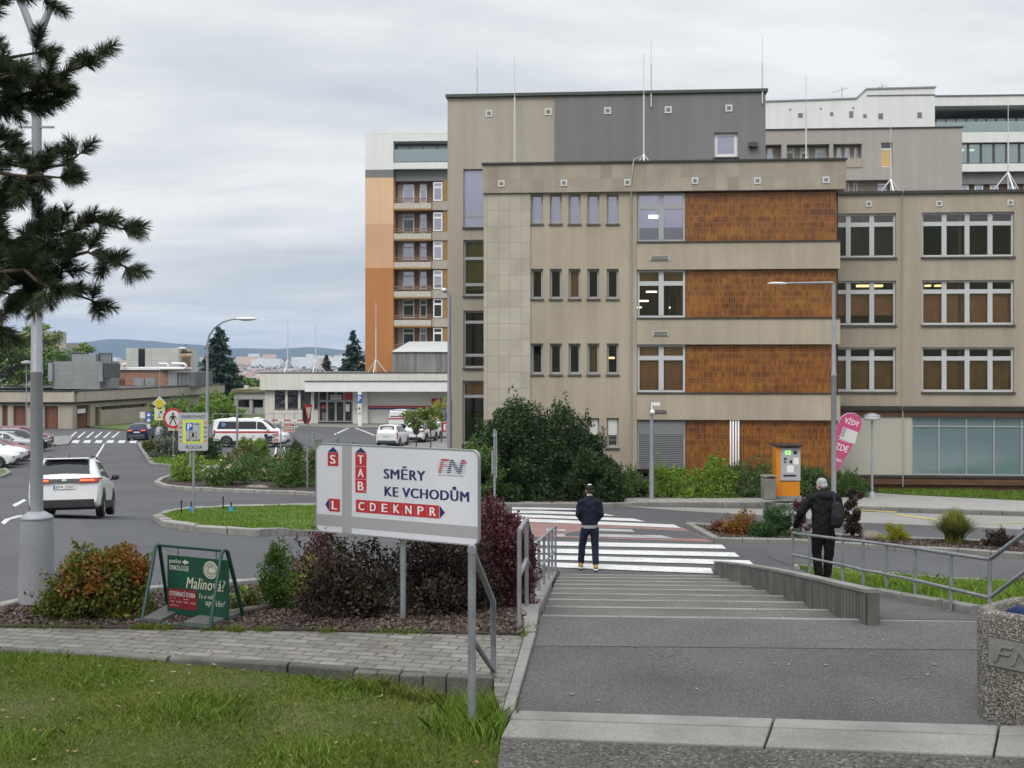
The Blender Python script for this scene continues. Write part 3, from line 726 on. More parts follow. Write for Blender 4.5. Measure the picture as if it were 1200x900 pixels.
# --- front wing: stone, plaster, glazed tile
A = Pl(567, 46, 4.5)
def front_wing():
    b = empty('hospital_wing', A.pt(A.u(780), -1.2), 0, 'beige hospital wing clad in stone slabs with orange-brown tile bands between plaster', 'building')
    zb = -2.0; uL, uC, uP, uB, uR = A.u(567), A.u(621.5), A.u(741), A.u(746.5), A.u(984)
    zband = A.z(780, 224.5); ztop = A.z(780, 191)
    s = MB(); s.wall(A, uL, uC, zb, zband, out=.06); s.poly([A.pt(uL, zb, -14), A.pt(uL, zb, .06), A.pt(uL, zband, .06), A.pt(uL, zband, -14)])
    s.poly([A.pt(uC, zb, .06), A.pt(uC, zb, 0), A.pt(uC, zband, 0), A.pt(uC, zband, .06)])
    s.build('stone_facing', stone, b, True)
    ub0, ub1 = A.u(566), A.u(990.5)
    s = MB(); s.pbox(A, ub0, ub1, zband, ztop, -15, .16); s.build('parapet', stoneB, b, True)
    s = MB(); s.pbox(A, ub0 - .04, ub1 + .04, ztop + .002, ztop + .075, -15.1, .24); s.build('coping', coping, b, True)
    holes = []; W = []
    for y0, y1 in ((227.5, 262), (315, 350), (402.5, 438.5), (490, 524.5)):
        for x in (622.3, 644.3, 666.3, 688.3, 711): holes.append(A.rect(x, y0, x + 14, y1)); W.append((x, y0))
    zt1 = zband - .003
    holes = [(h[0], h[1], h[2], min(h[3], zt1 - .02)) for h in holes]
    s = MB(); s.wall(A, uC, uB, zb, zt1, holes, 0, .3); s.build('plaster_wall', plaster, b, True)
    for h, (x, y) in zip(holes, W):
        g = g_sky if y < 230 else (g_clear if y < 480 else g_dark)
        fr = win(b, A, h, 1, 0, -.16, g, frameG, .085, curtain={(688.3, 402.5): curtd, (666.3, 315): curt}.get((x, y)))
        if y > 480:
            s = MB(); s.pbox(A, h[0] + .06, h[2] - .06, h[1] + .5, h[3] - .05, -.15, -.12); s.build('blind', offw, fr, True)
    # bay section: plaster bands in front of recessed tile and window rows
    rows = [(225, 284), (315.5, 373.5), (403.5, 461.5), (492, 561)]
    zs = [(A.z(865, b_), A.z(865, a_)) for a_, b_ in rows]
    bands = [(zs[0][0], zs[1][1]), (zs[1][0], zs[2][1]), (zs[2][0], zs[3][1])]
    s = MB()
    for z0, z1 in bands: s.pbox(A, uB, uR, z1 + .0, z0, -1.5, .10)
    s.build('plaster_band', plaster, b, True)
    s = MB(); s.pbox(A, uB, uR, zb, zs[3][0], -1.5, .10); s.build('plinth', plaster, b, True)
    s = MB()
    for z0, z1 in zs: s.pbox(A, uB - .01, uR + .03, z0 + .001, z0 + .05, -.1, .15)
    s.build('ledge', coping, b, True)
    ut = A.u(803.5); uE = A.u(980)
    t = MB()
    for z0, z1 in zs: t.pbox(A, ut, uE, z0 + .051, z1 - .003, -1.4, -.10)
    t.build('tile_panel', tile, b, True)
    for i, (z0, z1) in enumerate(zs):
        r = (A.u(747), z0 + .055, A.u(803), z1 - .01)
        if i < 3:
            f = win(b, A, r, 2, .28, -.08, [g_sky, g_clear, g_clear][i], frameG if i == 0 else frameW, .085, curtain=[None, None, curt][i], cdrop=1., sill=False, midw=.2)
            if i == 1:
                c = MB(); c.pbox(A, r[0] + .1, r[2] - .1, r[3] - .62, r[3] - .08, -.24, -.22); c.build('blind', curtd, f, True)
        else:
            f = win(b, A, (r[0], r[1] + .3, r[2], r[3]), 1, .12, -.08, g_dark, frameG, .07, sill=False)
            s = MB(); z = r[1] + .36
            while z < r[3] - .62:
                s.pbox(A, r[0] + .08, r[2] - .08, z, z + .052, -.10, -.045); z += .075
            s.pbox(A, r[0] + .05, r[2] - .05, r[3] - .60, r[3] - .04, -.09, -.03)
            s.build('shutter', [blind], f, True)
    for x0, y0, x1, y1 in ((762, 300.5, 784, 305.5), (765, 388.5, 783, 393.5), (765, 479.5, 782, 484)):
        u0, z0, u1, z1 = A.rect(x0, y0, x1, y1); s = MB(); s.pbox(A, u0, u1, z0, z1, .101, .14, 0)
        for k in range(3): q = z0 + (z1 - z0) * (k + .5) / 3; s.pbox(A, u0 + .03, u1 - .03, q - .018, q + .018, .141, .146, 1)
        s.build('vent_grille', [offw, coping], b, True)
    for x, y in ((588, 216), (661, 215), (735, 214.5), (814, 212.5), (887, 212.5), (967, 211.5)): vent(b, A, x, y, .16, .13)
    for k in range(4):
        u = A.u(856 + k * 3.1); s = MB(); z1 = A.z(860, 491); z0 = A.z(860, 546)
        s.tube([A.pt(u, z0, .04), A.pt(u, z1, .04), A.pt(u + .05, z1 + .04, -.1)], .035, 8); s.build('white_pipe', white, b, True)
    u = A.u(739.5); s = MB(); s.tube([A.pt(u, -1.4, .06), A.pt(u, A.z(740, 230), .06), A.pt(u, A.z(740, 215), .2), A.pt(u + .1, ztop + .12, .22), A.pt(u + .45, ztop + .3, -.2)], .03, 6)
    s.build('conductor_pipe', plaster_g, b, True)
    lv = [A.z(700, y) for y in (550, 469, 381, 293.5, 222)]
    floors(b, A, uC + .1, uR - .1, [-1.8] + [z for z in lv], 0, 5)
    shell(b, A, uL, uR, zb, zband - .01, -.35, 14, plaster)
    roofq(b, A, uL + .1, uR, ztop - .3, -.2, -14.8)
    lampin(b, A, 760, 337, 773, 338.6, -2.2); lampin(b, A, 751, 348, 763, 349.6, -2.4); lampin(b, A, 789, 356, 795, 357.4, -2.6); lampin(b, A, 746, 355.6, 755, 357, -2.8)
    lampin(b, A, 713, 418, 721, 420.5, -2.0, lampY)
    s = MB()
    for k, (x0, x1, h) in enumerate(((776, 781, 1.1), (783, 787, 1.35), (790, 797, .95))):
        u0, z0, u1, z1 = A.rect(x0, 350, x1, 371); s.pbox(A, u0, u1, z0, z0 + h, -2.4, -1.9)
    s.build('cabinet', roomd, b, True)
    lampin(b, A, 760.5, 252, 771, 255.3, -.04)
    return b
front_wing()
# --- right wing
B = Pl(985, 48.2, 5.2)
def right_wing():
    b = empty('hospital_wing', B.pt(B.u(1100), -1.2), 0, 'plain beige hospital wing with wide white-framed windows and blue-glazed ground floor', 'building')
    zb = -2.2; u0, u1 = B.u(960), B.u(1330)
    zt = B.z(1090, 227); zc = B.z(1090, 476)
    rws = [(249, 301), (328.5, 380.5), (407, 459)]; W = []
    for i, (a, c) in enumerate(rws):
        for x0, x1 in ((940, 1050), (1080.5, 1188.5), (1219, 1327)): W.append((i, *B.rect(x0, a, x1, c)[:1], B.z(1090, c), B.u(x1), B.z(1090, a)))
    s = MB(); s.wall(B, u0, u1, zc, zt, [w[1:] for w in W if w[1] > u0] + [(u0, w[2], w[3], w[4]) for w in W if w[1] <= u0], 0, .3); s.build('plaster_wall', plaster_r, b, True)
    s = MB(); s.pbox(B, u0, u1 + .1, zt + .002, zt + .13, -12, .12); s.build('coping', coping, b, True)
    for k, (i, a, z0, c, z1) in enumerate(W):
        cu = {0: MATS['dark_room'], 3: curt, 4: curt, 6: curtd, 7: curtd}.get(k)
        f = win(b, B, (a, z0, c, z1), 4, .25, -.13, g_clear, frameW, .085, curtain=cu, midw=.2, cdrop=.97 if k != 3 else .7, ctop=.27 if k > 2 else 0)
    # ground floor: dark cornice, brown fascia, pale wall, blue glazing, brown plinth
    z1_, z2_, z3_, z4_ = B.z(1090, 481), B.z(1090, 488), B.z(1090, 557), B.z(1090, 586)
    s = MB(); s.pbox(B, u0, u1, z1_ + .1, zc - .002, -.3, .14); s.pbox(B, u0, u1, z1_ + .005, z1_ + .09, -.3, .2); s.build('cornice', coping, b, True)
    s = MB(); s.pbox(B, u0, u1, z2_ + .002, z1_, -.4, .06); s.pbox(B, u0, u1, B.z(1090, 568), z3_ - .1, -.4, .10); s.pbox(B, u0, u1, zb, B.z(1090, 568) - .01, -.5, -.05); s.build('board_fascia', wood, b, True)
    s = MB(); s.pbox(B, u0, u1, z3_ - .095, z3_ - .005, -.4, .16); s.build('ledge', coping, b, True)
    um = B.u(1068.5)
    s = MB(); s.pbox(B, u0, um, z3_, z2_, -.4, -.02); s.build('pale_wall', mat('pale_panel', (.46, .45, .39), .8, sc=.6, var=.05), b, True)
    f = win(b, B, (um + .01, z3_, B.u(1330), z2_), 8, .17, -.1, g_blue, frameG, .06, sill=False, midw=.06)
    for x, y in ((1018, 239), (1100.5, 238.5), (1184, 237.5)): vent(b, B, x, y, 0, .12)
    s = MB(); uq = B.u(1056.5); s.tube([B.pt(uq, B.z(1056, 570), .22), B.pt(uq, B.z(1056, 488), .22), B.pt(uq, B.z(1056, 470), .06), B.pt(uq, zt - .1, .06), B.pt(uq + .05, zt + .2, .15), B.pt(uq + .45, zt + .4, -.2)], .022, 6); s.build('conductor_cable', plaster_g, b, True)
    lv = [B.z(1090, y) for y in (475, 396, 316, 235)]
    floors(b, B, B.u(930), u1, lv, 0, 5); shell(b, B, u0, u1, zb, zt - .01, -.4, 12, plaster_r); roofq(b, B, u0, u1, zt - .1, -.35, -12)
    lampin(b, B, 1013, 331, 1044, 333.5, -1.4, lampY); lampin(b, B, 1096, 331, 1102, 333, -1.4, lampY); lampin(b, B, 1108, 331, 1116, 333, -1.4, lampY)
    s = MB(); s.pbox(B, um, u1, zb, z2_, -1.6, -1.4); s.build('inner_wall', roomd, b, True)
    return b
right_wing()
# --- tall grey block behind
Cc = Pl(524, 53, 4.5)
def grey_block():
    b = empty('hospital_block', Cc.pt(Cc.u(700), -1.5), 0, 'tall taupe and dark grey rendered hospital block rising behind the stone wing', 'building')
    zb = -2.4; u0, um, u1 = Cc.u(524.5), Cc.u(650), Cc.u(897); zt = Cc.z(700, 111.5)
    H = [Cc.rect(543, 198, 570, 266), Cc.rect(543, 281, 570, 346.5), Cc.rect(543, 364, 570, 431), Cc.rect(542, 446, 570, 520)]
    s = MB(); s.wall(Cc, u0, um, zb, zt, H, 0, .3); s.build('taupe_wall', plaster_g, b, True)
    hw = Cc.rect(837, 155.5, 864.5, 184)
    s = MB(); s.wall(Cc, um, u1, zb, zt, [hw], .05, .3); s.poly([Cc.pt(um, zb, 0), Cc.pt(um, zb, .05), Cc.pt(um, zt, .05), Cc.pt(um, zt, 0)]); s.build('grey_wall', grey_d, b, True)
    win(b, Cc, hw, 1, .0, -.1, g_sky, white, .15)
    win(b, Cc, H[0], 1, .0, -.12, g_sky, frameG, .07, lowbar=.2); win(b, Cc, H[1], 1, .33, -.12, g_clear, frameG, .09, lowbar=.2, curtain=curty, cdrop=.9)
    win(b, Cc, H[2], 1, .2, -.12, g_clear, frameG, .09, lowbar=.22, curtain=curtd, cdrop=.0); win(b, Cc, H[3], 1, .25, -.12, g_clear, frameG, .09, curtain=curt, cdrop=.25)
    s = MB(); s.pbox(Cc, u0 - .08, u1 + .1, zt + .002, zt + .14, -14, .16); s.build('coping', mat('green_coping', (.06, .075, .06), .5), b, True)
    for x, y in ((573, 133), (642.5, 131), (712, 130), (783, 129), (854, 127)): vent(b, Cc, x, y, .05 if x > 650 else 0, .16)
    floors(b, Cc, u0 + .1, Cc.u(600), [Cc.z(560, y) for y in (535, 440, 355, 273, 190)], 0, 4)
    shell(b, Cc, u0, u1, zb, zt - .01, 0, 14, plaster_g); roofq(b, Cc, u0, u1, zt - .1, -.1, -13.9)
    lampin(b, Cc, 553, 284.5, 561, 288, -1.5, lampY)
    s = MB(); c = Cc.pt(Cc.u(801), zt, -1); s.lathe([(.11, -.1), (.11, .2), (.08, .22), (.08, .30), (.14, .32), (.13, .38), (0.02, .40)], 12, 0, c); s.build('flue', mat('flue_red', (.16, .02, .02), .5), b, True)
    s = MB(); uu = Cc.u(882); z = Cc.z(882, 170.5); s.pbox(Cc, uu - .2, uu + .2, z - .09, z + .1, .05, .3); s.build('floodlight', frameD, b, True)
grey_block()
# --- balcony tower
D = Pl(428, 138, 3)
def tower():
    b = empty('hospital_tower', D.pt(D.u(470), -3), 0, 'hospital tower with peach and orange end wall and stacked brown balconies, white top floor', 'building')
    u0, ue, ub, u1 = D.u(428), D.u(461), D.u(505), D.u(560); zz = lambda y: D.z(475, y)
    for a, c, m, nm in ((440, 520, rust_r, 'rust_wall'), (314, 440, orange_r, 'orange_wall'), (262, 314, peach2, 'apricot_wall'), (208, 262, peach, 'peach_wall'), (198.5, 208, grey_d, 'grey_strip'), (157, 198.5, white_r, 'white_wall')):
        s = MB(); s.wall(D, u0, ue, zz(c), zz(a)); s.poly([D.pt(ue, zz(c), 0), D.pt(ue, zz(c), -3.4), D.pt(ue, zz(a), -3.4), D.pt(ue, zz(a), 0)])
        s.poly([D.pt(u0, zz(c), -14), D.pt(u0, zz(c), 0), D.pt(u0, zz(a), 0), D.pt(u0, zz(a), -14)]); s.build(nm, m, b, True)
    s = MB(); s.pbox(D, D.u(431), u1, zz(157) + .01, zz(152), -13, -.3); s.pbox(D, ue, u1, zz(165.5), zz(157), -3, .02); s.pbox(D, ue, u1, zz(198), zz(190.5), -3, .05); s.build('white_fascia', white_r, b, True)
    f = win(b, D, (ue, zz(190.5), u1, zz(166)), 6, 0, -1.8, g_blue, frameD, .1, sill=False)
    s = MB(); s.pbox(D, ue + .1, u1, zz(189.5), zz(175), -.06, -.02); s.build('glass_railing', g_teal, b, True)
    s = MB(); s.pbox(D, ue + .02, u1, zz(211), zz(198.5), -3.2, -.8); s.build('grey_soffit', grey_d, b, True)
    tops = [213, 248.5, 282, 316.3, 350, 384, 418]
    s = MB(); s.pbox(D, ue, u1, zz(520), zz(211), -3.5, -1.9); s.build('brown_wall', brown_b, b, True)
    s = MB(); s.pbox(D, D.u(518.5), u1, zz(520), zz(211), -1.9, -.45); s.build('ochre_wall', brown_o, b, True)
    for i, t in enumerate(tops):
        z1, z0 = zz(t), zz(t + 22)
        p = MB(); p.pbox(D, ue + .25, D.u(469.5), z0, z1, -1.9, -1.86); p.build('taupe_panel', plaster_g, b, True)
        win(b, D, (D.u(469.5), z0, D.u(483), z1), 1, .28, -1.82, g_sky if i in (0, 2, 3) else g_dark, white, .13, sill=False)
        win(b, D, (D.u(489.5), z0, D.u(498), z1), 1, .3, -1.82, g_sky if i != 4 else g_dark, white, .13, sill=False)
        win(b, D, (D.u(507), z0, D.u(518), z1), 1, .28, -.5, g_sky if i in (0, 1, 2, 3) else g_dark, white, .15, sill=False)
        if i == 5: pass
        s = MB(); s.pbox(D, ub + .02, u1, zz(t + 33), zz(t + 23), -1.9, -.3); s.build('spandrel', plaster_g, b, True)
        s = MB(); s.pbox(D, ue + .05, ub, zz(t + 31.5), zz(t + 25), -.25, 0.02, 0); s.pbox(D, ue + .05, ub, zz(t + 33.5), zz(t + 31.5), -1.9, .06, 1); s.build('balcony', [mat('balcony_render', (.5, .47, .40), .85), brown_o], b, True)
        s = MB(); s.pbox(D, ue + .05, ub + .1, zz(t + 20.5), zz(t + 19.2), -.1, .0); s.pbox(D, ue + .05, ub + .1, zz(t + 23.4), zz(t + 22.3), -.1, .0); s.build('balcony_rail', mat('brown_rail', (.22, .13, .09), .5), b, True)
    shell(b, D, u0, u1, zz(520), zz(157), 0, 14, white_r); roofq(b, D, u0, u1, zz(156.5), -.1, -13)
tower()
# --- blocks rising at the right rear
E = Pl(897, 88, 4)
def mauve():
    b = empty('hospital_block', E.pt(E.u(1000), -2), 0, 'mauve-grey rendered block with recessed windows behind the right wing roof', 'building')
    zz = lambda y: E.z(1010, y); u0, u1 = E.u(880), E.u(1127.5)
    H = [E.rect(880, 169.5, 916, 200), E.rect(922, 169, 972, 200), E.rect(976.5, 168.5, 1010, 195.5), E.rect(1032.5, 167, 1046, 195.5), E.rect(960, 211, 1045.5, 226)]
    s = MB(); s.wall(E, u0, u1, -3, zz(151), H, 0, .6); s.build('mauve_wall', lav, b, True)
    s = MB(); s.pbox(E, u0, u1 + .1, zz(151) + .002, zz(149.8), -10, .1); s.build('coping', coping, b, True)
    s = MB(); s.pbox(E, u0, E.u(1030), zz(201), zz(168), -1.2, -.9); s.pbox(E, E.u(960), E.u(1046), zz(226), zz(210), -1.2, -.9); s.build('recess_wall', plaster_g, b, True)
    for x0, x1, y0, y1, g in ((901, 908, 171, 188, g_sky), (922.5, 933, 171, 188, g_dark), (940.5, 950, 171, 188, g_dark), (958, 971, 171, 188, g_blue), (983, 989, 170, 185, g_sky), (992.5, 999, 170, 185, g_sky), (1003.5, 1009, 170, 185, g_sky),
                           (993, 998, 212, 226, g_dark), (1003, 1008, 212, 226, g_dark), (1031.5, 1043, 212, 226, g_sky)):
        win(b, E, E.rect(x0, y0, x1, y1), 1, .3 if x1 - x0 > 8 else 0, -.85, g, white, .1, sill=False)
    f = win(b, E, H[3], 1, .25, -.3, g_clear, white, .1)
    s = MB(); u_, z_, v_, w_ = H[3]; s.pbox(E, u_ + .05, v_ - .05, z_ + .1, z_ + 1.4, -.62, -.5); s.build('curtain', emit('curtain_glow', (.9, .62, .18), .45), f, True)  # curtain emits by itself, in place of light from the room
    s = MB(); s.pbox(E, E.u(976.5), E.u(1010.5), zz(196.2), zz(185.5), -.8, .05); s.build('parapet_band', plaster_g, b, True)
    shell(b, E, u0, u1, -3, zz(151) - .01, 0, 11, lav); roofq(b, E, u0, u1, zz(151.5), -.1, -11)
    s = MB(); s.tube([E.pt(E.u(942), zz(149), -2), E.pt(E.u(939.5), zz(147), -2), E.pt(E.u(935), zz(146.8), -2), E.pt(E.u(931), zz(147), -2)], .28, 10); s.build('vent_pipe', metal, b, True)
mauve()
Fp = Pl(897, 101, 3)
def white_block():
    b = empty('hospital_block', Fp.pt(Fp.u(1000), -2), 0, 'white rendered rooftop block with small square vents behind the mauve block', 'building')
    zz = lambda y: Fp.z(1000, y); u0, um, u1 = Fp.u(860), Fp.u(1012), Fp.u(1095.5)
    s = MB(); s.poly([Fp.pt(u0, -3), Fp.pt(u1, -3), Fp.pt(u1, zz(104)), Fp.pt(Fp.u(1015), zz(105)), Fp.pt(Fp.u(1003), zz(116)), Fp.pt(u0, zz(119))])
    s.poly([Fp.pt(u1, -3, 0), Fp.pt(u1, -3, -12), Fp.pt(u1, zz(104), -12), Fp.pt(u1, zz(104), 0)]); s.poly([Fp.pt(u0, -3, -12), Fp.pt(u0, -3, 0), Fp.pt(u0, zz(119), 0), Fp.pt(u0, zz(119), -12)])
    s.poly([Fp.pt(u1, -3, -12), Fp.pt(u0, -3, -12), Fp.pt(u0, zz(119), -12), Fp.pt(u1, zz(104), -12)])
    s.build('white_wall', white_r, b, True)
    s = MB(); tp = [(u0, 119), (Fp.u(1003), 116), (Fp.u(1015), 105), (u1 + .1, 104)]
    for (a, y), (c, y2) in zip(tp, tp[1:]): s.hexa([Fp.pt(a, zz(y), .1), Fp.pt(c, zz(y2), .1), Fp.pt(c, zz(y2), -12), Fp.pt(a, zz(y), -12), Fp.pt(a, zz(y) + .12, .1), Fp.pt(c, zz(y2) + .12, .1), Fp.pt(c, zz(y2) + .12, -12), Fp.pt(a, zz(y) + .12, -12)])
    s.build('roof', zinc, b, True)
    s = MB(); s.pbox(Fp, Fp.u(1016), u1 + .02, zz(112.8), zz(111.6), 0, .06); s.build('roof_band', grey_d, b, True)
    for x, y, w, h in ((938, 135, 2.6, 2.3), (974.5, 133.5, 1.8, 1.8), (997.5, 134, 2.3, 3.6), (1013.5, 135.8, 1.8, 1.8), (1032, 136, 2.6, 3.1), (1077.5, 134.8, 2.6, 3.), (926, 128, .9, .9), (962, 127, .8, .8), (1000, 126.5, .9, .9)):
        s = MB(); s.pbox(Fp, *[q for q in (Fp.u(x - w), Fp.u(x + w), Fp.z(x, y + h), Fp.z(x, y - h))], -.1, .05); s.build('vent_grille', grey_d, b, True)
    s = MB()
    for i in range(14):
        x = 925 + i * 6; s.tube([Fp.pt(Fp.u(x), zz(118.5), -3), Fp.pt(Fp.u(x), zz(111.5), -3)], .03, 5)
    for y in (111.5, 115): s.tube([Fp.pt(Fp.u(925), zz(y), -3), Fp.pt(Fp.u(1003), zz(y), -3)], .03, 5)
    s.build('roof_railing', metal, b, True)
white_block()
Gp = Pl(1096, 103, 3)
def glass_block():
    b = empty('hospital_block', Gp.pt(Gp.u(1150), -2), 0, 'white hospital block with long glazed galleries at the right edge', 'building')
    zz = lambda y: Gp.z(1150, y); u0, u1 = Gp.u(1090), Gp.u(1330)
    s = MB()
    for a, c, o in ((114, 125, .5), (155.5, 167.5, .3), (192.5, 201.5, .3)): s.pbox(Gp, u0, u1, zz(c), zz(a), -8, o)
    s.build('white_band', white_r, b, True)
    s = MB(); s.pbox(Gp, u0, u1 + .1, zz(114) + .01, zz(112.6), -8.1, .6); s.build('coping', grey_d, b, True)
    s = MB(); s.pbox(Gp, u0, u1, -3, zz(215.5), -8, -.5); s.build('brown_wall', wood, b, True)
    s = MB(); s.pbox(Gp, u0, u1, zz(215.4), zz(201.6), -8, -.2); s.build('grey_band', grey_d, b, True)
    s = MB(); s.pbox(Gp, u0, u1, zz(155), zz(126), -6, -5); s.pbox(Gp, u0, u1, zz(192), zz(168), -6, -5); s.build('interior', room, b, True)
    win(b, Gp, (u0, zz(155.4), u1, zz(135)), 20, 0, -1.2, g_blue, frameD, .09, sill=False)
    win(b, Gp, (u0, zz(192.4), u1, zz(167.6)), 16, 0, .0, g_teal, frameD, .12, sill=False)
    s = MB(); s.pbox(Gp, u0, u1, zz(155), zz(143), .2, .24); s.build('glass_railing', g_teal, b, True)
    lampin(b, Gp, 1131, 171, 1137, 173, -1.5); lampin(b, Gp, 1142, 171, 1149, 173, -1.5)
    for x in (1127, 1144, 1162, 1183, 1202, 1220): win(b, Gp, Gp.rect(x, 215.5, x + 10, 226), 1, 0, -.4, g_sky, white, .12, sill=False)
glass_block()
# --- low entrance building
H_ = Pl(304, 127, 0)
def entrance():
    b = empty('entrance_building', H_.pt(H_.u(400), -2.9), 0, 'low pale entrance building with white canopy, glass doors and red-blue striped wall', 'building')
    zz = lambda y: H_.z(400, y); u = H_.u
    s = MB(); s.pbox(H_, u(304.5), u(560), zz(457), zz(437.5), -16, 0); s.build('parapet', mat('pale_cladding', (.70, .685, .63), .85, sc=.4, var=.06, streak=.1), b, True)
    s = MB(); s.pbox(H_, u(304), u(560), zz(437.5) + .01, zz(436.6), -16, .05); s.build('coping', coping, b, True)
    W = [H_.rect(320.5 + i * 15.2, 457.5, 333 + i * 15.2, 479.5) for i in range(3)] + [H_.rect(367, 459, 371.5, 479.5)]
    s = MB(); s.wall(H_, u(309), u(371.8), zz(500), zz(457), W, -.6, .3); s.poly([H_.pt(u(309), zz(500), -14), H_.pt(u(309), zz(500), -.6), H_.pt(u(309), zz(457), -.6), H_.pt(u(309), zz(457), -14)])
    s.build('pale_wall', mat('pale_render', (.66, .635, .57), .85, sc=.5, var=.05, streak=.12), b, True)
    for w in W: win(b, H_, w, 1, .2, -.75, g_dark, frameD, .1)
    f = win(b, H_, H_.rect(372, 458, 412.5, 495), 4, .33, -.7, g_clear, frameG, .14, sill=False, name='glass_door')
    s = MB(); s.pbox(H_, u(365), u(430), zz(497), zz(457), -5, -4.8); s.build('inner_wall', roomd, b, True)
    s = MB(); s.pbox(H_, u(386), u(399), zz(468.5), zz(463), -.68, -.62); s.build('entrance_sign', offw, f, True)
    s = MB(); rw = H_.rect(386.8, 464, 398, 467.6); lettering(s, 'AMBULANCE', rw[0], rw[2], rw[1] + .05, rw[3], 0); 
    s.v = [tuple(H_.pt(p[0], p[2], -.615)) for p in s.v]; s.build('sign_lettering', redp, f, True)
    s = MB(); s.pbox(H_, u(402.5), u(412), zz(469), zz(460.5), -.68, -.6); s.build('red_sign', redp, f, True)
    s = MB(); s.pbox(H_, u(404), u(408.6), zz(482.5), zz(474), -.68, -.64); s.build('notice', white, f, True); s = MB(); s.pbox(H_, u(376), u(381), zz(494), zz(484), -.9, -.85); s.build('notice', white, f, True)
    s = MB(); c = H_.pt(u(378), zz(477), -.6); s.poly([(c.x + .25 * math.cos(k * .4), c.y, c.z + .25 * math.sin(k * .4)) for k in range(16)][::-1]); s.build('door_sticker', redp, f, True)
    s = MB(); s.pbox(H_, u(412.5), u(430), zz(497), zz(457), -2, -.6); s.pbox(H_, u(430), u(560), zz(497), zz(457), -2.4, -1.2); s.build('white_wall', mat('white_wall_paint', (.74, .73, .70), .8, sc=.5, var=.04), b, True)
    s = MB(); s.pbox(H_, u(430.2), u(506), zz(478.2), zz(476), -1.2, -1.16); s.build('red_stripe', redp, b, True)
    s = MB(); s.pbox(H_, u(430.2), u(506), zz(480.3), zz(478.6), -1.2, -1.16); s.build('blue_stripe', navy, b, True)
    s = MB(); s.pbox(H_, u(360.5), u(540), zz(458.5), zz(446.8), -1, 1.8); s.build('canopy', white, b, True)
    s = MB(); s.pbox(H_, u(360), u(540), zz(446.8) + .01, zz(446.0), -.5, 1.9); s.build('canopy_coping', frameD, b, True)
    roofq(b, H_, u(305), u(540), zz(438.5), -.2, -15.8)
    s = MB()
    for k, t in enumerate('AB'):
        x = 504.8 + k * 6.6; r = H_.rect(x, 467.5, x + 6, 474); s.pbox(H_, *[r[0], r[2], r[1], r[3]], -1.2, -1.12, 0)
        q = MB(); lettering(q, t, r[0] + .15, r[2] - .15, r[1] + .12, r[3] - .12, 0); n = len(s.v)
        s.v += [tuple(H_.pt(p[0], p[2], -1.11)) for p in q.v]; s.f += [[i + n for i in f_] for f_ in q.f]; s.m += [1] * len(q.f); s.sm += q.sm
    s.build('letter_sign', [redp, white], b, True)
    s = MB(); r = H_.rect(521, 478, 528, 493); s.pbox(H_, r[0], r[2], r[1], r[3], -1.2, -.9); s.build('blue_panel', bluep, b, True)
entrance()
K = Pl(460, 131, 0)
def hall():
    b = empty('roof_hall', K.pt(K.u(500), 1), 0, 'grey sheet-metal plant hall with sloped pale roof standing above the entrance canopy', 'plant hall')
    zz = lambda y: K.z(490, y); u = K.u
    s = MB(); s.pbox(K, u(459.5), u(560), zz(440), zz(412.5), -9, 0); s.build('wall', mat('weathered_cladding', (.27, .275, .26), .8, sc=.5, var=.15, streak=.4), b, True)
    s = MB(); s.faces([K.pt(u(459), zz(412.4), .2), K.pt(u(560), zz(412.4), .2), K.pt(u(560), zz(399.4), -5), K.pt(u(475), zz(399.4), -5), K.pt(u(459), zz(412.4), -10), K.pt(u(560), zz(412.4), -10)],
                      [(0, 1, 2, 3), (0, 3, 4), (3, 2, 5, 4)]); s.build('roof', mat('pale_roof', (.52, .54, .53), .6, sc=.6, var=.08), b, True)
hall()
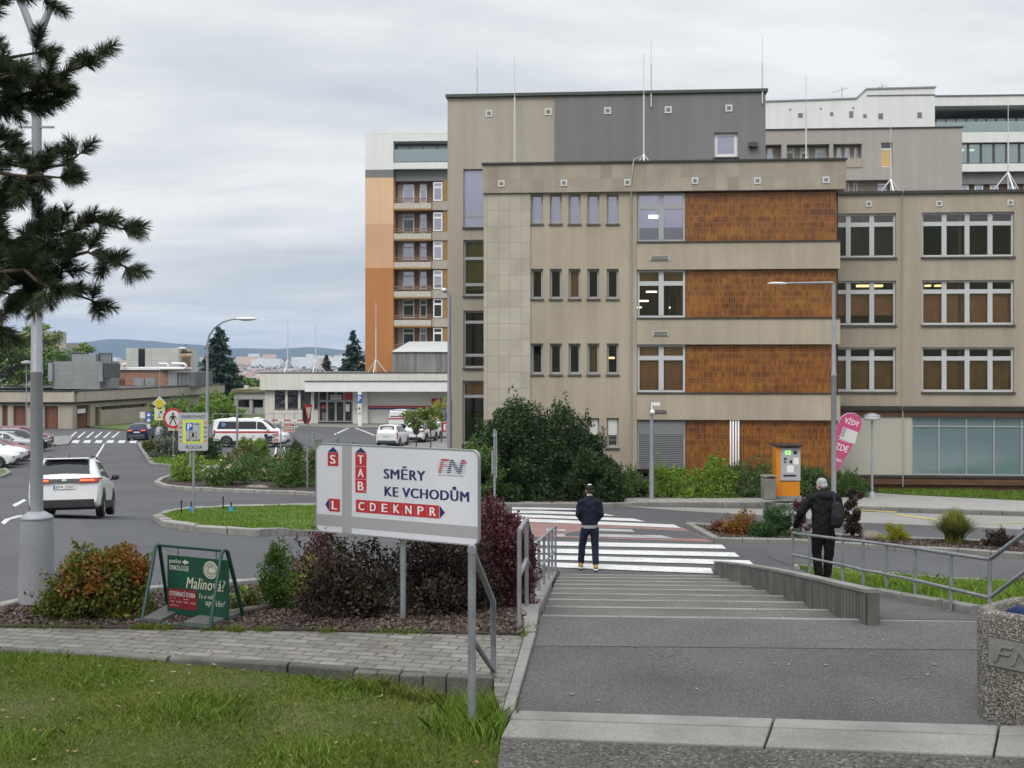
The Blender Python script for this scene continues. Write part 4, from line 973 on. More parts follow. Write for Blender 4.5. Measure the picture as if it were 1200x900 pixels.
# --- low technical building on the left
L1 = Pl(85, 117, 0); L2 = Pl(85, 117, -77.8)
def technical():
    b = empty('technical_building', L1.pt(0, -3), 0, 'low beige technical building with deep roof fascia and brown garage doors', 'building')
    zz = lambda y: L1.z(85, y); u = L1.u; ul = u(-90); ur = L2.u(258)
    pm = mat('tan_render', (.44, .39, .315), .9, sc=.3, var=.06, streak=.1)
    H = [L1.rect(2.5, 475, 9, 504), L1.rect(15.5, 475.5, 31.5, 504), L1.rect(52, 476, 68, 504), L1.rect(-40, 475, -20, 504)]
    s = MB(); s.wall(L1, ul, 0, -4, zz(470), H, 0, .4)
    s.build('front_wall', pm, b, True)
    z_ = lambda px, y: L2.z(px, y)
    H2 = [(L2.u(90), -4, L2.u(105.5), z_(97, 475)), (L2.u(111.5), -4, L2.u(117.5), z_(114, 477)), (L2.u(118.5), z_(120, 480.5), L2.u(172), z_(120, 476.3)), (L2.u(175.5), -4, L2.u(188), z_(180, 474)), (L2.u(222), -4, L2.u(240), z_(230, 475))]
    s = MB(); s.wall(L2, 0, ur, -4, zz(470), H2, 0, .5); s.build('flank_wall', pm, b, True)
    s = MB(); s.hexa([L1.pt(ul, zz(471), .5), L1.pt(.3, zz(471), .5), L1.pt(.3, zz(471), -14), L1.pt(ul, zz(471), -14), L1.pt(ul, zz(459), .5), L1.pt(.3, zz(459), .5), L1.pt(.3, zz(459), -14), L1.pt(ul, zz(459), -14)])
    s.pbox(L2, .2, ur + .3, zz(471), zz(459), -14, .5); s.build('roof_fascia', mat('tan_fascia', (.47, .42, .345), .9, sc=.3, var=.07, streak=.12), b, True)
    s = MB(); s.pbox(L1, ul, 0, zz(459) + .01, zz(457.6), -14, .56); s.pbox(L2, -.2, ur + .4, zz(459) + .012, zz(457.6), -14.2, .56)
    s.pbox(L1, ul, 0, zz(473), zz(471) - .01, -.1, .3); s.pbox(L2, 0, ur, zz(473), zz(471) - .01, -.1, .3); s.build('roof_edge', coping, b, True)
    dm = brickmat('door_boards', [(.17, .06, .035), (.21, .08, .045), (.24, .095, .055)], (.09, .04, .025), .25, 6., .02, 0., noise=.08)
    for pl, hs in ((L1, H), (L2, [H2[0], H2[1], H2[3], H2[4]])):
        for h in hs:
            s = MB(); s.pbox(pl, h[0], h[2], h[1], h[3], -.45, -.32); s.build('garage_door' if h[2] - h[0] > 1.3 else 'door', dm, b, True)
    h = H2[2]; f = win(b, L2, h, 7, 0, -.3, g_dark, mat('brown_frame', (.11, .045, .03), .5), .09, midw=.9)
    s = MB(); r = (L2.u(90.5), z_(97, 484), L2.u(99.5), z_(97, 479)); s.pbox(L2, r[0], r[2], r[1], r[3], .0, .06); s.build('notice_board', white, b, True)
    s = MB()
    for y in (452, 455): s.tube([L1.pt(ul, zz(y), -1), L1.pt(u(62), zz(y), -1)], .04, 6)
    for i in range(12): x = -80 + i * 12.5; s.tube([L1.pt(u(x), zz(459), -1), L1.pt(u(x), zz(452), -1)], .04, 6)
    s.build('roof_railing', frameD, b, True)
technical()
def rooftop():
    q = Pl(60, 123, 0); zz = lambda y: q.z(90, y); u = q.u
    sheet = brickmat('unit_sheet', [(.26, .275, .275), (.29, .305, .305)], (.2, .21, .21), 1.6, .55, .02, 0., rough=.55, noise=.06)
    b = empty('ventilation_unit', q.pt(u(90), 1.2), 0, 'large grey sheet-metal ventilation unit on the technical building roof', 'ventilation unit')
    s = MB(); s.pbox(q, u(62), u(117), zz(458), zz(423.5), -6, 0); s.build('casing', sheet, b, True)
    s = MB(); s.pbox(q, u(57.5), u(62.5), zz(447), zz(425), -2, .3); s.pbox(q, u(116.5), u(121.5), zz(447), zz(425), -2, .3); s.build('side_duct', zinc, b, True)
    s = MB(); s.pbox(q, u(82), u(110), zz(423.4), zz(415), -5, -.6); s.build('cooler_hood', zinc, b, True)
    s = MB(); s.pbox(q, u(122), u(133.5), zz(443), zz(426), -2, .2); s.build('louvre', frameD, b, True)
    s = MB()
    for x0, x1 in ((112.5, 127),): s.tube([q.pt(u(x0), zz(424), -1), q.pt(u(x0), zz(414.3), -1), q.pt(u(x1), zz(414.3), -1), q.pt(u(x1), zz(424), -1)], .12, 6)
    s.build('pipe_loop', frameD, b, True); s = MB(); s.tube([q.pt(u(79.5), zz(424), -1), q.pt(u(79.5), zz(414), -1), q.pt(u(86), zz(413.5), -3)], .12, 6); s.build('pipe_bend', frameD, b, True)
    q2 = Pl(133, 140, 0); z2 = lambda y: q2.z(170, y); u2 = q2.u
    b = empty('brick_penthouse', q2.pt(u2(170), 1.5), 0, 'red brick rooftop storey with two grey louvre panels behind the ventilation unit', 'rooftop building')
    s = MB(); s.pbox(q2, u2(133), u2(197), z2(458), z2(433.5), -10, 0); s.build('wall', redbrick, b, True)
    s = MB(); s.pbox(q2, u2(133), u2(198), z2(433.4), z2(430.6), -10, .3); s.build('coping', white, b, True)
    s = MB(); s.pbox(q2, u2(157), u2(169), z2(453), z2(443), 0, .1); s.pbox(q2, u2(170), u2(182.5), z2(453), z2(443), 0, .1); s.build('louvre', zinc, b, True)
    s = MB(); s.pbox(q2, u2(133), u2(146), z2(452), z2(444), 0, .08); s.build('red_panel', wood, b, True)
    b = empty('white_pipe', q2.pt(u2(190), 3), 0, 'white looped ventilation pipe on top of the brick rooftop storey', 'pipe')
    s = MB(); s.tube([q2.pt(u2(145), z2(431), .6), q2.pt(u2(146), z2(427), .6), q2.pt(u2(150), z2(426), .6)], .12, 8)
    s.tube([q2.pt(u2(188), z2(426.3), .6), q2.pt(u2(197.5), z2(426.3), .6), q2.pt(u2(198.5), z2(427.5), .6), q2.pt(u2(198.5), z2(431.5), .6)], .13, 8)
    s.tube([q2.pt(u2(203), z2(426.3), .6), q2.pt(u2(217), z2(426.3), .6), q2.pt(u2(219.5), z2(428), .6), q2.pt(u2(219.5), z2(430.5), .6), q2.pt(u2(217.5), z2(432), .6), q2.pt(u2(190), z2(432), .6)], .17, 8)
    s.build('pipe', white, b, True)
    b = empty('container', q2.pt(u2(213), 2), 0, 'ribbed grey metal container beside the brick rooftop storey', 'container')
    s = MB(); s.pbox(q2, u2(197.5), u2(208), z2(453), z2(435.5), -8, .1); s.build('end_wall', zinc, b, True)
    rib = brickmat('ribbed_sheet', [(.15, .155, .165), (.18, .185, .195)], (.08, .08, .09), .5, 9., .05, 0., noise=.1)
    s = MB(); s.pbox(q2, u2(208.2), u2(229), z2(453), z2(436), -8, 0); s.build('body', rib, b, True)
    q3 = Pl(147, 190, 0); z3 = lambda y: q3.z(178, y); u3 = q3.u
    b = empty('panel_building', q3.pt(u3(178), -3), 0, 'pale panel-clad building with dark glazed strip behind the brick rooftop storey', 'building')
    pan = brickmat('pale_panels', [(.50, .50, .485), (.55, .55, .53)], (.36, .36, .35), 3.2, 1.1, .03, 0., noise=.05)
    s = MB(); s.pbox(q3, u3(147.5), u3(162), z3(460), z3(408), -12, 0); s.pbox(q3, u3(170), u3(209), z3(460), z3(408), -12, 0); s.build('wall', pan, b, True)
    s = MB(); s.pbox(q3, u3(162), u3(170), z3(460), z3(408.5), -11.9, -.1); s.build('glazing', g_dark, b, True)
    q4 = P(218, 422, 186)
    b = empty('water_tower', (q4.x, 186, -6), 0, 'slim cream round tower with dark banded head and white flat cap beside the panel building', 'tower')
    s = MB(); c = (q4.x, 186, 0); k = 186 / F; z4 = lambda y: CZ - (y - HY) * k
    s.lathe([(5.2 * k, -6), (5.2 * k, z4(419)), (6.4 * k, z4(418.8)), (6.4 * k, z4(414)), (5 * k, z4(413.8)), (5 * k, z4(410))], 20, 0, c); s.build('shaft', peach, b, True)
    s = MB(); s.lathe([(6.7 * k, z4(413.8)), (6.7 * k, z4(411.8))], 20, 0, c); s.lathe([(.5 * k, z4(410)), (.4 * k, z4(402.5))], 6, 0, c); s.build('band', frameD, b, True)
    s = MB(); s.lathe([(1 * k, z4(410)), (5.5 * k, z4(409.2)), (5.5 * k, z4(407.6)), (1 * k, z4(407))], 20, 0, (c[0] - 2.5 * k, 185, 0)); s.build('cap', white, b, True)
    q5 = Pl(276, 150, 0); z5 = lambda y: q5.z(290, y); u5 = q5.u
    b = empty('pavilion', q5.pt(u5(292), -3), 0, 'low pale pavilion with dark openings between the technical and entrance buildings', 'building')
    s = MB(); s.pbox(q5, u5(274), u5(330), z5(468), z5(460), -14, 0); 
    for x in (274, 292, 308): s.pbox(q5, u5(x), u5(x + 3.5), z5(486), z5(468), -1, -.1)
    s.pbox(q5, u5(274), u5(330), z5(487), z5(478), -3, -.6); s.build('wall', mat('pavilion_render', (.42, .42, .41), .85, sc=.5), b, True)
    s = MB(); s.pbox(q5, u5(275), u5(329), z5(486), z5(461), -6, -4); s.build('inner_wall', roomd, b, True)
    s = MB(); s.pbox(q5, u5(272), u5(330), z5(460) + .01, z5(456), -14, .3); s.build('green_roof', mat('roof_moss', (.19, .18, .09), .95, sc=1, var=.3), b, True)
    s = MB(); s.pbox(q5, u5(284), u5(288), z5(456), z5(452), -2, -1); s.build('chimney', offw, b, True)
    # flats far behind the left trees
    q6 = Pl(40, 300, 0); u6 = q6.u; z6 = lambda y: q6.z(60, y)
    b = empty('apartment_block', q6.pt(u6(62), -12), 0, 'pale apartment block rising behind the trees at the left', 'building')
    s = MB(); s.pbox(q6, u6(20), u6(57), z6(470), z6(388), -12, 0); s.pbox(q6, u6(57), u6(76), z6(470), z6(402), -12, -.5); s.build('wall', lav, b, True)
rooftop()
# --- lightning rods
def rod(px, ytop, ybase, pl, out, label, tripod=True, wall_pipe=False):
    base = pl.pt(pl.u(px), pl.z(px, ybase), out); k = (base.y) / F; top = base.z + (ybase - ytop) * k
    mid = base.z + (top - base.z) * .62
    r = empty('lightning_rod', base, 0, label, 'lightning rod', 'lightning rods on the hospital roofs')
    s = MB(); s.tube([(0, 0, 0), (0, 0, mid - base.z)], .034 * max(1, k / .05), 8); s.tube([(0, 0, mid - base.z), (0, 0, top - base.z)], .014 * max(1, k / .04), 6); s.build('mast', MATS['off_white'], r)
    if tripod:
        s = MB(); h = min(1.6, (top - base.z) * .25) * tripod
        for a in (.4, 2.5, 4.6): s.tube([(0, 0, h), (1.0 * math.cos(a) * h / 1.2, 1.0 * math.sin(a) * h / 1.2, 0)], .035 * max(1, k / .06), 6)
        s.build('tripod', white, r)
rod(556.5, 52, 112, Cc, -1, 'thin lightning rod on the left end of the taupe block roof', False)
rod(602, 62, 193, A, -.5, 'tall white lightning rod in front of the taupe wall, on the stone wing roof', 0)
rod(648, 92, 111, Cc, -3, 'short lightning rod where taupe wall meets dark grey wall', False)
rod(755, 60, 190, A, -.5, 'white lightning rod standing on the stone wing roof near the middle', .35)
rod(763, 46, 126, Cc, .12, 'lightning rod bracketed to the top of the dark grey wall', False)
rod(893, 44, 122, Cc, .12, 'lightning rod at the right corner of the dark grey wall', False)
rod(950, 84, 189, A, -1, 'white lightning rod at the right end of the stone wing roof', .35)
rod(1054, 142, 225, B, -1.5, 'white tripod lightning rod on the right wing in front of the mauve wall')
rod(1196, 112, 224, B, -1.5, 'white tripod lightning rod on the right wing at the right edge')
rod(331, 372, 438, H_, -3, 'tripod lightning rod on the entrance building roof, left of the pair')
rod(364.5, 376, 438, H_, -3, 'tripod lightning rod on the entrance building roof, right of the pair')
rod(438, 355, 438, H_, -2, 'tripod lightning rod in front of the orange tower wall')
for px, y0, y1, pl, lb in ((993, 96, 117, Fp, 'small crossbar aerial on the white block roof, left one'), (1041, 92, 104.5, Fp, 'small branching aerial on the white block roof, right one')):
    base = pl.pt(pl.u(px), pl.z(px, y1), -2); k = base.y / F
    r = empty('aerial', base, 0, lb, 'aerial'); s = MB(); s.tube([(0, 0, 0), (0, 0, (y1 - y0) * k)], .04, 6); s.tube([(-.9, 0, (y1 - y0) * k - .5), (.5, 0, (y1 - y0) * k - .1)], .03, 5); s.build('mast', metal, r)
# ------------------------------------------------------------------ vegetation
def rdir(rng, n):
    v = rng.normal(0, 1, (n, 3)); return v / np.linalg.norm(v, axis=1, keepdims=True)
def leafquads(rng, C, l, w, bias=None, bk=0.):
    """diamond leaves at points C, long axis leaning towards bias directions"""
    n = len(C); a = rdir(rng, n)
    if bias is not None: a = a * (1 - bk) + bias * bk; a /= np.linalg.norm(a, axis=1, keepdims=True)
    b = np.cross(a, rdir(rng, n)); b /= np.linalg.norm(b, axis=1, keepdims=True) + 1e-9
    ll = (l * rng.uniform(.6, 1.3, n))[:, None]; ww = (w * rng.uniform(.6, 1.3, n))[:, None]
    V = np.stack([C - a * ll * .5, C + b * ww * .5 - a * ll * .05, C + a * ll * .5, C - b * ww * .5 - a * ll * .05], 1).reshape(-1, 3)
    return V, np.arange(4 * n).reshape(-1, 4)
def dome_clumps(rng, k, w, d, h, flat=.0, low=.05, inner=.15):
    """clump centres spread over a bushy half-ellipsoid, uneven outline"""
    v = rdir(rng, k); v[:, 2] = np.abs(v[:, 2]) * (1 - flat)
    v /= np.linalg.norm(v, axis=1, keepdims=True)
    rr = rng.uniform(.62, 1.08, k); i = rng.random(k) < inner; rr[i] *= rng.uniform(.3, .8, i.sum())
    return v * rr[:, None] * np.array([w / 2, d / 2, h]) * np.array([.8, .8, .84]) + np.array([0, 0, h * low])
def bush(name, label, cat, loc, w, h, m, n=2500, leaf=.05, lw=None, k=26, d=None, cr=.2, group=None, seed=1, up=.35, flowers=None, nf=0, fs=.05, stems=5, low=.06, flat=0., col=False, rz=0.):
    rng = np.random.default_rng(seed); d = d or w * .9
    root = empty(name, loc, rz, label, cat, group)
    if col:
        C = np.stack([rng.normal(0, w * .17, k), rng.normal(0, d * .17, k), rng.uniform(.1, .95, k) ** .9 * h], 1)
        C[:, :2] *= (1.25 - .8 * (C[:, 2:3] / h) ** 1.5)
    else: C = dome_clumps(rng, k, w, d, h, flat, low)
    S = rng.uniform(.45, 1.3, k) * cr * min(w, h * 1.4)
    i = rng.choice(k, n, p=S ** 2 / (S ** 2).sum())
    o = rdir(rng, n); pts = C[i] + o * (S[i] * rng.uniform(.45, 1., n))[:, None]
    pts[:, 2] = np.maximum(pts[:, 2], .02)
    bias = o * .6 + np.array([0, 0, .6]); bias /= np.linalg.norm(bias, axis=1, keepdims=True)
    # single shoots that stick out of the outline
    ns = max(6, int(k * .8)); j = rng.choice(k, ns); vd = C[j] - np.array([0, 0, h * .25]); vd /= np.linalg.norm(vd, axis=1, keepdims=True) + 1e-9
    vd = vd + rng.normal(0, .25, (ns, 3)) + np.array([0, 0, .45]); vd /= np.linalg.norm(vd, axis=1, keepdims=True)
    tt = np.linspace(.35, 1., 16); ln = S[j] * rng.uniform(1.15, 1.95, ns)
    sp = (C[j][:, None] + vd[:, None] * (tt[None, :, None] * ln[:, None, None])).reshape(-1, 3) + rng.normal(0, leaf * .3, (ns * 16, 3)); sp[:, 2] = np.maximum(sp[:, 2], .02)
    pts = np.concatenate([pts, sp]); bias = np.concatenate([bias, np.repeat(vd, 16, 0)])
    V, Fc = leafquads(rng, pts, leaf, lw or leaf * .5, bias, up)
    raw('foliage', V, Fc, m, root)
    if flowers:
        j = rng.choice(n, nf); top = pts[j][:, 2] > h * .35; q = pts[j][top] * np.array([1.06, 1.06, 1.05])
        V, Fc = leafquads(rng, np.repeat(q, 5, 0) + rng.normal(0, fs * .35, (len(q) * 5, 3)), fs, fs * .8); raw('flowers', V, Fc, flowers, root)
    if stems:
        s = MB()
        for t in range(stems):
            c = C[rng.integers(k)]; s.tube([(rng.normal(0, w * .04), rng.normal(0, w * .04), -.08), (c[0] * .4, c[1] * .4, c[2] * .5), tuple(c)], [.018 * w + .006, .012 * w + .004, .004], 5)
        s.build('stem', MATS['bark'], root)
    return root
def tree(name, label, loc, h, w, m, n=4000, leaf=.25, k=40, trunk=.15, crown0=.25, seed=1, group=None, cr=.16, bark=None, shape='round'):
    rng = np.random.default_rng(seed); root = empty(name, loc, 0, label, 'tree', group)
    cz = h * crown0; ch = h - cz
    v = rdir(rng, k); rr = rng.uniform(.45, 1., k)[:, None]
    C = v * rr * np.array([w / 2, w / 2, ch / 2]) * .85 + np.array([0, 0, cz + ch * .5])
    S = rng.uniform(.6, 1.3, k) * cr * w
    i = rng.choice(k, n, p=S ** 2 / (S ** 2).sum()); o = rdir(rng, n)
    pts = C[i] + o * (S[i] * rng.uniform(.35, 1., n))[:, None] * np.array([1, 1, .8])
    V, Fc = leafquads(rng, pts, leaf, leaf * .6, o, .25); cr_ = raw('crown', V, Fc, m, root)
    s = MB(); tw = trunk
    s.tube([(0, 0, -.2), (.03 * w, 0, cz * .6), (0, .02 * w, cz + ch * .45), (.02 * w, 0, h * .9)], [tw, tw * .8, tw * .5, tw * .1], 8)
    s.build('trunk', bark or MATS['bark'], root)
    s = MB()
    for t in range(min(k, 12)): c = C[t]; z = cz * .8 + (c[2] - cz * .8) * .35; s.tube([(0, 0, z), tuple(Vector((0, 0, z)).lerp(Vector(c), .5) + Vector((0, 0, .05 * h))), tuple(c)], [tw * .4, tw * .25, tw * .06], 5)
    s.build('limb', bark or MATS['bark'], root)
    return root
def conifer(name, label, loc, h, w, m, seed=1, lev=26, per=8, leaf=.3, group=None, dens=26):
    rng = np.random.default_rng(seed); root = empty(name, loc, 0, label, 'tree', group)
    s = MB(); s.tube([(0, 0, -.3), (0, 0, h * .5), (0, 0, h * .98)], [h * .014, h * .009, h * .002], 8); s.build('trunk', MATS['bark'], root)
    P_, B_ = [], []
    for i in range(lev):
        f = i / (lev - 1); z = h * (.06 + .93 * f); R_ = w / 2 * (1 - f) ** .85 * (.8 + .35 * rng.random()) + .04 * w
        for j in range(max(4, int(per * (1 - f * .5)))):
            a = rng.uniform(0, 6.283); r = R_ * rng.uniform(.7, 1.12); nn = max(5, int(dens * r / (w / 2)))
            t = rng.uniform(.12, 1, nn); side = rng.normal(0, .10 * r + .02 * w, nn) * (1.15 - t)
            dz = -.25 * r * t ** 1.3 + .12 * r * t ** 3 + rng.normal(0, .012 * h, nn)
            ca, sa = math.cos(a), math.sin(a)
            P_.append(np.stack([r * t * ca - side * sa, r * t * sa + side * ca, z + dz], 1)); B_.append(np.tile([ca, sa, -.35], (nn, 1)))
    p = np.concatenate(P_); b = np.concatenate(B_); b /= np.linalg.norm(b, axis=1, keepdims=True)
    V, Fc = leafquads(rng, p, leaf, leaf * .42, b, .6); raw('crown', V, Fc, m, root)
    return root
mat('bark', (.09, .065, .045), .95, sc=6, var=.3, fine=30, fvar=.4, bump=.8, bdist=.02)
def gp(px, py): return G(px, py)
def S(px_len, y): return px_len * y / F
Lg = leafmat('leaf_green', [(.040, .083, .018), (.083, .156, .030), (.138, .230, .040)])
Lb = leafmat('leaf_bright', [(.085, .160, .022), (.169, .290, .034), (.300, .413, .048)])
Ld = leafmat('leaf_dark', [(.016, .037, .012), (.034, .068, .019), (.062, .109, .028)])
Lo = leafmat('leaf_autumn', [(.10, .11, .018), (.20, .125, .022), (.30, .11, .022), (.29, .06, .02)], nsc=2.2)
Lgy = leafmat('leaf_greenish', [(.053, .075, .015), (.105, .128, .021), (.195, .180, .027)])
Lp = leafmat('leaf_burgundy', [(.018, .011, .010), (.040, .018, .018), (.048, .050, .018), (.080, .030, .034)], nsc=2.5)
Lp2 = leafmat('leaf_burgundy_light', [(.05, .018, .022), (.11, .032, .042), (.17, .06, .065)], nsc=2.5)
Ly = leafmat('leaf_yellow', [(.149, .179, .022), (.284, .284, .030), (.419, .374, .060)])
Lgr = leafmat('leaf_grey', [(.069, .094, .069), (.112, .144, .106), (.163, .200, .150)])
Lc = leafmat('needle_spruce', [(.012, .030, .018), (.024, .051, .030), (.042, .078, .045)], trans=.05)
Lt = leafmat('leaf_tree', [(.081, .135, .027), (.149, .229, .044), (.270, .324, .060)])
Lr = leafmat('leaf_rust', [(.078, .065, .019), (.156, .078, .026), (.260, .078, .039)])
fl_w = leafmat('rose_pale', [(.55, .40, .34), (.72, .58, .48), (.75, .70, .55)]); fl_p = leafmat('rose_pink', [(.45, .12, .16), (.6, .25, .28)])

# foreground shrubs on the bank
def onT(px, py): return G(px, py, .03)
p = onT(120, 733); p.y += .5; p.x = (120 - 600) * p.y / F; p.z = Tz(p.x, p.y)
o = bush('spirea_shrub', 'round spirea shrub with green base and orange-red top beside the large lamp post', 'shrub', p, 1.42, .70, Lgy, 15000, .05, .03, 52, d=1.0, cr=.17, seed=3, up=.4, stems=9)
rng = np.random.default_rng(8); C = dome_clumps(rng, 60, 1.40, 1.0, .72, 0, .1, .0); C = C[C[:, 2] > .30]
i = rng.integers(len(C), size=6500); od = rdir(rng, 6500); q = C[i] + od * (.15 * rng.uniform(.4, 1.05, 6500))[:, None]
V, Fc = leafquads(rng, q, .046, .028, od, .4); raw('autumn_foliage', V, Fc, Lo, o)
p = onT(322, 718); p.y += .2; p.z = Tz(p.x, p.y)
bush('columnar_shrub', 'dense upright green shrub between the green A-board and the big direction sign', 'shrub', p, .56, .70, leafmat('leaf_box', [(.028, .070, .011), (.063, .133, .017), (.126, .210, .028)]), 5200, .032, .018, 40, cr=.24, seed=5, up=.5, stems=6, col=True)
bush('columnar_shrub', 'small yellow-green shrub half hidden behind the direction sign lower left corner', 'shrub', onT(360, 700), .6, .55, Ly, 2200, .04, .015, 20, cr=.2, seed=6)
for k, (px, py, dy, w, h, n, lab, m, sd) in enumerate([
    (405, 738, .75, 1.0, .88, 6500, 'dark burgundy shrub under the left half of the big direction sign', Lp, 11),
    (372, 700, .3, .8, 1.0, 2600, 'sparse burgundy shrub with arching twigs behind the direction sign left edge', Lp2, 12),
    (510, 740, 1.0, 1.2, 1.0, 7800, 'dark burgundy shrub filling the space between sign post and grey handrail post', Lp, 13),
    (555, 715, 1.0, .9, .95, 4500, 'brownish burgundy shrub behind the front handrail', Lp, 14),
    (588, 728, 1.25, .82, 1.35, 7200, 'tall purple-red barberry shrub reaching above the direction sign right edge', Lp2, 15),
    (598, 705, 2.1, .62, 1.15, 4200, 'purple-red barberry shrub beside the left stair railing', Lp2, 16)]):
    p = onT(px, py); p.y += dy; p.x = (px - 600) * p.y / F; p.z = Tz(p.x, p.y)
    bush('barberry_shrub', lab, 'shrub', p, w * 1.08, h, m, int(n * 1.7), .042, .027, 44, cr=.19, seed=sd, up=.3, stems=10, group='burgundy shrubs below the direction sign')
for (px, py, w, h, m, lab, sd) in ((450, 702, .5, .55, Lgr, 'pale green leafy weed among the burgundy shrubs under the sign', 21), (575, 668, .35, .45, Ly, 'yellowing leafy tuft among burgundy shrubs right of the direction sign', 22), (415, 690, .5, .4, Lgy, 'olive green low plant behind the burgundy shrubs under the sign', 23),
                                   (272, 702, .9, .12, Lb, 'low bright green ground plant behind the green A-board', 24), (290, 718, .3, .22, Lgy, 'small brown-green tuft beside the A-board frame', 25)):
    p = onT(px, py); bush('low_plant', lab, 'plant', p, w, h, m, 900, .05, .018, 14, cr=.22, seed=sd, stems=3)
# big dark bush in front of the stone wing
def at_d(px, d): x = (px - 600) * d / F; return Vector((x, d, Tz(x, d)))
for (px, d, w, h, n, lab, sd, m) in ((586, 42.5, 3.4, 3.5, 10000, 'left part of the big dark evergreen bush before the stone wing', 31, Ld), (630, 42.8, 3.7, 3.8, 11000, 'tallest dark evergreen bush in front of the stone-clad wall', 32, Ld),
                                     (676, 42.6, 2.9, 2.95, 8000, 'right dark bush of the evergreen group before the five narrow windows', 33, Ld), (712, 42., 1.4, 1.55, 3000, 'low dark bush at the right foot of the evergreen group', 34, Ld),
                                     (560, 41.5, 2.2, 2.0, 4500, 'low dark bush at the left foot of the evergreen group', 35, Lg)):
    bush('evergreen_bush', lab, 'bush', at_d(px, d), w * 1.1, h * 1.14, m, int(n * 2.5), .15, .06, 60, d=2.4, cr=.15, seed=sd, up=.45, stems=8, group='dark evergreen bushes before the stone wing')
for (px, d, w, h, m, lab, sd) in ((741, 44.2, 1.5, .95, Lg, 'low green hedge bush left of the camera pole', 41), (789, 44.2, 1.9, 1.32, Lb, 'bright yellow-green hedge bush right of the camera pole', 42), (836, 44.2, 1.7, 1.32, Lb, 'bright green hedge bush below the white wall pipes', 43),
                                  (880, 44.3, 1.9, 1.62, leafmat('leaf_feather', [(.045, .090, .022), (.090, .150, .045), (.150, .225, .075)]), 'feathery grey-green hedge bush beside the orange parking machine', 44),
                                  (950, 44.8, 1.3, 1.2, MATS['leaf_feather'], 'feathery green bush between the parking machine and the pink flag', 45), (994, 44.6, 1.5, 1.05, Lg, 'green bush under the pink flag', 46)):
    bush('hedge_bush', lab, 'bush', at_d(px, d), w * 1.3, h * 1.22, m, 7000, .11, .04, 44, d=1.2, cr=.17, seed=sd, up=.45, stems=5, group='hedge bushes along the tiled wall')
# traffic island plants
for (nm, px, py, w, h, m, lab, n, leaf, lw, sd, up, col) in (
    ('spirea_shrub', 866, 630, .95, .62, Lo, 'small orange-green spirea on the traffic island beside the dark dwarf pine', 2600, .06, .025, 51, .5, False),
    ('dwarf_pine', 906, 632, 1.25, .72, leafmat('needle_mugo', [(.012, .045, .010), (.028, .080, .014), (.050, .125, .026)], trans=.08), 'dense dark green dwarf pine on the traffic island', 5200, .07, .018, 52, .5, False),
    ('barberry_shrub', 998, 634, .5, 1.1, Lp, 'upright burgundy barberry on the island right behind the old man', 1500, .07, .04, 53, .5, True),
    ('barberry_shrub', 938, 628, .45, .75, Lp2, 'thin pinkish burgundy barberry on the island left of the old man', 700, .06, .035, 54, .5, True),
    ('barberry_shrub', 843, 627, .45, .3, Lr, 'low rusty plant at the tip of the traffic island', 600, .05, .025, 55, .4, False),
    ('juniper', 1049, 637, .75, .34, Ly, 'low spreading yellow-green juniper beside the rock on the island', 1500, .08, .014, 56, .7, False),
    ('heather', 1171, 645, .95, .34, Lp, 'low dark brown heather mound on the traffic island at right', 2200, .05, .015, 57, .6, False),
    ('heather', 1212, 640, .5, .5, Ld, 'dark shrub on the traffic island cut by the right picture edge', 1200, .05, .02, 58, .5, False)):
    p = G(px, py); p.z += .09
    bush(nm, lab, 'shrub', p, w * 1.1, h * 1.12, m, int(n * 1.5), leaf * 1.1, lw * 1.2, 30, d=w * .8, cr=.2, seed=sd, up=up, stems=4, col=col)
def grass_tuft():
    p = G(1119, 641); p.z += .09; rng = np.random.default_rng(60); n = 1500
    root = empty('ornamental_grass', p, 0, 'round yellow-green ornamental grass tuft on the traffic island', 'grass')
    V = []; Fc = []
    for q in range(n):
        a = rng.uniform(0, 6.283); lean = rng.uniform(.1, 1.45); L = rng.uniform(.62, .98); c = np.array([math.cos(a), math.sin(a)])
        b0 = rng.normal(0, .07, 2)
        pts = [np.array([*(b0 + c * L * lean * f ** 1.8 * .62), L * f * (1 - .35 * lean * f)]) for f in (0, .35, .7, 1.)]
        s = np.array([-c[1], c[0], 0]) * .011; i = len(V)
        for f, t in zip(pts, (1, 1, .8, .1)): V += [f - s * t, f + s * t]
        Fc += [(i, i + 1, i + 3, i + 2), (i + 2, i + 3, i + 5, i + 4), (i + 4, i + 5, i + 7, i + 6)]
    raw('blades', V, Fc, leafmat('grass_ornamental', [(.098, .126, .028), (.210, .238, .049), (.364, .322, .098)]), root)
grass_tuft()
def rock(px, py, w, h, lab, seed=1, off=.05):
    p = G(px, py); p.z += off; rng = random.Random(seed); bm = bmesh.new(); bmesh.ops.create_icosphere(bm, subdivisions=3, radius=1)
    for v in bm.verts:
        n = math.sin(v.co.x * 3.1 + seed) * .12 + math.sin(v.co.y * 4.3 + seed * 2) * .10 + math.sin(v.co.z * 5 + v.co.x * 2) * .08 + rng.uniform(-.03, .03)
        v.co *= 1 + n; v.co = Vector((v.co.x * w / 2, v.co.y * w * .32, max(-.1, v.co.z * h * .7)))
    me = bpy.data.meshes.new('rock'); bm.to_mesh(me); bm.free(); me.materials.append(mat('rock', (.22, .20, .16), .9, sc=5, var=.3, fine=25, fvar=.3, bump=.6, bdist=.02))
    o = bpy.data.objects.new('rock', me); add(o); o.location = p; tag(o, lab, 'rock')
rock(1022, 634, .8, .32, 'flat pale rock in the mulch of the traffic island', 2)
rock(302, 574, 1.0, .3, 'pale angular rock lying among the rose bushes', 5)
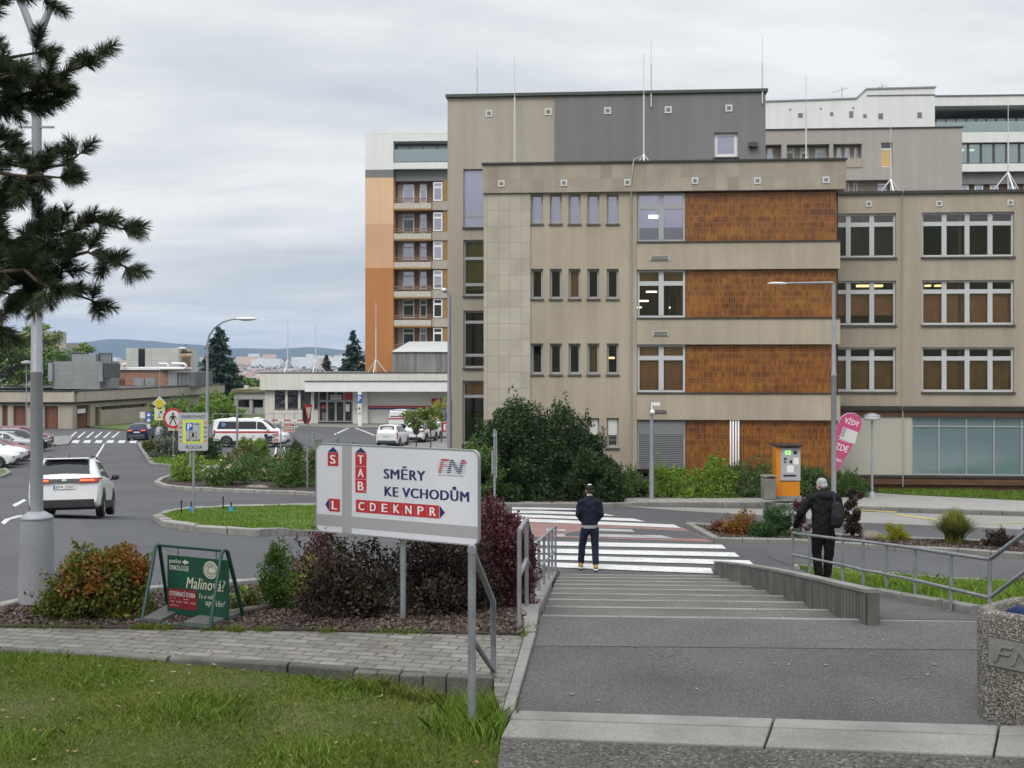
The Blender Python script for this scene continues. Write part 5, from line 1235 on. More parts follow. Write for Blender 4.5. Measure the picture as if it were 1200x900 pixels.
# rose bed and its neighbours
k = 0
for (px, py, w, h, m, fl, lab) in ((222, 566, 1.9, 1.05, Lb, fl_w, 'pale flowering rose bush at the left tip of the rose bed'), (268, 571, 2.0, 1.0, Lg, fl_w, 'rose bush with pale blooms in front of the rose bed, left of the rock'),
    (297, 560, 1.9, 1.15, Lg, None, 'plain green shrub in the middle of the rose bed behind the rock'), (285, 545, 2.2, .9, Lgy, fl_w, 'olive rose bush at the rear left of the rose bed'), (340, 573, 2.0, 1.15, Lg, None, 'dark green dense shrub in the right part of the rose bed'),
    (318, 566, 1.5, .85, Lg, fl_w, 'small rose bush just right of the rock'), (349, 548, 1.4, .95, Ld, None, 'rounded dark shrub at the rear of the rose bed near the yield sign'), (367, 566, 1.8, 1.2, Lg, fl_p, 'pink flowering rose bush beside the yield sign post'),
    (286, 534, .95, .95, Lb, None, 'bright green small bush before the ambulance rear wheel'), (306, 536, .9, .85, Lb, None, 'bright yellow-green small bush before the ambulance side'), (325, 552, 1.3, .6, Lgy, fl_w, 'low pale-flowered rose bush below the small red direction signs'),
    (400, 572, 2.2, 1.2, Lg, fl_p, 'pink rose bush mostly hidden behind the direction sign')):
    k += 1; p = G(px, py); p.z += .1
    bush('rose_bush' if fl else 'garden_shrub', lab, 'bush', p, w * 1.25, h * 1.25, m, 4200, .12, .06, 32, d=w, cr=.2, seed=70 + k, up=.35, flowers=fl, nf=75 if fl else 0, fs=.10, stems=4, group='bushes of the rose bed')
for (px, py, w, h, m, lab) in ((199, 538, 2.3, .95, Lgr, 'large grey-green mound shrub beside the pedestrian ban sign'), (180, 535, 1.7, .8, Lgy, 'low olive mound shrub at the left of the verge'), (211, 536, 1.4, .6, Lgr, 'small grey-green mound shrub at the foot of the parking sign'),
                           (208, 520, 2.8, 2.5, Ld, 'tall dark hedge shrub behind the diamond priority sign'), (213, 500, 3.4, 3.8, Lg, 'large green shrub behind the pedestrian ban sign'), (238, 541, 2.0, 1.3, Ld, 'dark shrub beside the foot of the curved street lamp')):
    k += 1; p = G(px, py); p.z += .1
    bush('mound_shrub', lab, 'bush', p, w * 1.15, h * 1.12, m, 3800, .15, .07, 32, d=w * .8, cr=.2, seed=90 + k, stems=4, group='shrubs on the small verge')
# distant trees
conifer('spruce_tree', 'tall dark spruce behind the curved street lamp', at_d(257, 170), 12.2, 10.0, Lc, 101, 34, 12, .9, dens=46)
conifer('spruce_tree', 'dark pointed spruce left of the orange tower', at_d(414, 180), 12.6, 7.6, Lc, 102, 32, 11, .75, dens=40)
conifer('spruce_tree', 'short spruce top showing above the entrance building roof', at_d(383, 185), 8.8, 5.0, Lc, 103, 24, 9, .7, dens=30)
for (px, d, h, w, lab, sd, m) in ((12, 175, 13.2, 10, 'green leafy tree at the far left behind the technical building', 111, Lt), (44, 180, 15.5, 9, 'tall yellow-green tree behind the large lamp post', 112, Lt), (93, 185, 11.6, 6.5, 'light green tree right of the large lamp post, above the ventilation unit', 113, Lt), (66, 172, 9.5, 8, 'dense green tree between lamp post and ventilation unit', 114, Lg),
                              (-30, 175, 13, 10, 'green tree cut by the left picture edge', 115, Lt), (275, 190, 6.5, 7, 'rounded green tree right of the tall spruce', 116, Lt), (144, 215, 8.5, 4, 'dark small tree beside the pale panel building', 117, Ld), (290, 205, 6., 8, 'dark green tree group crown left of the entrance building', 118, Lg)):
    tree('leafy_tree', lab, at_d(px, d), h, w, m, 5200, .55, 46, .22, .12, sd)
for (px, d, h, w, lab, sd, m) in ((245, 132, 3.9, 4.2, 'left yellow-green rounded shrub at the end of the technical building', 121, Lb), (266, 130, 3.6, 4.0, 'right yellow-green rounded shrub at the end of the technical building', 122, Lb), (200, 118, 3.2, 5, 'green shrub before the flank of the technical building', 123, Lb)):
    bush('garden_shrub', lab, 'bush', at_d(px, d), w, h, m, 3600, .3, .18, 30, cr=.18, seed=sd)
for (px, py, h, w, lab, sd, m) in ((487, 530, 3.2, 2.4, 'slim young tree before the white vehicles, leftmost of three', 131, Lt), (504, 530, 3.4, 2.2, 'slim young tree right of the white vehicles, middle of three', 132, Lt), (517, 519, 3.9, 2.4, 'slim yellow-green young tree under the letter signs, rightmost of three', 133, Ly)):
    tree('young_tree', lab, G(px, py), h, w, m, 700, .22, 24, .05, .42, sd, group='young trees by the entrance parking', cr=.14)
# foreground pine: trunk outside the picture, branches reaching in
def pine():
    rng = np.random.default_rng(4); d0 = 9.4
    base = Vector((-5.35, d0, Tz(-5.35, d0) - .1))
    root = empty('pine_tree', base, 0, 'pine tree with long dark needles reaching in from the left', 'tree')
    s = MB(); s.tube([base, base + Vector((.1, 0, 3)), base + Vector((0, .1, 7))], [.19, .15, .07], 10); s.build('trunk', MATS['bark'], root, True)
    limbs = [  # pixel path, depth drift
        ([(-142, 120), (-20, 92), (60, 94), (105, 78), (128, 66)], 0.0), ([(-140, 100), (-30, 60), (20, 68), (56, 62)], .3), ([(-140, 60), (-40, 25), (8, 8), (22, -12)], .2), ([(-140, 40), (0, -8), (58, -4), (72, -14)], -.2),
        ([(-140, 160), (-30, 112), (20, 130), (62, 124)], .25), ([(-140, 215), (-20, 188), (50, 196), (88, 194), (105, 182)], .1), ([(-140, 235), (-20, 196), (40, 208), (82, 208)], -.2), ([(-140, 190), (-40, 150), (8, 172), (22, 166)], .3),
        ([(-140, 260), (-40, 215), (6, 232), (30, 222)], .2), ([(-142, 330), (-20, 286), (60, 280), (120, 262), (156, 268)], .05), ([(-140, 335), (0, 298), (60, 300), (112, 296), (160, 312)], -.25), ([(-140, 350), (-10, 335), (50, 330), (90, 345), (122, 352)], .2),
        ([(-140, 390), (-40, 360), (8, 372), (16, 382)], 0), ([(-140, 330), (-10, 318), (36, 316), (70, 336)], -.35), ([(-140, 318), (-30, 276), (20, 286), (60, 262)], .35), ([(-140, 270), (-60, 230), (-10, 262), (12, 248)], 0),
        ([(-140, 140), (-40, 110), (0, 96), (30, 88)], -.35), ([(-140, 345), (-40, 330), (0, 340), (24, 344)], .4),
        ([(-140, 120), (-30, 96), (30, 112), (72, 108)], .15), ([(-140, 345), (-20, 318), (40, 322), (86, 318)], .1), ([(-140, 330), (-20, 300), (30, 290), (92, 284)], -.1), ([(-140, 150), (-40, 120), (10, 116), (40, 120)], .1)]
    NP, NB = [], []; lb = MB()
    for path, dr in limbs:
        pts = []
        for i, (x, y) in enumerate(path):
            f = i / (len(path) - 1); pts.append(P(x - 14 * f, y, d0 + dr * (.3 + f)))
        fine = resample(pts, .12); m_ = len(fine)
        for i in range(1, m_ - 1): fine[i] = fine[i] + Vector(rng.normal(0, .008, 3))
        lb.tube(fine, [.035 * (1 - i / m_) + .007 for i in range(m_)], 6)
        shoots = []
        for i, q in enumerate(fine):
            px = 600 + q.x * F / q.y
            if px < -70: continue
            f = i / m_
            if f < .36: continue
            for r_ in range(1 if f < .6 else 2):
                dirn = (fine[min(i + 1, m_ - 1)] - fine[i - 1]).normalized()
                v = Vector(rng.normal(0, .95, 3)); v = (dirn * .8 + v + Vector((0, 0, .28))).normalized()
                shoots.append((q, v, rng.uniform(.10, .24)))
        shoots.append((fine[-1], (fine[-1] - fine[-2]).normalized(), .16))
        for q, v, L in shoots:
            e = q + v * L; lb.tube([q, q.lerp(e, .5) + Vector((0, 0, -.006)), e], [.007, .006, .004], 5)
            n = int(370 * L / .2); t = rng.uniform(.12, 1.02, n); ax = np.array(v)
            o = rdir(rng, n); o -= (o @ ax)[:, None] * ax; o /= np.linalg.norm(o, axis=1, keepdims=True) + 1e-9
            nd = ax * rng.uniform(.35, 1.0, n)[:, None] + o * .8; nd[t > .9] += ax * .8; nd /= np.linalg.norm(nd, axis=1, keepdims=True)
            NP.append(np.array(q) + ax * (L * t)[:, None]); NB.append(nd)
    lb.build('branch', MATS['bark'], root, True)
    p = np.concatenate(NP); b = np.concatenate(NB); n = len(p); L = rng.uniform(.08, .13, n)[:, None]
    side = np.cross(b, rdir(rng, n)); side /= np.linalg.norm(side, axis=1, keepdims=True) + 1e-9; w = .0017
    droop = np.array([0, 0, -.008])
    V = np.stack([p - side * w, p + side * w, p + b * L * .6 + side * w * .9, p + b * L + droop, p + b * L * .6 - side * w * .9], 1).reshape(-1, 3)
    raw('needles', V, np.arange(5 * n).reshape(-1, 5), leafmat('pine_needle', [(.020, .038, .018), (.034, .062, .026), (.058, .090, .036), (.10, .085, .04)], trans=.05, nsc=2.), root, True)
pine()
# lawn grass and verges
def blades(name, n, sampler, hfun, hh=(.04, .10), m=None, w=.004, seed=1, lean=.5, patchy=True):
    rng = np.random.default_rng(seed); pts = sampler(rng, n)
    z = np.array([hfun(a, b) for a, b in pts]); n = len(pts)
    a = rng.uniform(0, 6.283, n); h = rng.uniform(*hh, n)
    if patchy: h *= np.clip(.75 + .5 * np.sin(pts[:, 0] * 2.3 + 1) * np.sin(pts[:, 1] * 3.1) + rng.normal(0, .2, n), .55, 1.6)
    l = rng.uniform(.1, lean, n) * h * 1.4
    b = np.column_stack([pts, z - .01]); d = np.column_stack([np.cos(a), np.sin(a), np.zeros(n)]); t = rng.uniform(0, 6.283, n); s = np.column_stack([np.cos(t), np.sin(t), np.zeros(n)]) * w * rng.uniform(.6, 1.3, n)[:, None]
    mid = b + d * (l * .35)[:, None] + np.column_stack([np.zeros((n, 2)), h * .6]); tip = b + d * l[:, None] + np.column_stack([np.zeros((n, 2)), h])
    V = np.stack([b - s, b + s, mid + s * .8, tip, mid - s * .8], 1).reshape(-1, 3)
    return tag(raw(name, V, np.arange(5 * n).reshape(-1, 5), m), kind='stuff')
def poly_sampler(poly, density=None):
    px = np.array([p[0] for p in poly]); py = np.array([p[1] for p in poly])
    def f(rng, n):
        out = []
        while sum(map(len, out)) < n:
            x = rng.uniform(px.min(), px.max(), n); y = rng.uniform(py.min(), py.max(), n); ins = np.zeros(n, bool); j = len(px) - 1
            for i in range(len(px)):
                c = ((py[i] > y) != (py[j] > y)) & (x < (px[j] - px[i]) * (y - py[i]) / (py[j] - py[i] + 1e-12) + px[i]); ins ^= c; j = i
            out.append(np.stack([x[ins], y[ins]], 1))
            if density is not None: out[-1] = out[-1][rng.random(len(out[-1])) < density(out[-1])]
        return np.concatenate(out)[:n]
    return f
Gr = leafmat('grass_blade', [(.09, .125, .018), (.14, .205, .028), (.20, .265, .045), (.29, .28, .09)], trans=.3, nsc=1.3)
Gr2 = leafmat('verge_grass', [(.087, .160, .023), (.145, .246, .029), (.232, .319, .051)], trans=.3, nsc=1.5)
LV = [SP(-60, 762), SP(0, 766), SP(200, 776), SP(340, 784), SP(440, 793), SP(579, 803), SP(590, 814), SP(603, 838), SP(589, 868), SP(580, 935), SP(-60, 935)]
def lawn_density(q):
    b = np.sin(q[:, 0] * 1.9 + 2.) * np.sin(q[:, 1] * 2.7 + .6) + .6 * np.sin(q[:, 0] * 4.7 + q[:, 1] * 3.3)
    return np.clip(.92 - .3 * np.clip(b - .35, 0, 1), .5, 1)
blades('lawn_grass', 200000, poly_sampler(LV, lawn_density), lawn_h, (.014, .046), Gr, .0034, 1, .95)
blades('lawn_grass', 6000, poly_sampler(LV, lambda q: np.clip(np.sin(q[:, 0] * 3.3) * np.sin(q[:, 1] * 4.1 + 1) - .1, 0, 1)), lawn_h, (.04, .09), Gr2, .0036, 21, .9)
blades('tall_grass', 2600, lambda r, n: np.stack([np.minimum(r.normal(SP(566, 832).x, .15, n), SP(590, 832).x), r.normal(SP(572, 832).y - .02, .26, n)], 1), lawn_h, (.06, .24), Gr2, .004, 2, .75, False)
blades('edge_grass', 1500, lambda r, n: (lambda t: np.stack([SP(415, 795).x + t * (SP(575, 806).x - SP(415, 795).x) + r.normal(0, .02, n), SP(415, 795).y + t * (SP(575, 806).y - SP(415, 795).y) - .06 + r.normal(0, .03, n)], 1))(r.random(n)), lawn_h, (.05, .15), Gr, .004, 3, .8)
def tuft_strip(q0, q1, n, hh, seed):
    a, b = q0, q1
    return blades('edge_grass', n, lambda r, k: (lambda t: np.stack([a.x + t * (b.x - a.x) + r.normal(0, .02, k), a.y + t * (b.y - a.y) + r.normal(0, .035, k)], 1))(r.random(n)), lambda x, y: LZ + .03, hh, Gr, .004, seed, .8, False)
for i, (a, b, n) in enumerate((((157, 740), (200, 741), 700), ((235, 742), (262, 742), 180), ((268, 742), (285, 743), 260), ((298, 743), (320, 743), 160), ((376, 744), (390, 744), 160), ((430, 745), (500, 746), 240), ((612, 752), (622, 738), 160), ((0, 739), (120, 740), 240))):
    tuft_strip(SP(*a), SP(*b), n, (.03, .07), 10 + i)
def px_poly(pl): return [G(*q).xy for q in pl]
blades('strip_grass', 26000, poly_sampler(px_poly([(932, 667), (1000, 672.5), (1100, 682.5), (1200, 687.5), (1300, 691), (1300, 735), (1145, 719), (1112, 712), (1030, 697), (985, 685), (945, 669.5)])), lambda x, y: Tz(x, y) + .09, (.05, .14), Gr2, .006, 4, .7)
blades('island_grass', 26000, poly_sampler(px_poly([(188, 609), (200, 604), (226, 601), (270, 598), (372, 596.5), (450, 598), (480, 606), (460, 625), (372, 627.5), (300, 626.5), (230, 622), (198, 615)])), lambda x, y: Tz(x, y) + .12, (.04, .09), Gr2, .012, 5, .7)
blades('verge_grass', 9000, poly_sampler(px_poly([(1022, 574), (1200, 581), (1260, 584), (1260, 593), (1200, 590), (1030, 580)])), lambda x, y: Tz(x, y) + .14, (.06, .14), Gr2, .015, 6, .7)
blades('verge_grass', 5000, poly_sampler(px_poly([(172, 540), (179, 545.5), (225, 548.5), (262, 548.5), (262, 536), (230, 535)])), lambda x, y: Tz(x, y) + .12, (.06, .14), Gr2, .025, 7, .7)
# bark chips
def chips(name, poly, n, hfun, seed, s=.05):
    rng = np.random.default_rng(seed); pts = poly_sampler(poly)(rng, n); z = np.array([hfun(a, b) for a, b in pts]); C = np.column_stack([pts, z + .012])
    a = rdir(rng, n); a[:, 2] *= .35; a /= np.linalg.norm(a, axis=1, keepdims=True)
    V, Fc = leafquads(rng, C, s, s * .55, a, .9)
    return tag(raw(name, V, Fc, leafmat('bark_chip', [(.05, .032, .025), (.10, .07, .055), (.16, .125, .10)], trans=0., nsc=9)), kind='stuff')
chips('bark_mulch', px_poly([(-20, 737), (300, 742), (612, 748), (640, 690), (420, 684), (300, 690), (20, 714), (-20, 722)]), 26000, lambda x, y: Tz(x, y) + .05, 1)
chips('bark_mulch', px_poly([(810, 618), (870, 623), (1000, 633), (1200, 641), (1260, 643), (1260, 655), (1200, 653), (1050, 644), (930, 636), (842, 634.5)]), 9000, lambda x, y: Tz(x, y) + .09, 2, .07)

def litter():
    rng = np.random.default_rng(77); q = poly_sampler(LV)(rng, 130); q2 = poly_sampler([SP(0, 738), SP(600, 745), SP(580, 790), SP(0, 764)])(rng, 60); q3 = np.stack([rng.uniform(SP(630, 740).x, SP(1140, 740).x, 45), rng.uniform(8.6, 11.4, 45)], 1)
    p = np.array([(x, y, lawn_h(x, y) + .03) for x, y in q] + [(x, y, LZ + .038) for x, y in q2] + [(x, y, LZ + .012) for x, y in q3]); n = len(p)
    a = rdir(rng, n); a[:, 2] *= .15; a /= np.linalg.norm(a, axis=1, keepdims=True); b = np.cross(a, np.array([0, 0, 1.])); b /= np.linalg.norm(b, axis=1, keepdims=True)
    L = rng.uniform(.012, .03, n)[:, None]; V = np.stack([p - a * L, p + b * L * .6, p + a * L, p - b * L * .6], 1).reshape(-1, 3)
    tag(raw('fallen_leaves', V, np.arange(4 * n).reshape(-1, 4), leafmat('leaf_litter', [(.10, .06, .025), (.22, .15, .05), (.30, .26, .12)], trans=0.)), kind='stuff')
litter()
# ------------------------------------------------------------------ railings
def posts_rail(label, tops, bases, r=.022, mid=None, group=None, m=None, extra=(), base_obj=None):
    m = m or metal_d
    b0 = base_obj or bases[0]
    root = empty('handrail', b0, 0, label, 'handrail', group)
    for t, b in zip(tops, bases):
        s = MB(); s.tube([b - Vector((0, 0, .1)), t], r, 10); s.lathe([(r * 1.9, 0), (r * 1.9, .012), (r, .014)], 12, 0, (b.x, b.y, b.z)); s.build('post', m, root, True)
    s = MB(); s.tube(list(tops) + list(extra), r * 1.02, 10); s.build('top_rail', m, root, True)
    if mid: s = MB(); s.tube(mid, r * .95, 10); s.build('mid_rail', m, root, True)
    return root
# front railing by the lawn
f0, f1 = Vector(((553 - 600) * 8.35 / F, 8.35, 0)), Vector(((578 - 600) * 9.55 / F, 9.55, 0))
def zat(py, d): return CZ - (py - HY) * d / F
root = empty('handrail', (f0.x, f0.y, 1.6), 0, 'grey front handrail dropping from the lawn to the palisade edge', 'handrail')
t0, t1, b1 = Vector((f0.x, f0.y, zat(641, f0.y))), Vector((f1.x, f1.y, zat(705, f1.y))), Vector((f1.x, f1.y, zat(788, f1.y)))
s = MB(); s.tube([Vector((f0.x, f0.y, 1.5)), t0], .03, 12); s.build('post', metal_d, root, True)
s = MB(); s.tube([t0 + Vector((0, 0, -.02)), t1, b1 - Vector((0, 0, .1))], .024, 12); s.build('top_rail', metal_d, root, True)
s = MB(); s.tube([Vector((f0.x, f0.y, zat(748, f0.y))), b1 + Vector((0, 0, .02))], .022, 12); s.build('mid_rail', metal_d, root, True)
s = MB(); s.tube([t0 + Vector((-.0, -.035, -.02)), t0 + Vector((0, .035, -.02))], .034, 14); s.tube([t0 + Vector((0, -.037, -.02)), t0 + Vector((0, -.034, -.02))], .01, 8); s.build('end_cap', metal_d, root, True)
# left stair railing
D_ = [(608.5, 622, 742, 11.1), (617, 608, 716, 12.0)]
A0 = [Vector(((x - 600) * d / F, d, zat(t, d))) for x, t, b, d in D_]; Bs = [Vector(((x - 600) * d / F, d, zat(b, d))) for x, t, b, d in D_]
p3 = [(625, 641, 13.4), (631.5, 633.5, 15.4), (637.5, 628, 17.3), (643, 623.5, 19.2), (647, 620, 21.), (651, 616.5, 22.7)]
A0 += [Vector(((x - 600) * d / F, d, zat(t, d))) for x, t, d in p3]
Bs += [Vector((a.x, a.y, Tz(a.x, a.y) + .02)) for a in A0[2:]]
mid = [Vector((a.x, a.y, (a.z + b.z) / 2 - .0)) for a, b in zip(A0, Bs)]
mid[0].z, mid[1].z = zat(675, 11.1), zat(655, 12.0)
posts_rail('grey tubular stair railing on the left side of the steps', A0, Bs, .024, mid)
# right railing along the grass
RR = [(929, 624.5, 685, 650), (948.5, 627, 687, 654), (987.5, 632, 690, 662), (1011.5, 634.5, 693, 668), (1039, 638, 698, 673), (1072.5, 642.5, 706, 680), (1114.5, 649, 716.5, 690), (1159.8, 655.5, 725, 700.5)]
A1, B1, M1 = [], [], []
for x, t, b, mm in RR:
    q = G(1039, 698); a = Vector((329 * 19.9 / F, 19.9, 0)); e_ = q - a; r = (x - 600) / F      # the first posts stand behind the wall: along a straight line
    if x < 1039: w = (r * a.y - a.x) / (e_.x - r * e_.y); g = a + e_ * w; g.z = Tz(g.x, g.y)
    else: g = G(x, b)
    A1.append(P(x, t, g.y)); B1.append(g); M1.append(P(x, mm, g.y))
e1, e2 = P(1340, 520, 10.4), P(1340, 565, 10.4)
r_ = posts_rail('long grey tubular railing along the grass strip, rising at the right', A1, B1, .022, M1 + [e2], extra=[e1])
s = MB(); s.tube([Vector((e1.x, e1.y, 1.6)), e1], .022, 10); s.build('post', metal_d, r_, True)
# palisade edging at the lawn corner
def palisade():
    a, b = SP(418, 790.5), SP(581, 797.5); root = empty('palisade_edging', (*b, LZ - .3), 0, 'row of dark concrete palisade blocks between the paved path and the lawn', 'edging')
    n = 6; ds = (b - a) / n; nr = Vector((-ds.y, ds.x)).normalized() * .11
    pm = mat('palisade_concrete', (.12, .115, .10), .95, sc=5, var=.3, fine=50, fvar=.35, bump=.6, bdist=.008)
    for i in range(n):
        p, q = a + ds * i + ds * .02, a + ds * (i + 1) - ds * .02; zt = LZ + .05 + .008 * random.uniform(-1, 1)
        s = MB(); s.hexa([(*(p - nr), LZ - .5), (*(q - nr), LZ - .5), (*q, LZ - .5), (*p, LZ - .5), (*(p - nr), zt), (*(q - nr), zt), (*q, zt), (*p, zt)]); s.build('palisade_block', pm, root, True, bevel=.012)
palisade()
kerb('path_edge', None, concd, .1, .06, .9, pts=[(*SP(-80, 765.5), 0), (*SP(0, 767), 0), (*SP(200, 777), 0), (*SP(340, 785), 0), (*SP(418, 791), 0)], low=.2)
# ------------------------------------------------------------------ lamps and poles
def spot(px, d): x = (px - 600) * d / F; return Vector((x, d, Tz(x, d)))
def big_post():
    p = Vector(((43 - 600) * 12.45 / F, 12.45, zat(718, 12.45))); root = empty('street_lamp', p, 0, 'large grey double-armed street lamp post at the left foreground', 'street lamp'); k = 12.45 / F
    s = MB(); s.lathe([(21 * k, -.3), (20.6 * k, 0), (19.5 * k, 58 * k), (18 * k, 110 * k)], 28, 0); s.build('sleeve', pole_p, root)
    s = MB(); s.lathe([(18.2 * k, 110 * k), (18.8 * k, 110.5 * k), (18.2 * k, 113 * k), (9 * k, 118.5 * k), (7 * k, 119 * k)], 28, 0); s.build('collar', pole_p, root)
    s = MB(); s.lathe([(7.3 * k, 118 * k), (6.9 * k, 280 * k), (7.4 * k, 281 * k), (7.4 * k, 283 * k), (6.5 * k, 284 * k), (5.6 * k, 560 * k), (5.0 * k, 672 * k)], 20, 0); s.build('pole', pole_p, root)
    for sx in (-1, 1):
        s = MB(); s.tube([(0, 0, 668 * k), (sx * 6 * k, 0, 684 * k), (sx * 14 * k, 0, 705 * k), (sx * 40 * k, 0, 770 * k), (sx * 80 * k, 0, 800 * k)], [.045, .042, .04, .036, .03], 10); s.build('arm', pole_p, root)
        s = MB(); s.ball((sx * 105 * k, 0, 802 * k), (30 * k, 10 * k, 8 * k), 14); s.build('lamp_head', offw, root)
    s = MB(); s.box(-.19, .19, -.02, .02, 0, .02, 0, Matrix.Translation((0, 0, 568 * k))); s.build('bracket', metal, root)
    q = MB(); q.box(-.27, .27, -.27, .27, -.25, .05); q.build('footing', mat('sandy_concrete', (.24, .20, .15), .95, sc=5, var=.25, bump=.5), root, bevel=.02)
big_post()
def arc_lamp(px, ybase, d, ytop, reach_px, label, flip=1, collar=None):
    p = spot(px, d); k = d / F; h = (ybase - ytop) * k; root = empty('street_lamp', p, 0, label, 'street lamp'); rx = reach_px * k
    s = MB(); s.lathe([(.27, -.2), (.25, 0), (.23, 1.0 if collar else .25), (.12, 1.08 if collar else .33)], 16, 0); s.build('sleeve', pole_p, root)
    s = MB(); s.tube([(0, 0, .3), (0, 0, h * .45)], .115, 12); s.tube([(0, 0, h * .45), (0, 0, h * .5), (0, 0, h - 1.6 * min(1, abs(rx))), *[(rx * .75 * (1 - math.cos(a)), 0, h - 1.6 * min(1, abs(rx)) * (1 - math.sin(a))) for a in (.35, .7, 1.05, 1.35)], (rx * .8, 0, h)], [.10, .085, .075, .07, .065, .06, .055, .05], 10); s.build('pole', pole_p, root)
    s = MB(); s.ball((rx * .95, 0, h + .0), (abs(rx) * .24 + .08, .16, .10), 14); s.build('lamp_head', white, root)
    s = MB(); s.ball((rx * .95, 0, h - .05), (abs(rx) * .17 + .06, .12, .09), 12); s.build('diffuser', offw, root)
arc_lamp(243, 538, 71, 374, 48, 'tall street lamp with arm curving right, beside the ambulance', collar=True)
arc_lamp(526.5, 571, 48.6, 335, -6, 'curved street lamp before the left edge of the taupe hospital block')
def right_lamp():
    d = 41.; p = spot(977, d); k = d / F; h = (580 - 318) * k; root = empty('street_lamp', p, 0, 'grey street lamp with horizontal arm pointing left, before the tile panels', 'street lamp')
    s = MB(); s.lathe([(.17, -.2), (.17, .26), (.10, .3)], 14, 0); s.build('sleeve', pole_p, root)
    s = MB(); s.lathe([(.095, .28), (.095, h * .58), (.11, h * .582), (.11, h * .59), (.075, h * .60), (.06, h)], 12, 0); s.build('pole', pole_p, root)
    s = MB(); s.tube([(0, 0, h - .05), (-.05, 0, h), (-56 * k, 0, h - .02)], [.05, .05, .035], 8); s.build('arm', pole_p, root)
    s = MB(); s.ball((-66 * k, 0, h - .03), (12 * k, .15, .06), 14); s.build('lamp_head', offw, root)
right_lamp()
def low_lamp(px, d, ytop, ybase, label, w):
    p = spot(px, d); k = d / F; h = (ybase - ytop) * k; root = empty('path_lamp', p, 0, label, 'path lamp')
    s = MB(); s.lathe([(.15, -.2), (.13, .28), (.06, .34)], 14, 0); s.lathe([(.05, .3), (.05, h * .55), (.042, h * .56), (.04, h)], 10, 0); s.build('pole', pole_p, root)
    s = MB(); s.lathe([(w * .6, h - .12), (w * .95, h - .08), (w, h + .04), (w * .96, h + .06)], 18, 0); s.build('diffuser', offw, root)
    s = MB(); s.lathe([(w * 1.02, h + .05), (w * 1.02, h + .09), (w * .4, h + .16), (.02, h + .18)], 18, 0); s.build('lamp_cap', pole_p, root)
low_lamp(1022, 44.3, 484, 581, 'short lamp with flat drum head before the pale ground-floor wall', .31)
low_lamp(31, 95, 421, 512, 'globe-headed path lamp at the left before the technical building', .42)
def cctv():
    d = 43.; p = spot(763.5, d); k = d / F; h = (575 - 459) * k; root = empty('camera_pole', p, 0, 'slim pole with white surveillance cameras before the hedge', 'camera pole')
    s = MB(); s.tube([(0, 0, -.1), (0, 0, h * .42)], .09, 10); s.tube([(0, 0, h * .42), (0, 0, h)], .065, 10); s.build('pole', pole_p, root)
    s = MB(); s.box(-.02, .32, -.07, .07, h - .08, h + .04); s.ball((.02, -.12, h - .32), .1, 12); s.tube([(0, -.12, h - .22), (0, 0, h - .05)], .03, 6); s.build('camera', white, root)
cctv()
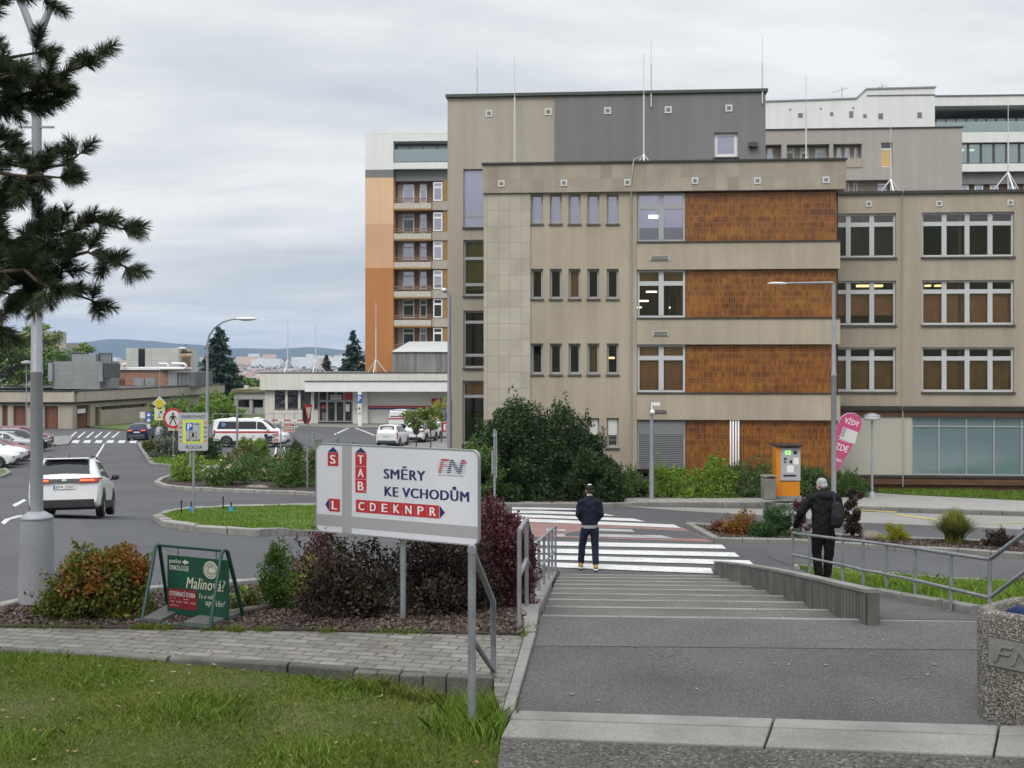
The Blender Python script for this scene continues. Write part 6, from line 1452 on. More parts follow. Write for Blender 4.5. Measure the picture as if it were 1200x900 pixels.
# ------------------------------------------------------------------ signs
def panel_sign(name, label, pl_w, pl_h, loc, rz, post_h, post_r=.03, r=.05, t=.03, back=None, face=None, posts=(0,), cat='sign', group=None):
    root = empty(name, loc, rz, label, cat, group)
    for x in posts: s = MB(); s.tube([(x, .05, -.25), (x, .05, post_h)], post_r, 10); s.build('post', metal, root)
    return root
def plate(root, w, h, r, z, m, y0=-.0, t=.03, x=0., name='panel', edge=None):
    s = MB(); pts = [(x + a, z + b) for a, b in rrect(w, h, r)]; s.prism(pts[::-1], y0 - t, y0, 0); return s.build(name, m, root)
def big_sign():
    L, Rr = P(372.5, 574, 11.9), P(562.5, 580, 10.95)
    mid = (L + Rr) / 2; dx, dy = Rr.x - L.x, Rr.y - L.y; w = math.hypot(dx, dy); rz = math.atan2(dy, dx); h = 107 * 11.38 / F
    g = P(472, 731, 11.45); root = empty('direction_sign', (mid.x, mid.y, g.z), rz, 'big white hospital direction sign with red letter blocks and grey cross bands', 'sign')
    zc = mid.z - g.z; W2, H2 = w / 2, h / 2
    pan = plate(root, w, h, .075, zc, mat('sign_white', (.66, .67, .73), .35, sc=1, var=.03, fine=20, fvar=.03, streak=.07), 0, .03)
    # edge frame
    s = MB(); o_, i_ = rrect(w + .012, h + .012, .08), rrect(w - .014, h - .014, .07); n = len(o_)
    s.faces([(a, -.034, zc + b) for a, b in o_] + [(a, -.034, zc + b) for a, b in i_] + [(a, .006, zc + b) for a, b in o_], [(i, (i + 1) % n, n + (i + 1) % n, n + i) for i in range(n)] + [((i + 1) % n, i, 2 * n + i, 2 * n + (i + 1) % n) for i in range(n)]); s.build('rim', metal, root)
    X = lambda f: -W2 + f * w
    Z = lambda f: zc + H2 - f * h
    y = -.0325
    s = MB(); rectq(s, X(.172), X(.234), Z(.995), Z(.005), y); rectq(s, X(.004), X(.172), Z(.925), Z(.80), y); rectq(s, X(.234), X(.996), Z(.925), Z(.80), y); s.build('grey_bands', mat('sign_grey', (.36, .36, .37), .4, sc=1, var=.02), root)
    wl = MB(); nv = MB()
    def block(t, x0, x1, z0, z1):
        s = MB(); rectq(s, X(x0), X(x1), Z(z1), Z(z0), y); mx, mz = (x1 - x0) * .26, (z1 - z0) * .17; o = s.build('letter_block', redp, root)
        s = MB(); lettering(s, t, X(x0 + mx), X(x1 - mx), Z(z1 - mz), Z(z0 + mz), y - .003, 0, 0, .03); s.build('letter', white, o)
    def arr(*q): s = MB(); s.poly([(X(a), y, Z(b)) for a, b in q]); s.build('arrow_head', navy, root)
    block('S', .078, .148, .095, .245); arr((.078, .09), (.148, .09), (.113, .027))
    block('L', .090, .158, .615, .76); arr((.088, .76), (.088, .615), (.062, .6875))
    for t, a, b in (('T', .085, .228), ('A', .234, .372), ('B', .378, .525)): block(t, .258, .329, a, b)
    arr((.258, .08), (.329, .08), (.2935, .022))
    lettering(wl, '1-3', X(.310), X(.327), Z(.515), Z(.495), y - .003, 0, 0, 0)
    for i, t in enumerate('CDEKNPR'): a = .262 + i * .0732; block(t, a, a + .0718, .606, .745)
    arr((.7765, .745), (.808, .6755), (.7765, .606))
    lettering(nv, 'SMĚRY', X(.440), X(.69), Z(.352), Z(.205), y, 0, 0, .034); nv.build('lettering', navy, root); nv = MB(); lettering(nv, 'KE VCHODŮM', X(.445), X(.945), Z(.545), Z(.392), y, 0, 0, .034); nv.build('lettering', navy, root); nv = MB()
    # emblem FN with stripes and a cross
    red = MB(); lettering(red, 'F', X(.772), X(.828), Z(.252), Z(.105), y, 0, .25, .05); red.build('emblem_letter', redp, root); red = MB(); lettering(nv, 'N', X(.823), X(.916), Z(.252), Z(.108), y, 0, .25, .05)
    nv.build('emblem_letter', navy, root); nv = MB(); rectq(red, X(.903), X(.934), Z(.137), Z(.121), y - .002); rectq(red, X(.914), X(.924), Z(.155), Z(.10), y - .0025)
    s = MB()
    for i in range(6): zz = .126 + i * .0215; rectq(s, X(.765), X(.928), Z(zz + .0065), Z(zz), y - .0035 - .0001 * i)
    s.build('emblem_stripes', MATS['sign_white'], root)
    lettering(nv, 'FAKULTNÍ NEMOCNICE PLZEŇ', X(.768), X(.915), Z(.283), Z(.266), y, 0, 0, 0)
    red.build('emblem_cross', redp, root); wl.build('small_print', white, root); nv.build('small_print', navy, root)
    R_ = Matrix.Rotation(-rz, 4, 'Z'); q = R_ @ (Vector((g.x, g.y, g.z)) - Vector((mid.x, mid.y, g.z)))
    s = MB(); s.tube([(q.x, .06, -.3), (q.x, .06, zc + H2 * .8)], .032, 12); s.tube([(q.x, .06, -.02), (q.x, .06, .05)], .042, 12); s.tube([(q.x, .06, zc - H2 - .02), (q.x, .06, zc - H2 + .03)], .036, 12); s.build('post', metal, root)
    s = MB(); s.box(-W2 + .1, W2 - .1, .001, .03, zc + H2 * .5, zc + H2 * .5 + .04); s.box(-W2 + .1, W2 - .1, .001, .03, zc - H2 * .5, zc - H2 * .5 + .04); s.build('rear_rail', metal, root)
big_sign()
def parking_sign():
    g = G(226.5, 606); k = g.y / F; w, h = 34 * k, 44.6 * k; zc = (606 - 509.5) * k; g.z += .1
    root = empty('parking_sign', g, R(6), 'grey parking sign with lime border, arrows and blue P on the grass island', 'sign')
    s = MB(); s.tube([(0, .05, -.2), (0, .05, zc + h * .4)], .04, 10); s.tube([(-.09, .05, zc - h * .9), (-.09, .05, zc)], .035, 8); s.build('post', metal, root)
    plate(root, w, h, .07, zc, mat('sign_greyface', (.42, .43, .45), .45, sc=1, var=.02)); y = -.033
    X = lambda f: -w / 2 + f * w
    Z = lambda f: zc + h / 2 - f * h
    li = MB(); rectq(li, X(.16), X(.84), Z(.80), Z(.20), y); li.build('lime_border', lime, root)
    s = MB(); rectq(s, X(.24), X(.76), Z(.76), Z(.25), y - .003); s.build('inner_face', mat('sign_greyface', (0, 0, 0)), root)
    b = MB(); rectq(b, X(.26), X(.49), Z(.47), Z(.27), y - .006); b.build('blue_square', bluep, root)
    t = MB(); lettering(t, 'P', X(.32), X(.44), Z(.45), Z(.29), y - .009, 0, 0, .03); t.build('white_letter', white, root)
    d = MB(); lettering(d, 'PARKOVACÍ', X(.12), X(.90), Z(.145), Z(.045), y, 0, 0, .015); lettering(d, 'PLOCHA', X(.26), X(.80), Z(.95), Z(.86), y, 0, 0, .015)
    lettering(d, '60 míst', X(.28), X(.74), Z(.755), Z(.68), y - .006, 0, 0, .02); arrow(d, X(.53), X(.72), Z(.30), .012, y - .006, 0)
    for a, b_, c, e in ((.37, .62, .505, .515), (.37, .62, .655, .665), (.37, .385, .505, .665), (.605, .62, .505, .665)): rectq(d, X(a), X(b_), Z(e), Z(c), y - .0062)
    lettering(d, '1', X(.46), X(.53), Z(.635), Z(.535), y - .006, 0, 0, .03)
    for zz in (.39, .635): arrow(d, X(.02), X(.15), Z(zz), .012, y, 0); arrow(d, X(.85), X(.98), Z(zz), .012, y, 0)
    d.build('black_lettering', black, root)
    o = MB()
    for zz in (.265, .51, .745): arrow(o, X(.02), X(.15), Z(zz), .012, y, 0); arrow(o, X(.85), X(.98), Z(zz), .012, y, 0)
    o.build('red_arrows', paint('arrow_red', (.70, .10, .05), .4), root)
parking_sign()
def road_sign(px, ybase, label, draw, ytop, rz=0., off=.0, name='road_sign', lean=0.):
    g = G(px, ybase); g.z += off; k = g.y / F; root = empty(name, g, rz, label, 'sign'); s = MB(); s.tube([(0, .04, -.2), (0, .04, (ybase - ytop) * k)], .035, 10); s.build('post', metal, root)
    draw(root, k, lambda y: (ybase - y) * k); return root
def ban(root, k, z):
    r = 12 * k; s = MB(); c = [(r * math.cos(.26 * i), z(492) + r * math.sin(.26 * i)) for i in range(24)]; s.prism(c[::-1], -.03, 0); s.build('panel', metal, root)
    s = MB(); disc(s, 0, z(492), r * .99, -.032, 0); s.build('red_ring', redp, root); s = MB(); disc(s, 0, z(492), r * .76, -.035, 0); s.build('white_disc', offw, root)
    s = MB(); disc(s, 0, z(492) + r * .42, r * .12, -.038, 0); s.poly([(-.13 * r, -.038, z(492) + r * .27), (-.13 * r, -.038, z(492) - r * .12), (.13 * r, -.038, z(492) - r * .12), (.13 * r, -.038, z(492) + r * .27)])
    for a, b, c_, e in ((-.1, -.1, -.32, -.6), (.1, -.1, .3, -.6), (-.13, .25, -.34, -.05), (.13, .25, .34, -.05)): s.tube([(a * r, -.04, z(492) + b * r), (c_ * r, -.04, z(492) + e * r)], .05 * r, 6)
    s.build('walking_figure', black, root)
    s = MB(); s.box(-6 * k, 6 * k, -.02, 0, z(506.5), z(502.5)); s.build('lower_plate', mat('cream_plate', (.55, .50, .38), .5), root); s = MB(); s.box(2 * k, 4.5 * k, -.024, -.021, z(505.5), z(503.5)); s.build('red_mark', redp, root)
road_sign(203, 541, 'round red-ringed pedestrian ban sign on a pole left of the parking sign', ban, 488, .0, .1)
def prio(root, k, z):
    for rr, m, y, nm in ((8.2, offw, 0, 'panel'), (6.2, mat('sign_yellow', (.62, .46, .02), .45), -.034, 'yellow_diamond')):
        s = MB(); c = (0, z(474)); q = [(rr * k, c[1]), (0, c[1] + rr * k), (-rr * k, c[1]), (0, c[1] - rr * k)]; s.prism(q[::-1], y - .03, y); s.build(nm, m, root)
    plate(root, 12 * k, 15 * k, .05, z(486.5), offw, 0, .03, name='lower_panel'); s = MB(); rectq(s, -4.8 * k, 4.8 * k, z(493), z(481), -.033); s.build('lime_border', lime, root); s = MB(); rectq(s, -3.6 * k, 3.6 * k, z(491.7), z(482.3), -.036); s.build('inner_face', offw, root)
    s = MB(); rectq(s, .2 * k, 3 * k, z(486), z(483), -.039); s.build('blue_square', bluep, root); s = MB(); rectq(s, -2.6 * k, 2.4 * k, z(490.8), z(490), -.039); rectq(s, -.6 * k, .2 * k, z(490), z(486.4), -.039); s.build('black_lettering', black, root)
    s = MB(); s.lathe([(.30, -.1), (.28, 1.1), (.14, 1.2)], 14); s.build('sleeve', pole_p, root)
road_sign(187, 519, 'yellow diamond priority sign above a lime-bordered parking plate', prio, 436, 0, .1)
def cross(root, k, z):
    for x0, x1, y0, y1, m, nm in ((-7, -1, 484, 491.5, offw, 'white_panel'), (0, 6.6, 484, 489.7, bluep, 'blue_panel'), (0, 6.6, 490.2, 496, bluep, 'blue_panel')):
        s = MB(); s.box(x0 * k, x1 * k, -.03, 0, z(y1), z(y0)); s.build(nm, m, root)
        if m is bluep: s = MB(); s.poly([((x0 + 1) * k, -.033, z(y1 - .8)), ((x1 - 1) * k, -.033, z(y1 - .8)), ((x0 + x1) / 2 * k, -.033, z(y0 + .8))]); s.build('white_triangle', white, root)
    s = MB(); s.box(1.2 * k, 5.2 * k, -.03, 0, z(504), z(498)); s.build('lower_plate', offw, root)
road_sign(171, 516, 'blue pedestrian crossing signs on a pole beside the blue car', cross, 484, 0, .1)
def yld(root, k, z):
    s = MB(); t = [(-6.2 * k, z(477)), (6.2 * k, z(477)), (1 * k, z(499)), (-1 * k, z(499))]; s.prism(t[::-1], -.03, 0); s.build('panel', redp, root)
    s = MB(); s.poly([(-4.2 * k, -.033, z(480)), (0, -.033, z(494.5)), (4.2 * k, -.033, z(480))]); s.build('white_triangle', offw, root)
    s = MB(); t = [(-4.5 * k, z(476.5)), (4.5 * k, z(476.5)), (6.4 * k, z(480)), (6.4 * k, z(494)), (3 * k, z(499.5)), (-3 * k, z(499.5)), (-6.4 * k, z(494)), (-6.4 * k, z(480))]
    s.prism(t[::-1], .08, .10); s.build('rear_plate', frameD, root)
road_sign(361, 576, 'yield sign seen obliquely with dark rear plate, behind the direction sign', yld, 480, R(52), .1)
def arrows_(root, k, z):
    for i, (x0, x1, y, m, s_) in enumerate(((1, 16.5, 500, 0, 1), (1, 16.5, 506, 0, 1), (-10, -1.5, 512, 0, -1), (-10, -1.5, 518, 0, -1))):
        w = (x1 - x0) * k; pl = plate(root, w, 5 * k, .08, z(y), offw, 0, .03, (x0 + x1) / 2 * k, 'arrow_panel')
        s = MB(); n = 3 if s_ > 0 else 1; a0 = x0 + 2.4
        for j in range(4 if s_ > 0 else 1):
            c = a0 + j * 3; q = 2.5 if s_ > 0 else 4.2; rectq(s, c * k, (c + q) * k, z(y + 1.6), z(y - 1.6), -.034)
        s.build('red_blocks', redp, pl)
        s = MB(); (s.poly([((x1 - 1.9) * k, -.034, z(y + 1.6)), ((x1 - .5) * k, -.034, z(y)), ((x1 - 1.9) * k, -.034, z(y - 1.6))]) if s_ > 0 else s.poly([((x0 + .5) * k, -.034, z(y)), ((x0 + 1.9) * k, -.034, z(y + 1.6)), ((x0 + 1.9) * k, -.034, z(y - 1.6))])); s.build('arrow_head', navy, pl)
        s = MB()
        for j, t in enumerate(('SKLT' if i == 0 else 'ABCD') if s_ > 0 else 'D'): c = a0 + j * 3; q = 2.5 if s_ > 0 else 4.2; lettering(s, t, (c + q * .28) * k, (c + q * .72) * k, z(y + 1.2), z(y - 1.2), -.037)
        s.build('white_letters', white, pl)
road_sign(329, 550, 'post with small red lettered arrow panels among the roses', arrows_, 496, 0, .1)
def bare(px, yb, yt, lab, w=.05, bits=()):
    g = G(px, yb); k = g.y / F; r = empty('post', g, 0, lab, 'post'); s = MB(); s.tube([(0, 0, -.2), (0, 0, (yb - yt) * k)], w, 10); s.build('pole', metal, r)
    for (x0, x1, y0, y1, m) in bits: s = MB(); s.box(x0 * k, x1 * k, -.09, -.05, (yb - y1) * k, (yb - y0) * k); s.build('sign_plate', m, r)
bare(278, 536, 464, 'plain grey post in front of the ambulance', .07)
bare(579.5, 602, 503, 'galvanised post with a sign seen edge-on before the dark bush', .04, ((-3.5, -1.5, 528, 555, metal), (-2, 2, 508, 512, metal), (1.5, 3, 505, 560, metal)))
def psign():
    k = 122 / F; p = spot(421.5, 122); root = empty('parking_sign', p, 0, 'blue P parking sign with small plates at the entrance pillar', 'sign')
    zz = lambda y: (zat(y, 122) - p.z)
    s = MB(); s.box(-2.2 * k, 2.2 * k, -.1, 0, -.1, zz(459)); s.build('post', white, root)
    s = MB(); s.box(-3 * k, 3 * k, -.2, -.11, zz(472), zz(462.5)); s.build('blue_panel', bluep, root); s = MB(); lettering(s, 'P', -1.3 * k, 1.5 * k, zz(470.3), zz(464), -.22, 0, 0, .03); s.build('white_letter', white, root)
    s = MB(); s.box(-2.6 * k, 2.6 * k, -.2, -.11, zz(484), zz(474)); s.build('lower_plate', offw, root); s = MB(); s.box(-1 * k, 1 * k, -.24, -.21, zz(479.5), zz(477.5)); s.build('black_mark', black, root); s = MB(); s.box(-3.8 * k, -2.6 * k, -.2, -.1, zz(481), zz(478)); s.build('black_mark', black, root)
psign()
def esign():
    g = G(521, 516); k = g.y / F; root = empty('letter_sign', g, 0, 'red sign with white letter E beside the dark bush', 'sign'); s = MB(); s.tube([(-3 * k, .1, -.2), (-3 * k, .1, 36 * k)], .06, 8); s.build('post', metal, root)
    s = MB(); s.box(-3 * k, 6 * k, -.06, 0, 10 * k, 21 * k); s.build('panel', redp, root); s = MB(); lettering(s, 'E', -.6 * k, 3.6 * k, 12 * k, 19 * k, -.07, 0, 0, .05); s.build('white_letter', white, root)
esign()
# A-board
def aboard():
    c = [G(166, 728.5, .05), G(246, 736.5, .05), G(285, 722.5, .05), G(197, 714.5, .05)]      # feet: front-left, front-right, back-right, back-left
    g = (c[0] + c[1] + c[2] + c[3]) / 4; zf = min(q.z for q in c)
    L = P(184.5, 638.5, (c[0].y + c[3].y) / 2); Q = P(263, 645.5, (c[1].y + c[2].y) / 2)
    root = empty('a_board', (g.x, g.y, zf), 0, 'green tubular A-board with hanging dark green advertising panel and paving slab weights', 'A-board')
    gm = paint('green_tube', (.012, .055, .045), .4)
    feet = [Vector((q.x, q.y, zf + .03)) for q in c]
    ax = (Q - L).normalized()
    for i, (f, b, t) in enumerate(((feet[0], feet[3], L), (feet[1], feet[2], Q))):
        s = MB(); n = (f - b).normalized(); n.z = 0
        tl = t + n * .045; tr = t - n * .045
        arc = [tl.lerp(f, .03), t + n * .03 + Vector((0, 0, -.005)), t + Vector((0, 0, .008)), t - n * .03 + Vector((0, 0, -.005)), tr.lerp(b, .03)]
        s.tube([f] + arc + [b], .019, 10); s.build('frame_leg', gm, root, True)
    s = MB(); s.tube([L, Q], .017, 10); s.build('top_bar', gm, root, True)
    s = MB(); s.tube([feet[0], feet[1]], .017, 8); s.tube([feet[3], feet[2]], .017, 8); s.build('base_bar', gm, root, True)
    # hanging panel
    o = L.lerp(Q, .16) - Vector((0, 0, .09)); w = (Q - L).length * .90; h = .60
    rz = math.atan2(Q.y - L.y, Q.x - L.x); tilt = math.atan2(Q.z - L.z, (Q - L).xy.length)
    M = Matrix.Translation(o) @ Matrix.Rotation(rz, 4, 'Z') @ Matrix.Rotation(-tilt, 4, 'Y')
    def pm(name, fn, m):
        b = MB(); fn(b); b.v = [tuple(M @ Vector(q)) for q in b.v]; return b.build(name, m, root, True)
    pm('panel', lambda b: b.box(0, w, -.008, .008, -h, 0), paint('panel_green', (.010, .070, .042), .35))
    for x in (w * .17, w * .80): pm('hook', lambda b: b.tube([(x, 0, 0), (x, 0, .09)], .008, 6), metal_d)
    y = -.0105; X = lambda f: f * w
    Z = lambda f: -f * h
    pm('red_panel', lambda b: rectq(b, X(.02), X(.49), Z(.90), Z(.565), y), paint('panel_red', (.22, .015, .025), .4))
    cream = paint('cream_ink', (.60, .58, .46), .5)
    def wl(b):
        lettering(b, 'pavilon', X(.04), X(.23), Z(.155), Z(.055), y); lettering(b, 'ONKOLOGIE', X(.04), X(.36), Z(.25), Z(.165), y)
        b.poly([(X(.25), y, Z(.10)), (X(.31), y, Z(.145)), (X(.31), y, Z(.12)), (X(.355), y, Z(.12)), (X(.355), y, Z(.08)), (X(.31), y, Z(.08)), (X(.31), y, Z(.055))])
        y2 = y - .003
        lettering(b, 'OTEVÍRACÍ DOBA', X(.04), X(.47), Z(.69), Z(.59), y2); lettering(b, 'PO - ČT', X(.05), X(.15), Z(.74), Z(.715), y2, bold=.0); lettering(b, '7:00 - 15:30', X(.05), X(.24), Z(.80), Z(.77), y2, bold=.0); lettering(b, 'zavřeno', X(.05), X(.2), Z(.86), Z(.83), y2, bold=.0)
        lettering(b, 'PÁTEK', X(.28), X(.37), Z(.74), Z(.715), y2, bold=.0); lettering(b, '7:00 - 14:00', X(.28), X(.47), Z(.80), Z(.77), y2, bold=.0)
    pm('white_lettering', wl, offw)
    def cl(b):
        lettering(b, 'Malinová?', X(.32), X(.955), Z(.535), Z(.345), y, 0, .25, .012); lettering(b, 'Tu si mě', X(.53), X(.76), Z(.685), Z(.60), y, 0, .25, .005); lettering(b, 'upeklo!', X(.64), X(.95), Z(.82), Z(.69), y, 0, .3, .005)
        disc(b, X(.72), Z(.19), .09, y, 0, 28)
    pm('cream_lettering', cl, cream)
    def rg(b):
        for r0, r1, a0, a1 in ((.068, .074, 0, 6.28), (.03, .036, .5, 5.2), (.046, .052, 3.4, 6.0), (.046, .052, .4, 2.6)):
            n = 18
            for i in range(n):
                a, c_ = a0 + (a1 - a0) * i / n, a0 + (a1 - a0) * (i + 1) / n
                b.poly([(X(.72) + r * math.cos(t), y - .003, Z(.19) + r * math.sin(t)) for r, t in ((r0, a), (r1, a), (r1, c_), (r0, c_))][::-1])
    pm('emblem_lines', rg, MATS['panel_green'])
    for k, (a, b, f0_, f1_) in enumerate(((0, 3, .02, .3), (0, 3, .62, .98))):
        p0 = feet[0].lerp(feet[1], f0_); p1 = feet[0].lerp(feet[1], f1_); p2 = feet[3].lerp(feet[2], f1_); p3 = feet[3].lerp(feet[2], f0_)
        s = MB(); q = [p0, p1, p2, p3]; s.hexa([v + Vector((0, 0, -.03)) for v in q] + [v + Vector((0, 0, .045)) for v in q])
        so = s.build('paving_slab', mat('dark_slab', (.13, .13, .12), .9, sc=4, var=.2, fine=60, fvar=.3, bump=.4), None, bevel=.008); tag(so, ('left' if k == 0 else 'right') + ' grey paving slab weighing down the A-board frame', 'paving slab', 'paving slabs on the A-board')
aboard()
g = SP(254, 737); s = MB(); a, b = P(254, 733, 11.35), P(340, 713, 12.3); a.z = Tz(a.x, a.y) + .1; b.z = Tz(b.x, b.y) + .1
s.tube([a, a.lerp(b, .4) + Vector((0, 0, .01)), b], [.035, .033, .03], 10); tag(s.build('timber_edging', mat('weathered_wood', (.20, .17, .14), .9, sc=4, var=.25, fine=40, fvar=.4, bump=.5)), 'weathered round timber lying along the mulch beside the A-board', 'timber')
# pink flag
def flag():
    d = 42.5; p = spot(980, d); k = d / F; zz = lambda y: zat(y, d) - p.z; xx = lambda x: (x - 980) * k
    root = empty('beach_flag', p, 0, 'pink teardrop advertising flag reading VŽDY and ZDE beside the street lamp', 'flag')
    edge = [(976, 556), (977, 535), (978.5, 515), (981.5, 498), (986.5, 488.5), (993, 484.5), (1001, 484.3), (1007, 488), (1009.8, 495), (1008.5, 503), (1000, 520), (990, 537), (980.5, 553)]
    s = MB(); s.tube([(0, .05, -.1)] + [(xx(x), .03, zz(y)) for x, y in [(977, 556)] + edge[1:8]], .02, 8); s.build('pole', metal, root)
    s = MB(); pts = [(xx(x), zz(y)) for x, y in edge]; s.prism(pts, -.006, .006); s.build('flag_cloth', paint('flag_pink', (.52, .065, .19), .6), root)
    s = MB(); s.poly([(xx(983.5), -.009, zz(514)), (xx(1001.5), -.009, zz(520.5)), (xx(1005.5), -.009, zz(506.5)), (xx(988), -.009, zz(500))]); s.build('white_field', offw, root)
    a = math.atan2(-6.3, 19)
    def tx(b, t, x, y, w, h, yy=-.012): 
        M = Matrix.Translation((xx(x), 0, zz(y))) @ Matrix.Rotation(-a, 4, 'Y'); lettering(b, t, -w * k / 2, w * k / 2, -h * k / 2, h * k / 2, yy, 0, 0, .02, M)
    s = MB(); tx(s, 'VŽDY', 998.5, 494, 17, 8); tx(s, 'ZDE', 986.5, 524.5, 15, 7.5); tx(s, 'bistro', 981.8, 538.5, 8, 4.5)
    for i in range(2): tx(s, 'pro zaměstnance', 990 - i * 1.2, 513.5 + i * 3.4, 17 - i * 2.5, 1.8)
    s.build('white_lettering', white, root)
    s = MB(); M = Matrix.Translation((xx(990), 0, zz(508))) @ Matrix.Rotation(-a, 4, 'Y')
    for i in range(5): s.faces([M @ Vector(q) for q in ((-.12 , -.012, (i - 2) * .075), (.0, -.012, (i - 2) * .075), (.0, -.012, (i - 2) * .075 + .05), (-.12, -.012, (i - 2) * .075 + .05))], [(0, 1, 2, 3)])
    s.build('grey_print', mat('print_grey', (.25, .25, .28), .6), root)
flag()
# parking machine
def machine():
    d = 41.2; p = spot(925, d); k = d / F; p.z = zat(581, d); zz = lambda y: zat(y, d) - p.z; xx = lambda x: (x - 925) * k
    root = empty('parking_machine', p, 0, 'orange parking payment machine with grey front panel and lit display', 'parking machine')
    op = paint('machine_orange', (.62, .22, .012), .4)
    s = MB(); s.box(xx(909.5), xx(936.5), 0, .6, -.05, zz(523)); s.build('body', op, root, bevel=.015)
    s = MB(); s.box(xx(908), xx(939), -.25, .7, zz(523), zz(521)); s.build('roof', black, root, bevel=.01)
    s = MB(); s.box(xx(913.5), xx(937.3), -.10, -.001, zz(563), zz(524.5)); s.build('front_panel', paint('machine_panel', (.40, .41, .43), .45), root, bevel=.01)
    s = MB(); s.box(xx(908.6), xx(913.5), -.14, .1, -.05, zz(523.5)); s.build('side_cheek', op, root, bevel=.01)
    s = MB(); s.box(xx(910.5), xx(937), -.06, -.001, -.02, zz(564)); s.build('lower_door', op, root, bevel=.01)
    s = MB(); s.box(xx(919), xx(926), -.104, -.101, zz(532.5), zz(527.5)); s.build('display', emit('display_green', (.35, .75, .25), .7), root)
    s = MB(); lettering(s, '>', xx(921.5), xx(923.5), zz(531.5), zz(528.5), -.106); s.build('display_arrow', black, root)
    s = MB()
    for x0, y0, x1, y1 in ((918, 537), ) and ((917.8, 536.3, 921, 538.6), (924.8, 539, 927.5, 542.5), (917, 556, 932, 558), (929, 528, 933, 532), (917.8, 540.5, 920.5, 541.8)): s.box(xx(x0), xx(x1), -.112, -.101, zz(y1), zz(y0))
    s.build('slots', black, root)
    s = MB(); s.box(xx(921.5), xx(929.5), -.106, -.101, zz(553.5), zz(545)); s.build('notice', white, root); s = MB(); s.box(xx(929), xx(935.2), -.106, -.101, zz(544), zz(536)); s.build('notice', white, root)
    s = MB(); s.box(xx(907.5), xx(938), -.2, .75, -.12, -.0); s.build('plinth', conc, root)
machine()
def small_bin():
    d = 40.6; p = spot(900.5, d); k = d / F; p.z = zat(582, d); root = empty('litter_bin', p, R(10), 'grey concrete litter bin beside the orange parking machine', 'bin')
    w = 7.4 * k; h = 25.5 * k; s = MB(); s.hexa([(-w * .94, -w * .94, -.1), (w * .94, -w * .94, -.1), (w * .94, w * .94, -.1), (-w * .94, w * .94, -.1), (-w, -w, h * .86), (w, -w, h * .86), (w, w, h * .86), (-w, w, h * .86)]); s.build('bin_body', conc, root, bevel=.05)
    s = MB(); s.box(-w * 1.03, w * 1.03, -w * 1.03, w * 1.03, h * .87, h); s.build('bin_lid', conc_l, root, bevel=.03)
    s = MB(); s.box(-w * .6, w * .6, -w * 1.05, -w * 1.031, h * .895, h * .96); s.build('slot', black, root)
small_bin()
